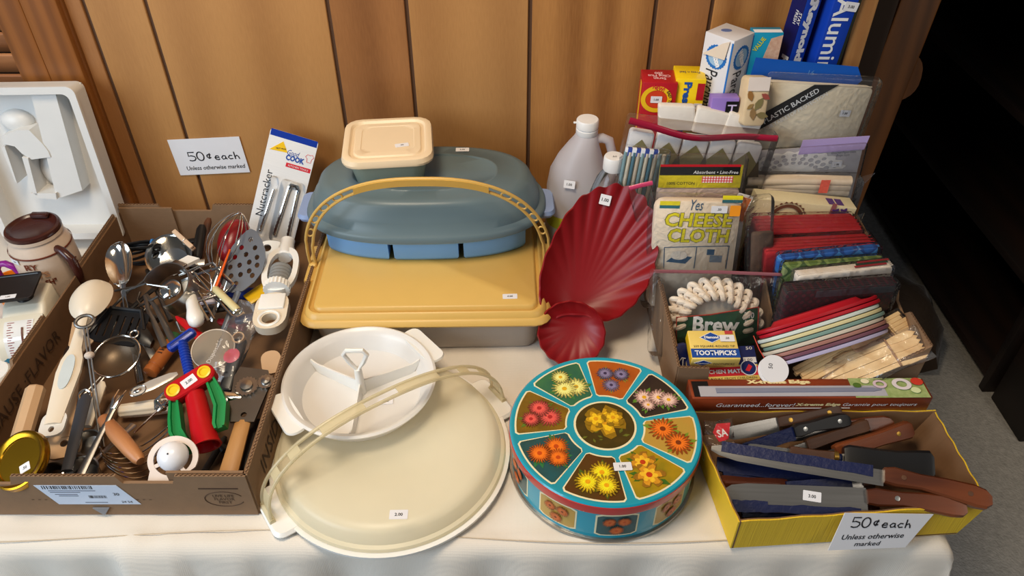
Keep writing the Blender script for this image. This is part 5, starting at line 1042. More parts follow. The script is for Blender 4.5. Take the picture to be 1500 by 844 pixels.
def upright(name, label, cat, L_px, R_px, y, z_from=0.006, lean=8, group=None, yR=None):
    TL_, TR__ = Pd(*L_px, y), Pd(*R_px, yR or y); X_ = TR__-TL_; up = V((0, math.sin(math.radians(lean)), math.cos(math.radians(lean))))
    up = (up - X_.normalized()*up.dot(X_.normalized())).normalized()
    h_ = (min(TL_.z, TR__.z)*0.5+max(TL_.z, TR__.z)*0.5-z_from)/up.z; o_ = TL_+X_*0.5-up*h_
    return thing(name, label, cat, fr(o_, X_, up), group), X_.length, h_
def soft(w_, h_, th, r=0.006, wob=0.0012, seed=1, n=14):
    """folded-paper block with soft edges: lies behind its face plane (z from 0 to -th)"""
    rr_ = random.Random(seed); p_ = [rr_.uniform(0, 6) for _ in range(4)]; q_ = MB()
    ring = lambda k: rrect(w_-2*k, h_-2*k, max(r-k*0.5, 0.001), 3, 0, h_/2)
    q_.stack([(ring(0.003), 0.0), (ring(0.0008), -0.0015), (ring(0), -th*0.3), (ring(0), -th*0.7), (ring(0.0008), -th+0.0015), (ring(0.003), -th)])
    for v_ in q_.bm.verts: v_.co += V((wob*math.sin(v_.co.y*60+p_[0]), wob*math.sin(v_.co.x*50+p_[1]), wob*0.8*math.sin(v_.co.x*40+p_[2])))
    return q_
NG = 'packs of paper napkins in the right box'
def striped(name, cols, scale, dirn='X', rough=0.7):
    if name in _M: return _M[name]
    m = mat(name, cols[0], rough); nt = m.node_tree; N = nt.nodes; b_ = N['Principled BSDF']
    tc = N.new('ShaderNodeTexCoord'); out = None
    for ax in (dirn if isinstance(dirn, (list, tuple)) else [dirn]):
        w_ = N.new('ShaderNodeTexWave'); w_.bands_direction = ax; w_.inputs['Scale'].default_value = scale; w_.inputs['Distortion'].default_value = 0.2
        nt.links.new(tc.outputs['Object'], w_.inputs['Vector'])
        if out is None: out = w_.outputs['Fac']
        else:
            a_ = N.new('ShaderNodeMath'); a_.operation = 'ADD'; nt.links.new(out, a_.inputs[0]); nt.links.new(w_.outputs['Fac'], a_.inputs[1])
            h_ = N.new('ShaderNodeMath'); h_.operation = 'MULTIPLY'; h_.inputs[1].default_value = 0.5; nt.links.new(a_.outputs[0], h_.inputs[0]); out = h_.outputs[0]
    cr = N.new('ShaderNodeValToRGB'); cr.color_ramp.interpolation = 'CONSTANT'
    for i, c_ in enumerate(cols):
        e = cr.color_ramp.elements[i] if i < 2 else cr.color_ramp.elements.new(i/len(cols))
        e.position = i/len(cols); e.color = (*lin(c_), 1)
    nt.links.new(out, cr.inputs[0]); nt.links.new(cr.outputs[0], b_.inputs['Base Color']); return m
NFILM = film('napkin_film', fac=0.07, milk=0.03, bscale=35, bump=0.7)
def wrap(w_, h_, th, par, seed, ex=0.0025, ear=True):
    q_ = soft(w_+2*ex, h_+ex, th+2*ex, 0.006, 0.0016, seed); 
    for v_ in q_.bm.verts: v_.co += V((0, -ex/2, ex))
    o_ = q_.build('clear_wrapper', NFILM, par); return o_
# dark plaid napkins, white, green plaid, blue plaid, two red packs
nap = [
 ('dark maroon and green plaid napkin pack at the front of the napkins', (1152, 426), (1318, 414), 0.888, 0.905, 0.026, striped('plaid_dark', [(62, 16, 28), (44, 14, 24), (30, 28, 30), (70, 22, 34)], 24, ('X', 'Y'))),
 ('white holiday napkin pack with red and green printed end', (1168, 404), (1312, 388), 0.922, 0.935, 0.022, mat('napkin_white', (226, 216, 204), 0.8, bump=0.2)),
 ('green plaid napkin pack between the blue and white packs', (1147, 388), (1296, 376), 0.948, 0.958, 0.015, striped('plaid_green', [(96, 120, 50), (130, 150, 80), (70, 96, 50), (150, 160, 100)], 10, ('X', 'Y'))),
 ('bright blue plaid napkin pack in shiny wrapper', (1140, 376), (1292, 360), 0.968, 0.978, 0.016, striped('plaid_blue', [(30, 90, 170), (20, 66, 140), (60, 130, 200), (40, 110, 190)], 10, ('X', 'Y'))),
 ('shorter red napkin pack directly behind the blue plaid one', (1122, 370), (1290, 360), 0.985, 0.992, 0.048, mat('napkin_red', (168, 20, 28), 0.7, bump=0.25)),
 ('taller red napkin pack in crinkled wrapper before the cream box', (1112, 338), (1268, 334), 1.036, 1.04, 0.056, mat('napkin_red', (168, 20, 28), 0.7, bump=0.25)),
]
for i, (lb, l_, r_, yL, yR, th, m_) in enumerate(nap):
    t, w_, h_ = upright('napkin_pack', lb, 'napkins', l_, r_, yL, 0.010, 2, NG, yR)
    soft(w_-0.004, h_-0.003, th-0.004, 0.006, 0.0012, i).build('napkin_stack', m_, t)
    q = MB()
    for k in range(4 if th > 0.02 else 2):
        z = -th*(0.15+0.7*k/4); q.box((0, h_-0.0022, z), (w_*0.97, 0.0012, 0.0012))
    q.build('fold_edge', m_, t, stuff=True)
    wrap(w_-0.002, h_, th-0.004, t, i+20)
    if i == 1:
        for k, c_ in enumerate(((150, 30, 36), (30, 60, 40), (150, 30, 36))): panel(t, fr((w_*0.26+0.004*k, h_+0.0002, -th*(0.25+0.22*k)), (1, 0, 0), (0, 0, -1)), 0.05, 0.004, mat(f'print_holly_{c_[0]}', c_, 0.6), 'printed_band', 0.0006)
    if i == 0: panel(t, fr((w_*0.12, h_*0.93, 0.001), (1, 0, 0), (0, 1, 0)), w_*0.7, 0.012, mat('plaid_band', (70, 74, 80), 0.5, var=0.4, scale=150), 'printed_band', 0.0006)
    if i == 5:
        q = MB()
        for sx in (-1, 1): q.prism([(sx*w_/2, h_), (sx*(w_/2+0.012), h_+0.004), (sx*(w_/2+0.010), h_-0.03), (sx*w_/2, h_-0.04)], -th*0.7, -th*0.7+0.0006)
        q.build('wrapper_ear', NFILM, t, stuff=True)
# cream doily box
t, w_, h_ = upright('doily_box', 'cream cardboard box printed with doily and purple flowers', 'box', (1112, 292), (1256, 306), 1.098, 0.012, 2, None, 1.10)
CRB = mat('cream_print', (222, 206, 164), 0.55, var=0.06, scale=300)
q = MB(); q.box((0, h_/2, -0.019), (w_, h_, 0.036), 0.0012); q.build('carton', CRB, t)
PURP = mat('print_purple', (84, 50, 110), 0.5); BRW = mat('print_brown', (112, 70, 50), 0.5)
for k in range(9): 
    pass
q = MB(); q.plate(ell(0.030, 0.03, 40), [ell(0.024, 0.024, 36)[::-1]], 0, 0.0004); q.build('doily_print', BRW, t, smooth=False, M=on(-0.03, h_-0.034, 0.0004))
q = MB(); q.plate([((0.034+0.002*math.cos(24*a))*math.cos(a), (0.034+0.002*math.cos(24*a))*math.sin(a)) for a in [2*PI*k/96 for k in range(96)]], [ell(0.0325, 0.0325, 40)[::-1]], 0, 0.0004); q.build('scalloped_print', BRW, t, smooth=False, M=on(-0.03, h_-0.034, 0.0004))
panel(t, fr((w_*0.26, h_-0.012, 0.0004), (1, 0, 0), (0.25, 1, 0)), 0.008, 0.036, mat('print_rose', (150, 90, 90), 0.5), 'printed_band')
for x, y in ((0.052, -0.006), (0.062, -0.012), (0.056, -0.020), (0.066, -0.004)): 
    q = MB(); q.prism([(0.007*math.cos(a)*(1+0.3*math.cos(5*a)), 0.006*math.sin(a)*(1+0.3*math.cos(5*a))) for a in [2*PI*k/30 for k in range(30)]], 0, 0.0004); q.build('flower_print', PURP, t, smooth=False, M=on(x, h_+y-0.004, 0.0006))
sticker(t, fr((0.060, h_-0.020, 0.001), (1, 0.1, 0), (0, 1, 0)), '.50', 0.016, 0.011)
for x in (0.045, 0.06): panel(t, fr((x, h_+0.0002, -0.016), (1, 0, 0), (0, 0, -1)), 0.012, 0.02, PURP, 'flower_print')
# rolled cloths in a bag
t, w_, h_ = upright('cloth_pack', 'bag of cream table cloths rolled side by side with red sticker', 'package', (1094, 262), (1262, 262), 1.142, 0.02, 1)
CLM = mat('rolled_cloth', (226, 208, 184), 0.8, var=0.05)
for k in range(3):
    q = MB(); q.tube([(-w_*0.48, h_-0.010-0.011*k, -0.012-0.006*(k == 1)), (0, h_-0.009-0.011*k, -0.012), (w_*0.44, h_-0.012-0.011*k, -0.012)], 0.0095, 12); q.build('rolled_cloth', CLM, t)
panel(t, on(w_*0.19, h_-0.014, 0.0025), 0.016, 0.026, mat('red_sticker', (214, 92, 76), 0.6, var=0.3, scale=200), 'red_sticker')
q = soft(w_+0.012, h_, 0.030, 0.008, 0.0022, 8, 18); o = q.build('bag_film', CLEAR, t); o.location = (0.004, 0, 0.004)
q = MB(); q.prism([(w_*0.48, h_-0.03), (w_*0.60, h_+0.012), (w_*0.52, h_+0.006), (w_*0.46, h_+0.001)], 0.0, 0.0008); q.build('bag_end', NFILM, t, smooth=False)
# doilies in a lavender headed bag
t, w_, h_ = upright('doily_pack', 'bag of white paper doilies with lavender card top', 'package', (1082, 224), (1268, 212), 1.178, 0.02, 1)
LAV = mat('lavender', (176, 156, 206), 0.6, var=0.03); GRL = mat('pale_grey_card', (186, 182, 186), 0.6)
panel(t, on(0.0, h_*0.5, -0.004), w_*0.98, h_, GRL, 'backing_card', 0.001)
q = MB(); q.prism([(-w_*0.02, h_-0.012), (w_*0.5, h_-0.010), (w_*0.52, h_+0.016), (w_*0.0, h_+0.016)], -0.002, -0.001); q.build('lavender_card', LAV, t, smooth=False)
DOI = mat('doily_white', (228, 224, 220), 0.8)
q = MB(); hl = []
for k in range(11):
    a = math.radians(18+14.4*k)
    for r_, s_ in ((0.050, 0.0042), (0.062, 0.0034), (0.038, 0.0036)):
        hl.append([(r_*1.25*math.cos(a)+s_*1.2*math.cos(b_), r_*0.62*math.sin(a)+s_*math.sin(b_)) for b_ in [-2*PI*j/8 for j in range(8)]])
q.plate([((0.074+0.003*math.cos(26*a))*1.25*math.cos(a), (0.074+0.003*math.cos(26*a))*0.62*math.sin(a)) for a in [PI*k/90 for k in range(91)]], hl, 0, 0.0008); q.build('doily', DOI, t, smooth=False, M=on(-0.01, h_-0.052, -0.0022))
text('Crochet Paper Lace\nBeige Style', t, on(w_*0.34, h_-0.016, -0.0008), w=0.042, h=0.011, shear=0.2, m=mat('grey_ink', (90, 96, 110), 0.7)); sticker(t, on(w_*0.30, h_-0.034, 0.0025), '1.00', 0.018, 0.011)
q = soft(w_+0.008, h_+0.004, 0.010, 0.006, 0.0016, 12); o = q.build('bag_film', CLEAR, t); o.location = (0, 0, 0.003)
# plastic backed table protector
t, w_, h_ = upright('table_protector_pack', 'clear pack of folded cream cloth with black diagonal banner', 'package', (1128, 116), (1284, 124), 1.197, 0.012, 2)
soft(w_*0.98, h_-0.006, 0.016, 0.008, 0.0012, 31).build('folded_cloth', mat('felt_cream', (226, 212, 186), 0.9, var=0.05, scale=120), t)
q = MB(); 
for k in range(3): q.box((0, h_-0.006-0.003*k, -0.003-0.003*k), (w_*0.95, 0.0016, 0.002))
q.build('fold_edge', mat('felt_cream', (226, 212, 186), 0.9), t, stuff=True)
o_ = t.matrix_world.inverted()
def onface(t_, px, py, dz=0.0):
    M_ = t_.matrix_world; n_ = M_.col[2].xyz.normalized(); c_ = V((0, 0, CAMH)); d_ = ray(px, py); k_ = (M_.translation-c_).dot(n_)/d_.dot(n_)
    p_ = M_.inverted() @ (c_+d_*k_); return (p_.x, p_.y)
bp_ = [onface(t, *p) for p in ((1110, 170), (1193, 124), (1229, 124), (1110, 190))]
bp_[3] = onface(t, 1108, 192)
q = MB(); q.prism([bp_[3], bp_[2], bp_[1], bp_[0]], 0.0006, 0.0014); q.build('black_banner', BLACK, t, smooth=False)
a_, b_ = onface(t, 1118, 178), onface(t, 1199, 131); c_, d_ = onface(t, 1120, 190), onface(t, 1211, 136)
ang_ = math.degrees(math.atan2(b_[1]-a_[1], b_[0]-a_[0]))
text('PLASTIC BACKED', t, on((a_[0]+b_[0])/2, (a_[1]+b_[1])/2, 0.0014, ang_), w=math.dist(a_, b_), h=0.0095, m=WHITE, off=0.01)
text('FOR TABLETOP PROTECTION', t, on((c_[0]+d_[0])/2, (c_[1]+d_[1])/2, 0.0014, ang_), w=math.dist(c_, d_), h=0.0075, m=WHITE)
p_ = onface(t, 1237, 165); sticker(t, on(*p_, 0.003), '1.00', 0.018, 0.012)
q = soft(w_+0.01, h_+0.008, 0.020, 0.006, 0.0018, 14); o = q.build('bag_film', CLEAR, t); o.location = (0.003, 0, 0.003)
# leafy napkins beside it
Mq, w_, h_ = quad(Pd(1096, 112, 1.175), Pd(1131, 112, 1.18), Pd(1077, 185, 1.15)); t = thing('napkin_pack', 'beige napkin pack printed with autumn leaves beside the black banner', 'napkins', Mq, NG)
soft(w_, h_, 0.03, 0.008, 0.0008, 5).build('napkin_stack', mat('leaf_napkin', (206, 180, 140), 0.7, col2=(222, 200, 164), scale=60), t)
for x, y, r_, c_, a_ in ((-.3, .62, .010, (150, 104, 50), 20), (.1, .45, .012, (122, 112, 70), -30), (.35, .6, .009, (150, 70, 60), 60), (-.1, .25, .011, (140, 110, 70), 10), (.3, .22, .011, (120, 106, 66), 80), (-.25, .4, .007, (150, 120, 70), 130)):
    q = MB(); q.prism([(0, -r_), (r_*.5, -r_*.2), (r_*.42, r_*.4), (0, r_), (-r_*.42, r_*.4), (-r_*.5, -r_*.2)], 0, 0.0004); q.build('leaf_print', mat(f'leaf_{c_[0]}_{c_[1]}', c_, 0.7), t, smooth=False, M=on(x*w_, y*h_, 0.0008, a_))
panel(t, on(0, h_-0.012, 0.0008), w_*0.9, 0.022, mat('napkin_pale', (226, 214, 206), 0.7), 'pale_band')
# blue headed bag behind
t, w_, h_ = upright('blue_headed_bag', 'bag with wide bright blue card header standing behind the cloth pack', 'package', (1107, 84), (1270, 99), 1.222, 0.012, 1)
q = MB(); q.prism([(-w_/2, h_-0.034), (w_/2-0.008, h_-0.034), (w_/2, h_-0.022), (w_/2-0.016, h_), (-w_/2, h_)], 0, 0.0012); q.build('blue_header', mat('header_blue', (14, 84, 176), 0.4, var=0.05), t, smooth=False)
soft(w_*0.94, h_-0.030, 0.010, 0.006, 0.001, 44).build('bag_contents', mat('white_liner', (210, 206, 204), 0.7), t)
text('16', t, on(0.005, h_-0.017, 0.0012), h=0.009, m=mat('pale_blue_print', (90, 140, 200), 0.5))
# zip bag with red strip and argyle napkins
t, w_, h_ = upright('zip_bag', 'zip bag with dark red strip full of argyle patterned cups and napkins', 'bag', (926, 176), (1142, 200), 1.150, 0.10, 3)
AR1, AR2, ARW = mat('argyle_olive', (140, 130, 84), 0.7), mat('argyle_brown', (84, 72, 52), 0.7), mat('argyle_white', (222, 218, 216), 0.7)
for k in range(5):
    x = -w_*0.40+k*w_*0.185; q = soft(w_*0.17, h_*0.9, 0.018, 0.006, 0.0014, 60+k); o = q.build('napkin_stack', ARW, t); o.location = (x, -0.002, -0.006)
    q = MB(); q.prism([(-w_*0.083, 0), (w_*0.083, 0), (w_*0.083, h_*0.70), (0, h_*0.82), (-w_*0.083, h_*0.70)], 0, 0.0005); q.build('argyle_print', AR1, t, smooth=False, M=on(x, 0, -0.0052))
    q = MB(); q.prism([(0, h_*0.15), (w_*0.078, h_*0.40), (0, h_*0.74), (-w_*0.078, h_*0.40)], 0, 0.0005); q.build('argyle_print', AR2, t, smooth=False, M=on(x+w_*0.085, 0, -0.0046))
for k, (x, z0, rz_) in enumerate(((-0.045, 0.012, 8), (0.012, 0.010, -3), (0.062, 0.006, -8))):
    q = soft(0.062, 0.045, 0.016, 0.004, 0.002, 80+k); o = q.build('folded_napkin', mat('napkin_ivory', (226, 218, 208), 0.75, bump=0.2), t); o.matrix_local = on(x, h_-0.030+z0, -0.016, rz_)
q = MB(); q.tube([(-w_*0.52+w_*1.0*k/20, h_+0.003*math.sin(k*.5)-0.0003*k*(1-k/20)*10, 0.003+0.004*math.sin(k*.35)) for k in range(21)], 0.006, 8, flat=0.5); q.build('zip_strip', mat('zip_red', (150, 20, 50), 0.3), t)
q = soft(w_*1.02, h_+0.002, 0.030, 0.006, 0.003, 15); o = q.build('bag_film', CLEAR, t); o.location = (0, 0, 0.005)
for x in (-0.070, -0.062): panel(t, on(x, h_*0.42, 0.006), 0.005, 0.006, INK, 'printed_square')
# striped straws / sticks pack
t, w_, h_ = upright('candle_pack', 'clear pack of thin teal and cream striped sticks by the bottle cap', 'package', (914, 218), (984, 224), 1.11, 0.03, 8)
for k in range(11):
    c_ = [(120, 150, 156), (206, 196, 176), (70, 110, 126), (190, 176, 156)][k % 4]; q = MB(); x = -w_*0.45+k*w_*0.09; q.tube([(x, h_*0.1, -0.004), (x+0.001, h_-0.006, -0.004)], 0.0031, 8); q.build('stick', mat(f'stick_{c_[0]}', c_, 0.5), t)
q = MB(); q.box((-w_*0.1, h_-0.006, -0.006), (w_*0.7, 0.014, 0.008), 0.001); o = q.build('check_band', striped('check_blue', [(30, 60, 150), (230, 232, 238)], 22), t)
o = soft(w_+0.004, h_+0.004, 0.016, 0.005, 0.0018, 16).build('bag_film', CLEAR, t); o.location = (0, 0, 0.003)
# dish cloths with black and yellow header
t, w_, h_ = upright('dish_cloth_pack', 'dish cloth pack with black and yellow header in clear plastic', 'package', (965, 240), (1092, 240), 1.085, 0.02, 8)
soft(w_*0.97, h_-0.046, 0.018, 0.008, 0.0014, 17).build('folded_cloths', mat('pale_pink_cloth', (216, 190, 176), 0.9, bump=0.3), t)
panel(t, on(0, h_-0.022, 0), w_*0.96, 0.040, mat('header_yellow', (226, 206, 30), 0.5), 'header_card', 0.001)
panel(t, on(-0.002, h_-0.011, 0.001), w_*0.93, 0.017, BLACK, 'black_band'); panel(t, on(-0.002, h_-0.0025, 0.0016), w_*0.93, 0.004, mat('strip_red', (186, 24, 36), 0.5), 'red_strip')
text('Absorbent \u2022 Lint-Free', t, on(w_*0.17, h_-0.014, 0.0016), w=w_*0.52, h=0.0055, m=WHITE, shear=0.15); text('100% COTTON', t, on(-w_*0.22, h_-0.034, 0.001), w=w_*0.32, h=0.005, m=INK)
GING = striped('gingham', [(240, 226, 222), (222, 120, 120), (200, 70, 76)], 70, ('X', 'Y'))
panel(t, on(w_*0.20, h_-0.027, 0.0016), w_*0.36, 0.011, GING, 'gingham_picture')
o = soft(w_+0.012, h_+0.010, 0.022, 0.005, 0.002, 18).build('bag_film', CLEAR, t); o.location = (0, 0, 0.003)
# orange card bag and clear bag to its side
t, w_, h_ = upright('orange_card_pack', 'orange and white card in a zip bag behind the cheese cloth', 'package', (1082, 282), (1104, 288), 1.055, 0.03, 8)
panel(t, on(0, h_/2), w_, h_, WHITE, 'card', 0.001, 0.003); panel(t, on(0, h_-0.028, 0.001), w_*0.85, 0.046, mat('card_orange', (232, 120, 30), 0.5), 'orange_print'); q = MB(); q.prism(ell(0.005, 0.006, 16), 0, 0.0003); q.build('printed_disc', mat('card_pale', (244, 200, 150), 0.5), t, smooth=False, M=on(-0.001, h_-0.020, 0.0015))
t, w_, h_ = upright('clear_bag', 'crumpled clear plastic bag of brown wooden picks beside the red napkins', 'bag', (1100, 288), (1142, 284), 1.02, 0.02, 14)
q = soft(w_*1.0, h_, 0.022, 0.012, 0.005, 19, 20); q.build('bag_film', film('crumpled_film', fac=0.10, milk=0.05, bscale=45, bump=0.9), t)
soft(w_*0.8, h_*0.72, 0.010, 0.006, 0.001, 20).build('bag_contents', mat('brown_picks', (96, 70, 52), 0.8, var=0.3, stretch=(30, 1, 1), scale=12), t).location = (0, 0, -0.006)
# cheese cloth
t, w_, h_ = upright('cheese_cloth_pack', 'cream cheese cloth pack with big yellow lettering', 'package', (960, 292), (1092, 294), 1.025, 0.045, 14)
soft(w_*0.96, h_-0.003, 0.022, 0.014, 0.0014, 21).build('folded_cloth', mat('cheese_cloth', (232, 214, 190), 0.85, var=0.03), t)
fa = lambda px, py: onface(t, px, py)
CY = mat('cheese_yellow', (232, 216, 30), 0.5); CO = mat('cheese_outline', (60, 70, 40), 0.5); TEALP = mat('print_teal', (40, 110, 120), 0.5); BLP = mat('print_blue_grey', (52, 92, 124), 0.5)
def mid(p_, q_): return ((p_[0]+q_[0])/2, (p_[1]+q_[1])/2)
for s_, a_, b_, yy in (('CHEESE', (974, 324), (1073, 320), 322), ('CLOTH', (978, 347), (1068, 343), 345)):
    pa, pb = fa(*a_), fa(*b_); w2 = math.dist(pa, pb); m2 = mid(pa, pb)
    text(s_, t, on(*m2, 0.001), w=w2*1.02, h=0.0252, m=CO, off=0.05, shear=0.06); text(s_, t, on(*m2, 0.0014), w=w2, h=0.0238, m=CY, off=0.03, shear=0.06)
p_ = fa(1021, 300); text('Yes', t, on(*p_, 0.001), w=0.020, h=0.018, m=BLP, shear=0.3)
for px, py in ((981, 300), (1073, 292)):
    p_ = fa(px, py); panel(t, on(p_[0], p_[1]+0.003, 0.001), 0.032, 0.007, CY, 'yellow_bar'); panel(t, on(p_[0], p_[1]-0.003, 0.001), 0.032, 0.005, TEALP, 'teal_bar')
p_ = fa(1053, 306); sticker(t, on(*p_, 0.003), '.50', 0.026, 0.012); p_ = fa(1076, 308); panel(t, on(*p_, 0.0034), 0.017, 0.018, mat('sticker_orange', (240, 150, 30), 0.5), 'orange_sticker', 0.0005, 0.002)
c1, c2, c3 = fa(973, 362), fa(1068, 360), fa(972, 392); 
strokes([[c1, c2], [c1, c3], [mid(c1, c2), (mid(c1, c2)[0], c3[1])], [c2, (c2[0], c3[1])]], t, on(0, 0, 0.001), 0.0007, BLP, 'picture_frame')
b0 = fa(994, 376); q = MB(); q.prism([(-0.020, -0.009), (0.012, -0.012), (0.022, 0.0), (-0.006, 0.004)], 0, 0.0003); q.build('printed_tray', BLP, t, smooth=False, M=on(*b0, 0.001)); q = MB(); q.prism(ell(0.014, 0.008, 20), 0, 0.0003); q.build('printed_turkey', mat('print_cream', (228, 216, 200), 0.6), t, smooth=False, M=on(b0[0], b0[1]+0.003, 0.0014))
b0 = fa(1040, 374); panel(t, on(b0[0], b0[1]+0.006, 0.001), 0.012, 0.010, BLP, 'printed_jar'); panel(t, on(b0[0]+0.010, b0[1]-0.006, 0.001), 0.020, 0.012, mat('print_grey_blue', (130, 146, 160), 0.6), 'printed_basket')
o = soft(w_+0.008, h_+0.006, 0.028, 0.006, 0.0018, 22).build('bag_film', CLEAR, t); o.location = (0, 0, 0.003)
# zip bag edge behind the shell platter
t, w_, h_ = upright('zip_bag', 'small zip bag with pink strip between shell platter and cheese cloth', 'bag', (922, 276), (956, 268), 1.05, 0.05, 10)
q = MB(); q.tube([(-w_/2, h_, 0), (0, h_+0.001, 0.001), (w_/2, h_, 0)], 0.004, 8, flat=0.5); q.build('zip_strip', mat('zip_pink', (190, 60, 100), 0.3), t); soft(w_, h_, 0.010, 0.005, 0.002, 23).build('bag_film', CLEAR, t)
# coffee filters in a zip bag
t, w_, h_ = upright('coffee_filter_pack', 'zip bag of ruffled white coffee filters with green label', 'package', (957, 397), (1149, 402), 0.955, 0.016, 28)
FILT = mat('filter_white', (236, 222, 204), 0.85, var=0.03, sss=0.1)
fcx, fcy = onface(t, 1046, 478); 
for j, (r_, dz_) in enumerate(((0.074, -0.012), (0.064, -0.006), (0.054, 0.000))):
    q = MB(); n_ = 210; pts = []
    for k in range(n_+1):
        a = math.radians(-12+204*k/n_); rr_ = r_+0.0058*math.sin(a*25+j*1.2); pts.append((fcx+rr_*math.cos(a)*1.02, fcy+rr_*math.sin(a)*0.95, dz_+0.004*math.cos(a*25+j*1.2)))
    q.tube(pts, 0.0046, 7); q.build('ruffled_filter', FILT, t)
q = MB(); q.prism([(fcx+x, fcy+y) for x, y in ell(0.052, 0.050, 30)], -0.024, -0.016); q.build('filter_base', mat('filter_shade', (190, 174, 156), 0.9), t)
GRN = mat('label_green', (24, 74, 50), 0.45); lb_ = [onface(t, *p) for p in ((990, 464), (1040, 460), (1070, 455), (1110, 449), (1108, 500), (1100, 516), (990, 516))]
q = MB(); q.prism(lb_[::-1], 0.003, 0.0042); q.build('green_label', GRN, t, smooth=False)
q = MB(); q.tube([(x, y, 0.0044) for x, y in lb_], 0.0012, 5, closed=True); q.build('label_outline', mat('outline_red', (186, 60, 40), 0.5), t)
p0, p1 = onface(t, 1014, 473), onface(t, 1082, 471); text('Brew', t, on((p0[0]+p1[0])/2, (p0[1]+p1[1])/2-0.003, 0.0044), w=math.dist(p0, p1), h=0.026, m=WHITE, off=0.03)
p0 = onface(t, 1096, 461); text('200', t, on(*p0, 0.0044), w=0.016, h=0.010, m=WHITE); p0 = onface(t, 1096, 470); text('filters', t, on(*p0, 0.0044), w=0.014, h=0.005, m=WHITE)
q = MB(); q.tube([(-w_/2, h_, 0.004), (0, h_+0.002, 0.006), (w_/2, h_, 0.004)], 0.0028, 8, flat=0.6); q.build('zip_strip', mat('zip_mauve', (140, 84, 92), 0.3), t)
o = soft(w_, h_, 0.030, 0.006, 0.0035, 25, 20).build('bag_film', film('zip_bag_clear', fac=0.05, milk=0.04, bscale=30, bump=0.6), t); o.location = (0, 0, 0.008)

# ------------------------------------------------------------------ boxes standing at the wall
t, F = carton('cling_wrap_box', 'red and yellow cling wrap box standing on end by the wall', 'box', at(0, 0, 0), 0.058, 0.052, 0.345, mat('box_red', (176, 22, 34), 0.4)); 
p_ = Pd(969, 122, 1.205); t.location = (p_.x, 1.205+0.026, 0.001); t.rotation_euler = (0, 0, math.radians(-3)); hz = p_.z; 
for o in t.children: o.scale = (1, 1, hz/0.345)
F = FACES(0.058, 0.052, hz); tp_ = F['front'] @ on(0, hz/2-0.028)
q = MB(); q.plate(ell(0.026, 0.024, 36), [ell(0.0185, 0.0165, 30)[::-1]], 0, 0.0005); q.build('yellow_ring_print', YELP, t, smooth=False, M=F['front'] @ on(-0.004, hz/2-0.030, 0.0004)); q = MB(); q.prism(ell(0.018, 0.016, 28), 0, 0.0004); q.build('red_disc_print', mat('print_orange_red', (206, 60, 24), 0.5), t, smooth=False, M=F['front'] @ on(-0.004, hz/2-0.030, 0.0004))
text('NEW!', t, F['front'] @ on(-0.002, hz/2-0.0095, 0.001, -18), w=0.020, h=0.008, m=REDP, off=0.03); text('EASY', t, F['front'] @ on(0.017, hz/2-0.021, 0.001, -65), w=0.014, h=0.005, m=INK, off=0.03); text('TEAR', t, F['front'] @ on(0.018, hz/2-0.037, 0.001, -105), w=0.014, h=0.005, m=INK, off=0.03)
text('Saran\nCling Plus\n200', t, fr((0, 0, hz), (-1, 0, 0), (0, -1, 0)), w=0.038, h=0.030, m=mat('print_pale_red', (236, 190, 190), 0.5), off=0.02)
panel(t, F['left'] @ on(0, hz/2-0.06), 0.014, 0.10, YELP, 'side_band'); sticker(t, F['front'] @ on(-0.004, hz/2-0.030, 0.0016), '1.00', 0.019, 0.012)
p_ = Pd(1012, 117, 1.208); t, F = carton('seal_wrap_box', 'yellow sealing wrap box standing on end beside the red box', 'box', at(p_.x+0.003, 1.235, 0.001, -4), 0.050, 0.054, p_.z, mat('box_yellow', (240, 204, 20), 0.4)); hz = p_.z
text("Press'n Seal", t, F['front'] @ on(-0.004, hz/2-0.055, 0.0004, -90), w=0.10, h=0.014, m=mat('print_blue', (20, 80, 160), 0.5), off=0.05); panel(t, F['front'] @ on(0.018, hz/2-0.022, 0.0002), 0.012, 0.030, mat('box_red', (176, 22, 34), 0.4), 'red_corner')
panel(t, F['front'] @ on(0.002, hz/2-0.07, 0.0001), 0.038, 0.05, mat('print_amber', (240, 160, 20), 0.5), 'amber_print'); text('Press n Seal', t, fr((0, 0.0, hz), (-1, 0, 0), (0, -1, 0)), w=0.034, h=0.008, m=mat('print_navy', (40, 44, 90), 0.5)); sticker(t, F['front'] @ on(0.017, hz/2-0.048, 0.0012), '1.00', 0.014, 0.010)
PBW = mat('parchment_box', (214, 212, 214), 0.4, var=0.03); LOGO = mat('logo_medium_blue', (24, 108, 186), 0.4)
p_ = Pd(1078, 62, 1.198); hz = p_.z; t, F = carton('parchment_box', 'white parchment paper box standing on end with torn top flap', 'box', at(p_.x, 1.239, 0.001, 42), 0.057, 0.057, hz, PBW)
def badge(par, M_, r_):
    q_ = MB(); q_.prism([((r_ if k % 2 else r_*0.93)*math.cos(PI*k/24), (r_ if k % 2 else r_*0.93)*1.0*math.sin(PI*k/24)) for k in range(48)], 0, 0.0004); o_ = q_.build('blue_badge', LOGO, par, smooth=False, M=M_)
    q_ = MB(); q_.prism(ell(r_*0.72, r_*0.72, 28), 0.0004, 0.0007); q_.build('badge_disc', mat('badge_pale', (150, 186, 216), 0.4), o_, smooth=False); text('Wilton', o_, on(0, 0, 0.0008, -60), w=r_*1.6, h=r_*0.55, m=WHITE, off=0.06)
for f_ in ('front', 'left'):
    badge(t, F[f_] @ on(0.0, hz/2-0.035, 0.0003), 0.021); text('Parchment', t, F[f_] @ on(-0.004, hz/2-0.108, 0.0003, -90), w=0.098, h=0.024, m=INK)
    panel(t, F[f_] @ on(0.0268, 0, 0.0002), 0.003, hz*0.98, LOGO, 'blue_edge', 0.0003)
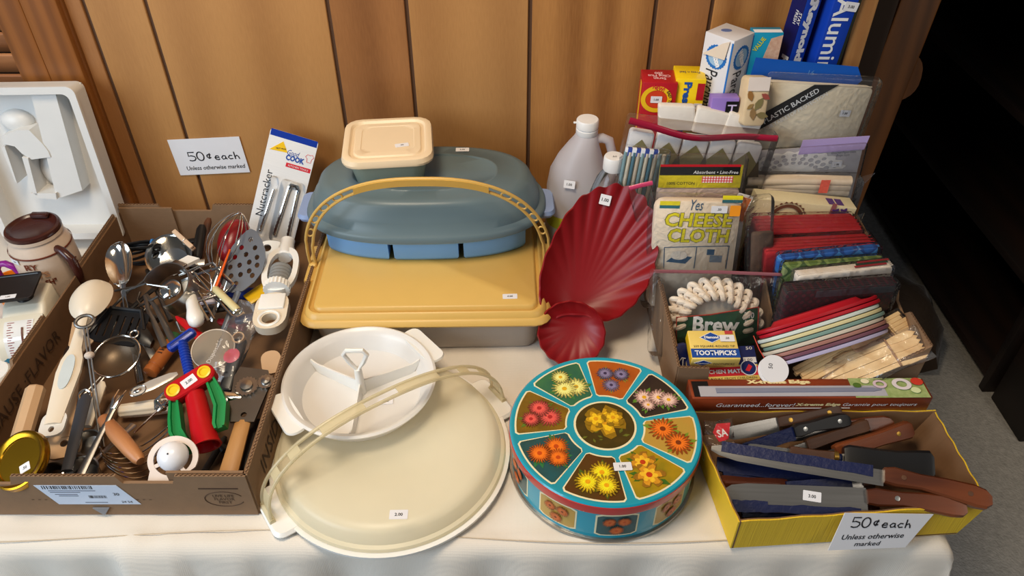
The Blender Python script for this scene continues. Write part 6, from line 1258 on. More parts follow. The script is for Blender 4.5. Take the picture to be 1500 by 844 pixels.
q = MB(); q.prism([(-0.026, 0.0), (0.018, 0.002), (0.022, 0.034), (0.010, 0.028)], 0, 0.001); q.build('torn_flap', mat('torn_paper', (222, 206, 186), 0.8), t, smooth=False, M=F['left'] @ on(0.0, hz/2-0.036, 0.002))
q = MB(); q.prism(ell(0.009, 0.006, 20), 0, 0.0004); q.build('top_badge', mat('badge_grey_blue', (90, 110, 160), 0.4), t, smooth=False, M=F['top'] @ on(0, 0.008, 0.0002, -42))
p_ = Pd(1131, 56, 1.215); hz = p_.z; t, F = carton('baking_cup_box', 'turquoise box with a food picture behind the parchment box', 'box', at(p_.x, 1.248, 0.001, 0), 0.050, 0.024, hz, mat('box_turquoise', (20, 140, 176), 0.4))
text('VALUE', t, F['front'] @ on(-0.012, hz/2-0.020, 0.0004, 60), w=0.026, h=0.008, m=mat('print_lime', (206, 206, 60), 0.5), off=0.03)
q = MB(); q.prism([(-0.004, -0.030), (0.0245, -0.030), (0.0245, 0.024), (0.006, 0.018)], 0, 0.0004); q.build('food_picture', mat('oat_print', (176, 120, 96), 0.5, var=0.5, scale=150, col2=(226, 196, 170)), t, smooth=False, M=F['front'] @ on(0, hz/2-0.028, 0.0002)); panel(t, F['top'] @ on(0.0, -0.006, 0.0003), 0.046, 0.012, WHITE, 'white_band')
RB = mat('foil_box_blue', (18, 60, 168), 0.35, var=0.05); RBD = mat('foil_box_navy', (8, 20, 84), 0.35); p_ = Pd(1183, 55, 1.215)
t, F = carton('foil_box', 'blue foil box standing on end, nearest the turquoise box', 'box', fz((0.457, 1.272, 0.001), (math.cos(.38), math.sin(.38), 0), (0.06, 0.0, 1)), 0.030, 0.034, 0.56, RB, 'foil and wrap boxes at the wall end')
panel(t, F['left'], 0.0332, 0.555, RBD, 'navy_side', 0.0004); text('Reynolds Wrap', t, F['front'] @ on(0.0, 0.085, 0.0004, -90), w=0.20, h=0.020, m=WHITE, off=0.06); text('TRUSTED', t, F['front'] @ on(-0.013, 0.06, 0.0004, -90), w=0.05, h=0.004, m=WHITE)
text('Reynolds', t, F['left'] @ on(0.004, 0.035, 0.0006, -90), w=0.11, h=0.022, m=WHITE, off=0.05); text('STAY\nFRESH', t, F['left'] @ on(0.008, 0.155, 0.0006, -90), w=0.022, h=0.016, m=WHITE); sticker(t, F['front'] @ on(0, 0.19, 0.001, -90), '1.00', 0.02, 0.016)
t, F = carton('foil_box', 'blue foil box with tall white lettering, against the pine edge board', 'box', fz((0.513, 1.270, 0.001), (math.cos(.12), math.sin(.12), 0), (0.06, 0, 1)), 0.046, 0.040, 0.56, RB, 'foil and wrap boxes at the wall end')
text('Aluminum Foil', t, F['front'] @ on(-0.004, 0.062, 0.0004, -90), w=0.26, h=0.030, m=WHITE, off=0.01); panel(t, F['front'] @ on(0.0205, 0, 0.0001), 0.005, 0.555, mat('box_dark_olive', (34, 36, 24), 0.5), 'dark_strip'); p_ = onface(t, 1240, 14); sticker(t, F['front'] @ on(0.008, 0.178, 0.001, -6), '3.00', 0.024, 0.015)
t, w_, h_ = upright('lavender_box', 'small lavender box with black panel before the parchment box', 'box', (1044, 144), (1084, 144), 1.175, 0.15, 4); q = MB(); q.box((0, h_/2, -0.012), (w_, h_, 0.022), 0.001); q.build('carton', mat('lavender_deep', (146, 118, 196), 0.5), t); panel(t, on(w_*0.26, h_/2, 0.0002), w_*0.46, h_*0.94, BLACK, 'black_panel'); text('T', t, on(w_*0.26, h_-0.020, 0.0007), h=0.018, m=mat('print_pale_lavender', (206, 190, 230), 0.5))

# ------------------------------------------------------------------ toothpicks, matches, tag, plates, wooden cutlery
Mq, w_, h_ = quad(P(1007, 484, 0.106), P(1076, 484, 0.106), P(1017, 526, 0.096)); t = thing('toothpick_box', 'yellow and blue toothpick box tilted on top of the match box', 'box', Mq)
TPY = mat('box_pale_yellow', (236, 206, 110), 0.5, var=0.03); TPB = mat('box_mid_blue', (22, 70, 150), 0.5)
q = MB(); q.box((0, h_/2, -0.010), (w_, h_, 0.019), 0.001); q.build('carton', TPY, t)
panel(t, on(0, h_*0.20, 0), w_, h_*0.30, TPB, 'blue_band'); text('TOOTHPICKS', t, on(0, h_*0.20, 0.0005), w=w_*0.86, h=h_*0.17, m=WHITE, off=0.03); text('250 SQUARE\u2013ROUND TIP', t, on(0, h_*0.43, 0), w=w_*0.86, h=h_*0.08, m=INK)
def diamond(par, M_, a_, b_):
    q_ = MB(); q_.prism([(-a_, 0), (0, -b_), (a_, 0), (0, b_)], 0, 0.0003); o_ = q_.build('blue_diamond', WHITE, par, smooth=False, M=M_)
    q_ = MB(); q_.prism([(-a_*.9, 0), (0, -b_*.9), (a_*.9, 0), (0, b_*.9)], 0.0003, 0.0006); q_.build('diamond_fill', TPB, o_, smooth=False); text('Diamond', o_, on(0, 0, 0.0006), w=a_*1.2, h=b_*0.5, m=WHITE, off=0.04)
diamond(t, on(-0.002, h_*0.74, 0.0002), 0.018, h_*0.19); sticker(t, on(w_*0.30, h_*0.70, 0.0012), '.50', 0.022, 0.012); panel(t, on(w_*0.36, h_*0.92, 0.0002), 0.012, 0.006, mat('flag_red', (186, 60, 60), 0.5), 'flag_print')
Fb = fr((0, 0, -0.010), (1, 0, 0), (0, 0, 1)); text('TOOTHPICKS', t, Fb @ on(w_*0.18, -0.003, 0.0002), w=w_*0.45, h=0.005, m=INK); diamond(t, Fb @ on(-w_*0.26, 0, 0.0002), 0.014, 0.007); panel(t, fr((-w_/2, h_/2, -0.010), (0, -1, 0), (0, 0, 1)), h_*0.9, 0.016, YELP, 'amber_side')
Mq, w_, h_ = quad(P(1002, 510, 0.074), P(1104, 506, 0.074), P(1012, 560, 0.052)); t = thing('match_box', 'kitchen match box in navy, red and yellow under the toothpicks', 'box', Mq)
NAVY = mat('box_navy', (16, 30, 92), 0.5)
q = MB(); q.box((0, h_/2, -0.012), (w_, h_, 0.024), 0.001); q.build('carton', TPY, t); panel(t, on(0, h_*0.72, 0), w_, h_*0.54, NAVY, 'navy_band'); panel(t, on(0, h_*0.26, 0), w_, h_*0.26, REDP, 'red_band'); text('KITCHEN MATCHES', t, on(0.006, h_*0.26, 0.0005), w=w_*0.80, h=h_*0.12, m=WHITE, off=0.03); text('KEEP AWAY FROM CHILDREN', t, on(0.006, h_*0.06, 0), w=w_*0.8, h=h_*0.06, m=INK)
panel(t, on(w_*0.40, h_*0.57, 0.0005), w_*0.18, h_*0.16, PAPER, 'price_sticker'); text('1.00', t, on(w_*0.38, h_*0.57, 0.001), w=w_*0.11, h=h_*0.08); text('50', t, on(w_*0.42, h_*0.92, 0.0005), w=w_*0.09, h=h_*0.09, m=WHITE)
q = MB(); q.prism(ell(0.0125, 0.0125, 24), 0, 0.0003); o = q.build('round_emblem', WHITE, t, smooth=False, M=on(w_*0.36, h_*0.34, 0.0008)); q = MB(); q.prism(ell(0.0112, 0.0112, 24), 0.0003, 0.0005); q.build('emblem_blue', NAVY, o, smooth=False); q = MB(); q.prism([(-0.006, -0.004), (0.0, -0.006), (0.006, 0.002), (0.001, 0.006)], 0.0005, 0.0007); q.build('emblem_red', REDP, o, smooth=False)
Mq, w_, h_ = quad(P(988, 508, 0.090), P(1006, 504, 0.090), P(994, 548, 0.050)); t = thing('card_packet', 'narrow navy blue card packet tucked against the left box wall', 'packet', Mq); q = MB(); q.box((0, h_/2, -0.006), (w_, h_, 0.010), 0.001); q.build('packet_body', NAVY, t); strokes([[(-w_*.3, h_*.4), (0, h_*.55), (w_*.3, h_*.5)], [(0, h_*.2), (w_*.1, h_*.5)]], t, on(0, 0, 0), 0.0008, PAPER, 'white_star')
Mx = fr(P(1134, 541, 0.086), (1, 0.1, 0), (0, 0.85, 0.5)); t = thing('paper_tag', 'round white paper price tag on a red string', 'tag', Mx); q = MB(); q.prism(ell(0.0215, 0.0215, 36), 0, 0.0012); q.build('tag_disc', PAPER, t); q = MB(); q.prism(ell(0.0215, 0.0215, 36, 2, -0.003, -0.002), -0.0016, -0.0006); q.build('tag_disc', PAPER, t)
text('50', t, on(-0.005, 0.005, 0.0012, 75), w=0.008, h=0.006); q = MB(); q.tube([(-0.012, 0.018, 0.001), (-0.018, 0.03, 0.004), (-0.026, 0.05, 0.012)], 0.0008, 5); q.build('red_string', mat('string_red', (206, 70, 50), 0.6), t)
# paper plates standing in the box
Xp = V((0.2, 0.042, 0.046)); upp = V((-0.05, -0.70, 0.714)); n0 = fr((0, 0, 0), Xp, upp).col[2].xyz; upp = fr((0, 0, 0), Xp, upp).col[1].xyz
e0 = P(1212, 459, 0.152); c0 = e0 - upp*0.043
pl_cols = [((170, 14, 30), 'dark red paper plate, hindmost of the leaning plates'), ((178, 16, 34), 'dark red paper plate leaning before the hindmost one'), ((206, 214, 206), 'pale mint paper plate next to the red plates'), ((212, 200, 150), 'pale yellow paper plate among the leaning plates'), ((120, 150, 140), 'teal edged paper plate in the middle of the leaning plates'), ((202, 190, 172), 'beige paper plate with wavy rim among the leaning plates'), ((160, 112, 100), 'rose brown paper plate behind the lilac ones'), ((112, 70, 84), 'plum paper plate behind the foremost lilac plate'), ((176, 168, 196), 'pale lilac plate in plastic, foremost of the leaning plates')]
for k, (c_, lb) in enumerate(pl_cols):
    dk = 0.0066*k; Rr = 0.096
    t = thing('paper_plate', lb, 'plate', fr(c0 + n0*dk + Xp.normalized()*(0.0025*math.sin(k*2.1)), Xp, upp) @ Matrix.Diagonal((1, 0.45, 1, 1)), 'leaning paper plates'); m_ = mat(f'plate_{k}', c_, 0.45, var=0.05)
    q = MB(); q.lathe([(Rr*0.62, -0.010), (Rr*0.70, -0.008), (Rr*0.76, -0.001), (Rr*0.965, 0.0024), (Rr*0.99, 0.0022), (Rr, 0.0008), (Rr, -0.0022), (Rr*0.985, -0.0030), (Rr*0.95, -0.0006), (Rr*0.75, -0.0036), (Rr*0.68, -0.0095), (0.001, -0.010)], 56); q.build('plate_disc', m_, t)
    if k in (0, 1, 3, 4, 6): q = MB(); q.lathe([(Rr*0.86, 0.0008), (Rr*0.90, 0.0024), (Rr*0.95, 0.0026), (Rr*0.96, 0.0012)], 56, cap=(False, False)); q.build('rim_band', mat(f'plate_band_{k}', [(140, 10, 24), (196, 40, 54), 0, (214, 120, 70), (50, 110, 110), 0, (186, 130, 110)][k], 0.45), t)
# wooden cutlery bundles
WST = wood('stick_wood', (238, 206, 154), (216, 178, 124), 0.6, stretch=(2, 20, 20))
t, L_ = lay(P(1166, 554, 0.058), P(1326, 468, 0.108), 12); t, L_ = thing('wooden_knife_bundle', 'bundle of pale wooden picnic knives with printed band in the box', 'cutlery', t), L_
for i in range(5):
    for j in range(2):
        q = MB(); q.box((L_*0.5+0.003*((i*7+j*3) % 3), -0.014+0.0068*i, 0.004*j-0.003), (L_*0.97, 0.0067, 0.0030), 0.0009, 1); q.build('wooden_knife', WST, t)
panel(t, on(L_*0.62, 0.0, 0.0036), 0.05, 0.032, mat('faint_red_print', (216, 150, 112), 0.6, var=0.5, scale=240, col2=(232, 206, 160)), 'printed_band')
q = MB(); q.box((L_*0.82, 0, 0), (0.004, 0.040, 0.013), 0.001); q.build('rubber_band', mat('band_brown', (150, 112, 80), 0.6), t); o = MB(); o.box((L_*0.93, 0, 0), (L_*0.16, 0.042, 0.014), 0.003); o.build('bag_film', CLEAR, t)
M_, L_ = lay(P(1190, 566, 0.046), P(1350, 500, 0.118), 12); t = thing('wooden_spoon_bundle', 'bag of pale wooden picnic spoons with rounded ends at the box front', 'cutlery', M_)
for i in range(6):
    q = MB(); y_ = -0.020+0.0075*i; q.prism([(L_*0.1, y_-0.0035), (L_*0.72, y_-0.0035), (L_*0.82, y_-0.0062), (L_*0.95, y_-0.006), (L_, y_), (L_*0.95, y_+0.006), (L_*0.82, y_+0.0062), (L_*0.72, y_+0.0035), (L_*0.1, y_+0.0035)], 0.0012*(i % 2)-0.001, 0.0012*(i % 2)+0.0012); q.build('wooden_spoon', WST, t)
q = MB(); q.box((L_*0.74, 0, 0.0005), (0.003, 0.050, 0.007), 0.001); q.build('rubber_band', mat('band_brown', (150, 112, 80), 0.6), t)
o = pillow(0.060, L_*1.05, 0.020, 41, 0.0022); o.build('bag_film', film('spoon_bag_film', fac=0.10, milk=0.16, bscale=50, bump=0.8), t, M=Matrix.Translation((-0.004, 0, 0)) @ Matrix.Rotation(-PI/2, 4, 'Z'))
q = MB(); q.T = on(0.03, -0.006, -0.006); q.prism([(-0.03, -0.02), (0.03, -0.02), (0.03, 0.02), (-0.03, 0.02)], 0, 0.002); q.build('grey_insert', mat('grey_plastic_insert', (150, 146, 142), 0.4), t, smooth=False)

# ------------------------------------------------------------------ knife in its box
xL, xR = P(1011, 572, 0.075).x, P(1360, 572, 0.075).x
t, F = carton('knife_carton', 'long wood-print knife carton with salad picture lying between the boxes', 'box', at((xL+xR)/2, 0.7655, 0.0485, 0.3), xR-xL, 0.038, 0.028, wood('carton_wood_print', (150, 66, 34), (104, 40, 20), 0.35, stretch=(1.2, 16, 16), scale=5)); w_ = xR-xL
text('Guaranteed...forever!', t, F['front'] @ on(-w_*0.23, 0.0, 0.0003), w=w_*0.33, h=0.0075, m=WHITE, shear=0.25); text('X-treme Edge', t, F['front'] @ on(w_*0.03, 0.0, 0.0003), w=w_*0.19, h=0.0075, m=mat('print_gold', (236, 216, 160), 0.5), shear=0.2, off=0.05); text('Garantie pour toujours', t, F['front'] @ on(w_*0.29, -0.0005, 0.0003), w=w_*0.31, h=0.008, m=WHITE, shear=0.25); panel(t, F['front'] @ on(0.0, -0.0075, 0.0001), w_*0.34, 0.0008, WHITE, 'fine_print')
text('X-treme Edge', t, F['top'] @ on(-w_*0.12, 0.0115, 0.0003), w=w_*0.27, h=0.0095, m=mat('print_gold', (236, 216, 160), 0.5), off=0.07)
win = panel(t, F['top'] @ on(-0.026, -0.006, 0.0006), w_*0.78, 0.020, mat('window_grey', (176, 174, 182), 0.3), 'window'); q = MB(); q.prism([(-w_*0.32, -0.004), (w_*0.34, -0.002), (w_*0.375, 0.001), (w_*0.34, 0.005), (-w_*0.32, 0.005)], 0, 0.0012); q.build('carton_blade', mat('blade_blue_grey', (128, 132, 152), 0.6, 0.0), t, smooth=False, M=F['top'] @ on(-0.026, -0.006, 0.0014)); panel(t, F['top'] @ on(-w_*0.455, -0.001, 0.0004), 0.024, 0.030, BLACK, 'window_end')
sal = F['top'] @ on(w_*0.335, 0.001, 0.0030); panel(t, F['top'] @ on(w_*0.335, 0, 0.0002), w_*0.31, 0.038, mat('salad_green', (110, 140, 60), 0.5, col2=(190, 200, 140), scale=110), 'salad_picture')
for x, y, r_, c_, ri in ((0.02, 0.004, 0.014, (226, 214, 216), .55), (-0.012, 0.004, 0.010, (214, 190, 200), .6), (-0.032, 0.010, 0.006, (236, 226, 190), 0), (0.044, 0.009, 0.009, (206, 60, 40), 0), (0.036, -0.008, 0.007, (216, 226, 170), 0), (-0.046, 0.002, 0.006, (80, 110, 40), 0)):
    q = MB(); q.plate(ell(r_, r_*0.8, 22), [ell(r_*ri, r_*0.8*ri, 18)[::-1]] if ri else [], 0, 0.0003); q.build('salad_print', mat(f'salad_{c_[0]}_{c_[1]}', c_, 0.5), t, smooth=False, M=sal @ on(x, y))
# ------------------------------------------------------------------ yellow box of knives
kb = thing('knife_box', 'low yellow cardboard box full of knives at the table corner', 'cardboard box', at(0, 0, 0.0005)); YB = mat('box_corrugated_yellow', (226, 186, 40), 0.6, var=0.06, stretch=(60, 1, 1), scale=8, bump=0.3, bscale=8)
kc = [V((0.286, 0.553, 0)), V((0.592, 0.574, 0)), V((0.598, 0.742, 0)), V((0.266, 0.742, 0))]; kt = [V((0.284, 0.550, 0.064)), V((0.612, 0.576, 0.064)), V((0.620, 0.748, 0.048)), V((0.258, 0.748, 0.046))]
q = MB(); q.prism([(p.x, p.y) for p in kc], 0.0005, 0.003); q.build('box_floor', CARDIN, kb, smooth=False)
cen = (kt[0]+kt[2])*0.5
for i in range(4):
    j = (i+1) % 4; a_, b_, at_, bt_ = kc[i], kc[j], kt[i], kt[j]; n_ = (V((cen.x, cen.y, 0))-(a_+b_)*0.5); n_.z = 0; n_.normalize(); k_ = 24
    for nm, m_, o0, o1 in (('box_wall', YB, 0.0, 0.002), ('inner_lining', CARDIN, 0.0021, 0.0040)):
        q = MB(); rr_ = random.Random(i); top_ = [at_.lerp(bt_, s/k_)+V((0, 0, 0.0012*math.sin(s*1.3+i))) for s in range(k_+1)]; bo_ = [a_.lerp(b_, s/k_) for s in range(k_+1)]
        q.loft([[tuple(p+n_*o) for p, o in ((bo_[s], o0), (top_[s], o0), (top_[s], o1), (bo_[s], o1))] for s in range(k_+1)]); q.build(nm, m_, kb, smooth=False)
Ml = fr((kc[3]*0.5+kc[0]*0.5+V((-0.0022, 0, 0.033))), (kc[0]-kc[3]), (-0.08, 0, 1)); text('CO', kb, Ml @ on(-0.04, 0, 0.001), w=0.034, h=0.020, m=mat('print_pale_yellow', (236, 226, 150), 0.5))
KG = 'knives heaped in the yellow box'
KW1 = wood('knife_wood_red', (118, 60, 28), (74, 34, 16), 0.35, stretch=(2, 18, 18)); KW2 = wood('knife_wood_brown', (96, 60, 36), (62, 36, 20), 0.45, stretch=(2, 18, 18)); TAPE = mat('blue_tape', (6, 20, 64), 0.45, var=0.15, bump=0.3, scale=50); BLADE = mat('blade_steel', (140, 138, 134), 0.32, 0.85, var=0.2, stretch=(1, 30, 30), scale=10); BRASS = mat('brass', (190, 150, 70), 0.35, 0.9)
def knife(label, A, B, fb, bw, hw, hm, tape=None, rivets=2, roll=35, rm=BRASS, ht=0.006, shape=0, name='kitchen_knife'):
    M_, L_ = lay(A, B, roll); t_ = thing(name, label, 'knife', M_, KG); xb = L_*fb
    if fb > 0.05:
        q_ = MB(); pr = [(0, 0.25), (0.05, 0.6), (0.16, 0.9), (0.45, 1.0), (1.0, 1.0)]
        q_.loft([[(xb*u, -bw*w2 + bw*0.0, 0.0), (xb*u, -bw*w2*0.4, 0.0011), (xb*u, bw*0.5*min(1, w2*1.3), 0.0011), (xb*u, bw*0.5*min(1, w2*1.3), -0.0011), (xb*u, -bw*w2*0.4, -0.0011)] for u, w2 in pr]); q_.build('blade', BLADE, t_, ang=20)
        if tape:
            for u0, u1, lo, hi in tape:
                q_ = MB(); rr_ = random.Random(int(u0*1000+bw*1e5)); q_.loft([[(xb*u, bw*lo+rr_.uniform(-.001, .001), 0.002), (xb*u, bw*hi+rr_.uniform(-.001, .001), 0.0022), (xb*u, bw*hi, -0.002), (xb*u, bw*lo, -0.002)] for u in [u0+(u1-u0)*k/8 for k in range(9)]]); q_.build('blue_tape', TAPE, t_, ang=15)
    hl = L_-xb; st = [(0, .85), (.06, 1.0), (.3, .92), (.6, .88), (.85, 1.05), (.96, 1.1), (1.0, .75)] if shape == 0 else [(0, .8), (.1, 1.0), (.35, .8), (.6, 1.0), (.85, 1.15), (.95, 1.0), (1.0, .5)]
    dr = (lambda u: 0.0) if shape == 0 else (lambda u: -hw*0.9*u*u)
    q_ = MB(); q_.loft([[(xb+hl*u, hw*w2*c_+dr(u), ht*s_*(0.9 if w2 < 0.9 else 1)) for c_, s_ in ((-1, -.6), (-.8, -1), (.8, -1), (1, -.6), (1, .6), (.8, 1), (-.8, 1), (-1, .6))] for u, w2 in st]); q_.build('handle', hm, t_, ang=35)
    for k in range(rivets):
        u = 0.18+0.62*k/max(1, rivets-1) if rivets > 1 else 0.3; q_ = MB(); q_.T = Matrix.Translation((xb+hl*u, dr(u), ht*0.98)); q_.lathe([(0.0034, 0), (0.0032, 0.0006), (0.001, 0.0008)], 14); q_.build('rivet', rm, t_)
    return t_, L_
SILV = mat('rivet_silver', (190, 190, 186), 0.3, 0.9)
knife('small knife with bright scratched blade and worn wooden handle at the back', P(1060, 634, .042), P(1230, 601, .050), 0.46, 0.014, 0.0085, KW2, None, 2, 40)
knife('knife with curved black riveted handle and blue taped blade', P(1082, 660, .044), P(1240, 606, .062), 0.50, 0.010, 0.0095, BLACK, [(0.1, 1.0, -1.1, 0.7)], 2, 45, SILV, 0.007, 1)
knife('knife with orange brown handle at the back of the box', P(1150, 640, .034), P(1305, 612, .046), 0.42, 0.010, 0.011, KW1, None, 1, 40, BRASS, 0.006, 1)
knife('knife with thin pale-edged wooden handle beside the black riveted one', P(1120, 672, .030), P(1270, 622, .046), 0.40, 0.008, 0.009, KW2, None, 0, 45)
knife('knife with broad wooden handle and two brass rivets near the back wall', P(1140, 690, .030), P(1334, 628, .048), 0.42, 0.012, 0.0115, KW1, None, 2, 45, BRASS, 0.007)
t, L_ = knife('small steak knife with brown handle and gold and blue end', P(1096, 652, .056), P(1222, 669, .050), 0.48, 0.005, 0.0065, KW2, None, 0, 35)
q = MB(); q.T = Matrix.Translation((L_*0.985, 0, 0)) @ Matrix.Rotation(PI/2, 4, 'Y'); q.lathe([(0.0075, 0), (0.0075, 0.006), (0.001, 0.0065)], 14); q.build('gold_ferrule', BRASS, t); q = MB(); q.box((L_*1.05, 0, 0), (0.010, 0.010, 0.006), 0.002); q.build('blue_end', TAPE, t)
knife('carving knife with thick glossy black handle', P(1110, 660, .036), P(1366, 684, .058), 0.50, 0.012, 0.0185, BLACK, [(0.1, 0.9, -1.0, 0.5)], 0, 30, SILV, 0.011)
knife('long slicing knife in blue tape with reddish handle over the box corner', P(1042, 656, .064), P(1450, 722, .080), 0.635, 0.014, 0.0125, KW1, [(0.06, 0.94, -0.25, 0.75)], 2, 25, KW2, 0.008, 1)
t, L_ = knife('broad chef knife with price sticker on its grey blade', P(1062, 720, .050), P(1412, 734, .068), 0.60, 0.023, 0.0115, KW1, [(0.05, 0.30, -1.1, -0.45), (0.30, 0.95, -1.08, -0.62)], 1, 30, SILV, 0.007, 1); sticker(t, fr((L_*0.37, -0.002, 0.0016), (1, -0.12, 0), (0.12, 1, 0)), '3.00', 0.023, 0.013)
knife('knife wrapped in dark blue tape in the middle of the box', P(1050, 678, .034), P(1280, 712, .030), 0.80, 0.011, 0.009, KW2, [(0.0, 1.0, -1.1, 0.7)], 0, 25)
knife('knife in blue tape with blade pointing at the yellow wall', P(1060, 700, .026), P(1250, 690, .026), 0.82, 0.011, 0.009, KW2, [(0.0, 0.95, -1.1, 0.7)], 0, 25)
knife('short knife in a blue tape sleeve in front of the long slicing knife', P(1152, 712, .046), P(1300, 702, .044), 0.75, 0.009, 0.008, KW2, [(0.0, 0.85, -1.1, 0.7)], 0, 30)
knife('knife with bare orange wooden handle at the inner yellow wall', P(1252, 716, .032), P(1056, 706, .034), 0.5, 0.009, 0.009, KW1, [(0.1, 0.6, -1.1, 0.6)], 0, 25)
knife('knife in blue tape lowest by the front wall', P(1085, 742, .030), P(1285, 742, .024), 0.75, 0.013, 0.009, KW1, [(0.0, 0.9, -1.1, 0.7)], 0, 25)
Mx = fr(P(1054, 633, 0.052), (1, 0.1, 0), (0, 0.9, 0.4)); t = thing('blister_packet', 'clear blister packet with round red label in the knife box corner', 'packet', Mx)
pillow(0.042, 0.036, 0.016, 55, 0.002).build('bag_film', CLEAR, t, M=on(0, -0.018)); q = MB(); q.prism([(-0.004, -0.014), (0.010, -0.012), (0.018, 0.012), (-0.002, 0.012), (-0.010, 0.0)], 0, 0.001); q.build('red_label', REDP, t, smooth=False); text('SA', t, on(0.003, -0.002, 0.001, 8), w=0.015, h=0.011, m=WHITE, off=0.02)
# second hand-written sign, propped on the front of the yellow box
Mq, w_, h_ = quad(Pd(1222, 756, 0.556), Pd(1370, 758, 0.566), Pd(1206, 806, 0.540)); w_, h_ = 0.118, 0.060
sg = thing('price_sign', 'white handwritten price card propped on the yellow knife box', 'sign', Mq)
q = MB(); q.prism([(-w_/2-0.004, 0), (w_/2-0.016, 0.006), (w_/2+0.006, h_), (-w_/2+0.002, h_)], 0, 0.0008); q.build('card', PAPER, sg, smooth=False); fifty(sg, on(-0.044, 0.038, 0.0008), 0.0155); text('Unless otherwise', sg, on(-0.008, 0.024, 0.0008, 3), w=0.085, h=0.008, shear=0.2, off=0.01); text('marked', sg, on(-0.012, 0.012, 0.0008, 3), w=0.036, h=0.007, shear=0.2, off=0.01)

# ------------------------------------------------------------------ red shell platter, jug and bottle
O_ = P(826, 500, 0.012); T_ = Pd(905, 277, 1.100); up = (T_-O_).normalized(); X_ = V((1, 0, 0)); X_ = (X_-up*X_.dot(up)).normalized(); 
Ms = fr(O_, X_, up); SH = mat('shell_red', (128, 8, 16), 0.42, var=0.05)
ms = thing('shell_platter', 'red scalloped shell platter with small dip shell leaning on the bottles', 'platter', Ms)
outp = [(798, 468), (788, 432), (792, 392), (806, 356), (824, 322), (850, 292), (880, 278), (910, 276), (934, 290), (950, 314), (957, 346), (956, 384), (946, 414), (926, 444), (902, 464), (878, 470), (852, 462), (824, 462)]
ol = [V(onface(ms, *p)) for p in outp]; hub = V(onface(ms, 846, 446)); nr = 17
def closed_at(u):
    n_ = len(ol); f_ = (u*n_) % n_; i = int(f_); f_ -= i; p0, p1, p2, p3 = ol[i-1], ol[i], ol[(i+1) % n_], ol[(i+2) % n_]
    return 0.5*((2*p1)+(p2-p0)*f_+(2*p0-5*p1+4*p2-p3)*f_*f_+(3*p1-p0-3*p2+p3)*f_**3)
def shell(fn_out, hb, depth, nrib, flare=0.004):
    def g(u, v):
        r_ = v; p = hb.lerp(fn_out(u), r_); rib = math.cos(u*2*PI*nrib); sc = 1+0.010*rib*r_**3; p = hb+(p-hb)*sc
        ds = min(1.0, (p-hb).length/0.16*r_ if False else (fn_out(u)-hb).length*r_/0.13); z = -depth*(1-r_**2.0) + 0.0034*rib*ds*r_**3.2 + flare*r_**8
        return (p.x, p.y, z+depth)
    q_ = MB(); q_.grid(g, 340, 22, 0.003); return q_
q = shell(closed_at, hub, 0.034, 22); q.build('large_shell', SH, ms, ang=80)
dc = V(onface(ms, 834, 487)); drx = (V(onface(ms, 878, 470))-V(onface(ms, 790, 505))).length/2; 
def dip(u):
    a = 2*PI*u; return dc+V((drx*1.02*math.cos(a)*1.0, drx*0.98*math.sin(a)))
dhub = V(onface(ms, 858, 468))
q = shell(dip, V(onface(ms, 846, 476)), 0.018, 16, 0.003); q.build('dip_shell', SH, ms, ang=80, M=Matrix.Translation((0, 0, 0.027)))
p_ = onface(ms, 883, 297); sticker(ms, on(*p_, 0.0345, 6) @ Matrix.Rotation(math.radians(16), 4, 'X'), '1.00', 0.018, 0.017)
JUG = milky('jug_haze', (230, 227, 232), 0.28, 0.4)
jc = Pd(861, 176, 1.205); jg = thing('milk_jug', 'hazy white plastic jug with cap and yellow band, by the wall', 'jug', at(0.108, 1.205, 0.0005)); jx = jc.x-0.108
q = MB(); q.stack([(rrect(0.100, 0.100, 0.03, 6, jx-0.004), 0.0), (rrect(0.118, 0.112, 0.034, 6, jx-0.004), 0.006), (rrect(0.124, 0.116, 0.036, 6, jx-0.004), 0.10), (rrect(0.121, 0.112, 0.044, 6, jx-0.006), 0.14), (rrect(0.104, 0.100, 0.044, 6, jx-0.010), 0.175), (rrect(0.080, 0.080, 0.036, 6, jx-0.009), 0.205), (rrect(0.056, 0.056, 0.026, 6, jx-0.005), 0.230), (rrect(0.044, 0.046, 0.021, 6, jx-0.001), 0.243), (rrect(0.040, 0.04, 0.0195, 6, jx), 0.250), (rrect(0.034, 0.034, 0.0165, 6, jx), 0.254), (rrect(0.034, 0.034, 0.0165, 6, jx), 0.268)]); q.build('jug_body', JUG, jg)
q = MB(); q.tube([(jx+0.010, 0, 0.240), (jx+0.028, 0, 0.243), (jx+0.040, 0, 0.238), (jx+0.047, 0, 0.215), (jx+0.052, 0, 0.180), (jx+0.044, 0, 0.150), (jx+0.03, 0, 0.140)], [0.008, 0.0085, 0.0085, 0.008, 0.009, 0.011, 0.012], 12); q.build('handle', JUG, jg)
CAPW = mat('cap_white', (226, 224, 222), 0.4)
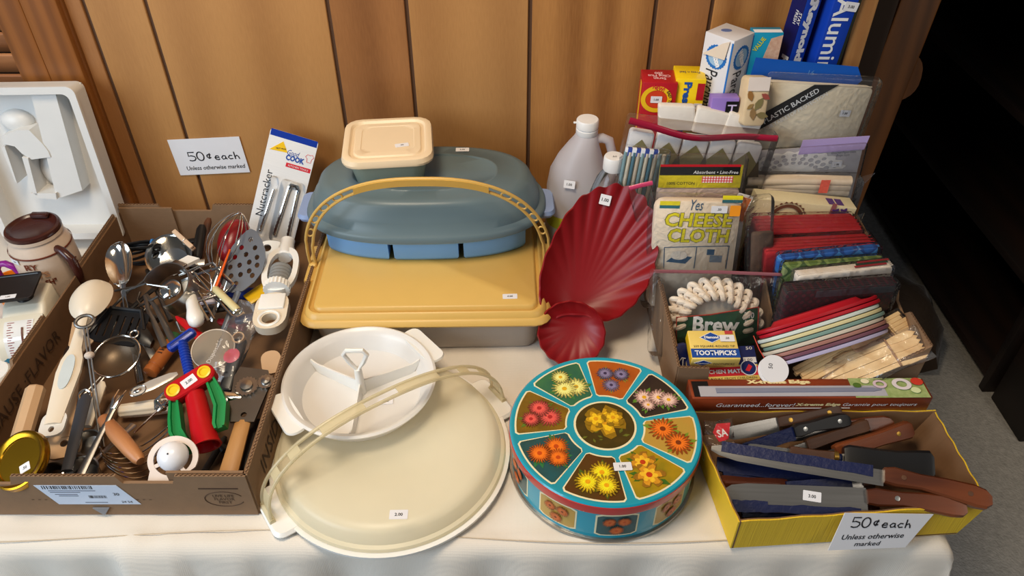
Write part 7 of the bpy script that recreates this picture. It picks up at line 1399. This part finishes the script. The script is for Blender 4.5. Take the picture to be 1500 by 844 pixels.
q = MB(); q.T = Matrix.Translation((jx, 0, 0)); q.lathe([(0.0185, 0.252), (0.0195, 0.254), (0.0195, 0.262), (0.0175, 0.2635), (0.0195, 0.265), (0.0195, 0.278), (0.018, 0.280), (0.001, 0.2805)], 32); cp = q.build('cap', CAPW, jg); q = MB(); q.box((jx-0.0215, 0, 0.273), (0.006, 0.004, 0.003), 0.001); q.build('cap_tab', CAPW, cp)
q = MB(); q.stack([(rrect(0.1255, 0.1175, 0.0365, 6, jx-0.004), 0.085), (rrect(0.1255, 0.1175, 0.0365, 6, jx-0.004), 0.110)], cap=(False, False)); q.build('yellow_band', mat('band_lime', (206, 204, 50), 0.5), jg); q = MB(); q.stack([(rrect(0.1258, 0.1178, 0.0365, 6, jx-0.004), 0.02), (rrect(0.1258, 0.1178, 0.0365, 6, jx-0.004), 0.085)], cap=(False, False)); lbj = q.build('paper_label', mat('label_cream', (214, 206, 180), 0.6), jg); text('White', lbj, fr((jx-0.02, -0.0590, 0.060), (1, 0, 0), (0, 0, 1)), w=0.04, h=0.018, m=mat('label_green_ink', (40, 90, 50), 0.5))
sticker(jg, fr((jx-0.030, -0.0525, 0.180), (1, -0.28, 0), (0.15, 0.34, 1)), '1.00', 0.020, 0.014)
bc = Pd(899, 240, 1.120); bt = thing('plastic_bottle', 'clear plastic bottle with white screw cap between jug and shell platter', 'bottle', at(bc.x, bc.y+0.003, 0.0005)); zc = bc.z
CLP = film('bottle_clear', (232, 232, 230), fac=0.05, milk=0.04, bump=0.05, bscale=10, rough=0.05)
q = MB(); q.lathe([(0.034, 0), (0.038, 0.004), (0.038, zc-0.075), (0.036, zc-0.060), (0.026, zc-0.030), (0.016, zc-0.014), (0.0125, zc-0.010), (0.0125, zc+0.002)], 40); q.build('bottle_body', CLP, bt); q = MB(); q.loft([[((r*1.03 if k % 2 else r)*math.cos(2*PI*k/60), (r*1.03 if k % 2 else r)*math.sin(2*PI*k/60), z) for k in range(60)] for r, z in ((0.0165, zc-0.012), (0.0170, zc-0.010), (0.0165, zc+0.010), (0.0150, zc+0.013), (0.001, zc+0.0132))]); q.build('cap', CAPW, bt); text('.50', bt, fr((0, -0.003, zc+0.0132), (1, 0, 0), (0, 1, 0)), w=0.008, h=0.004)
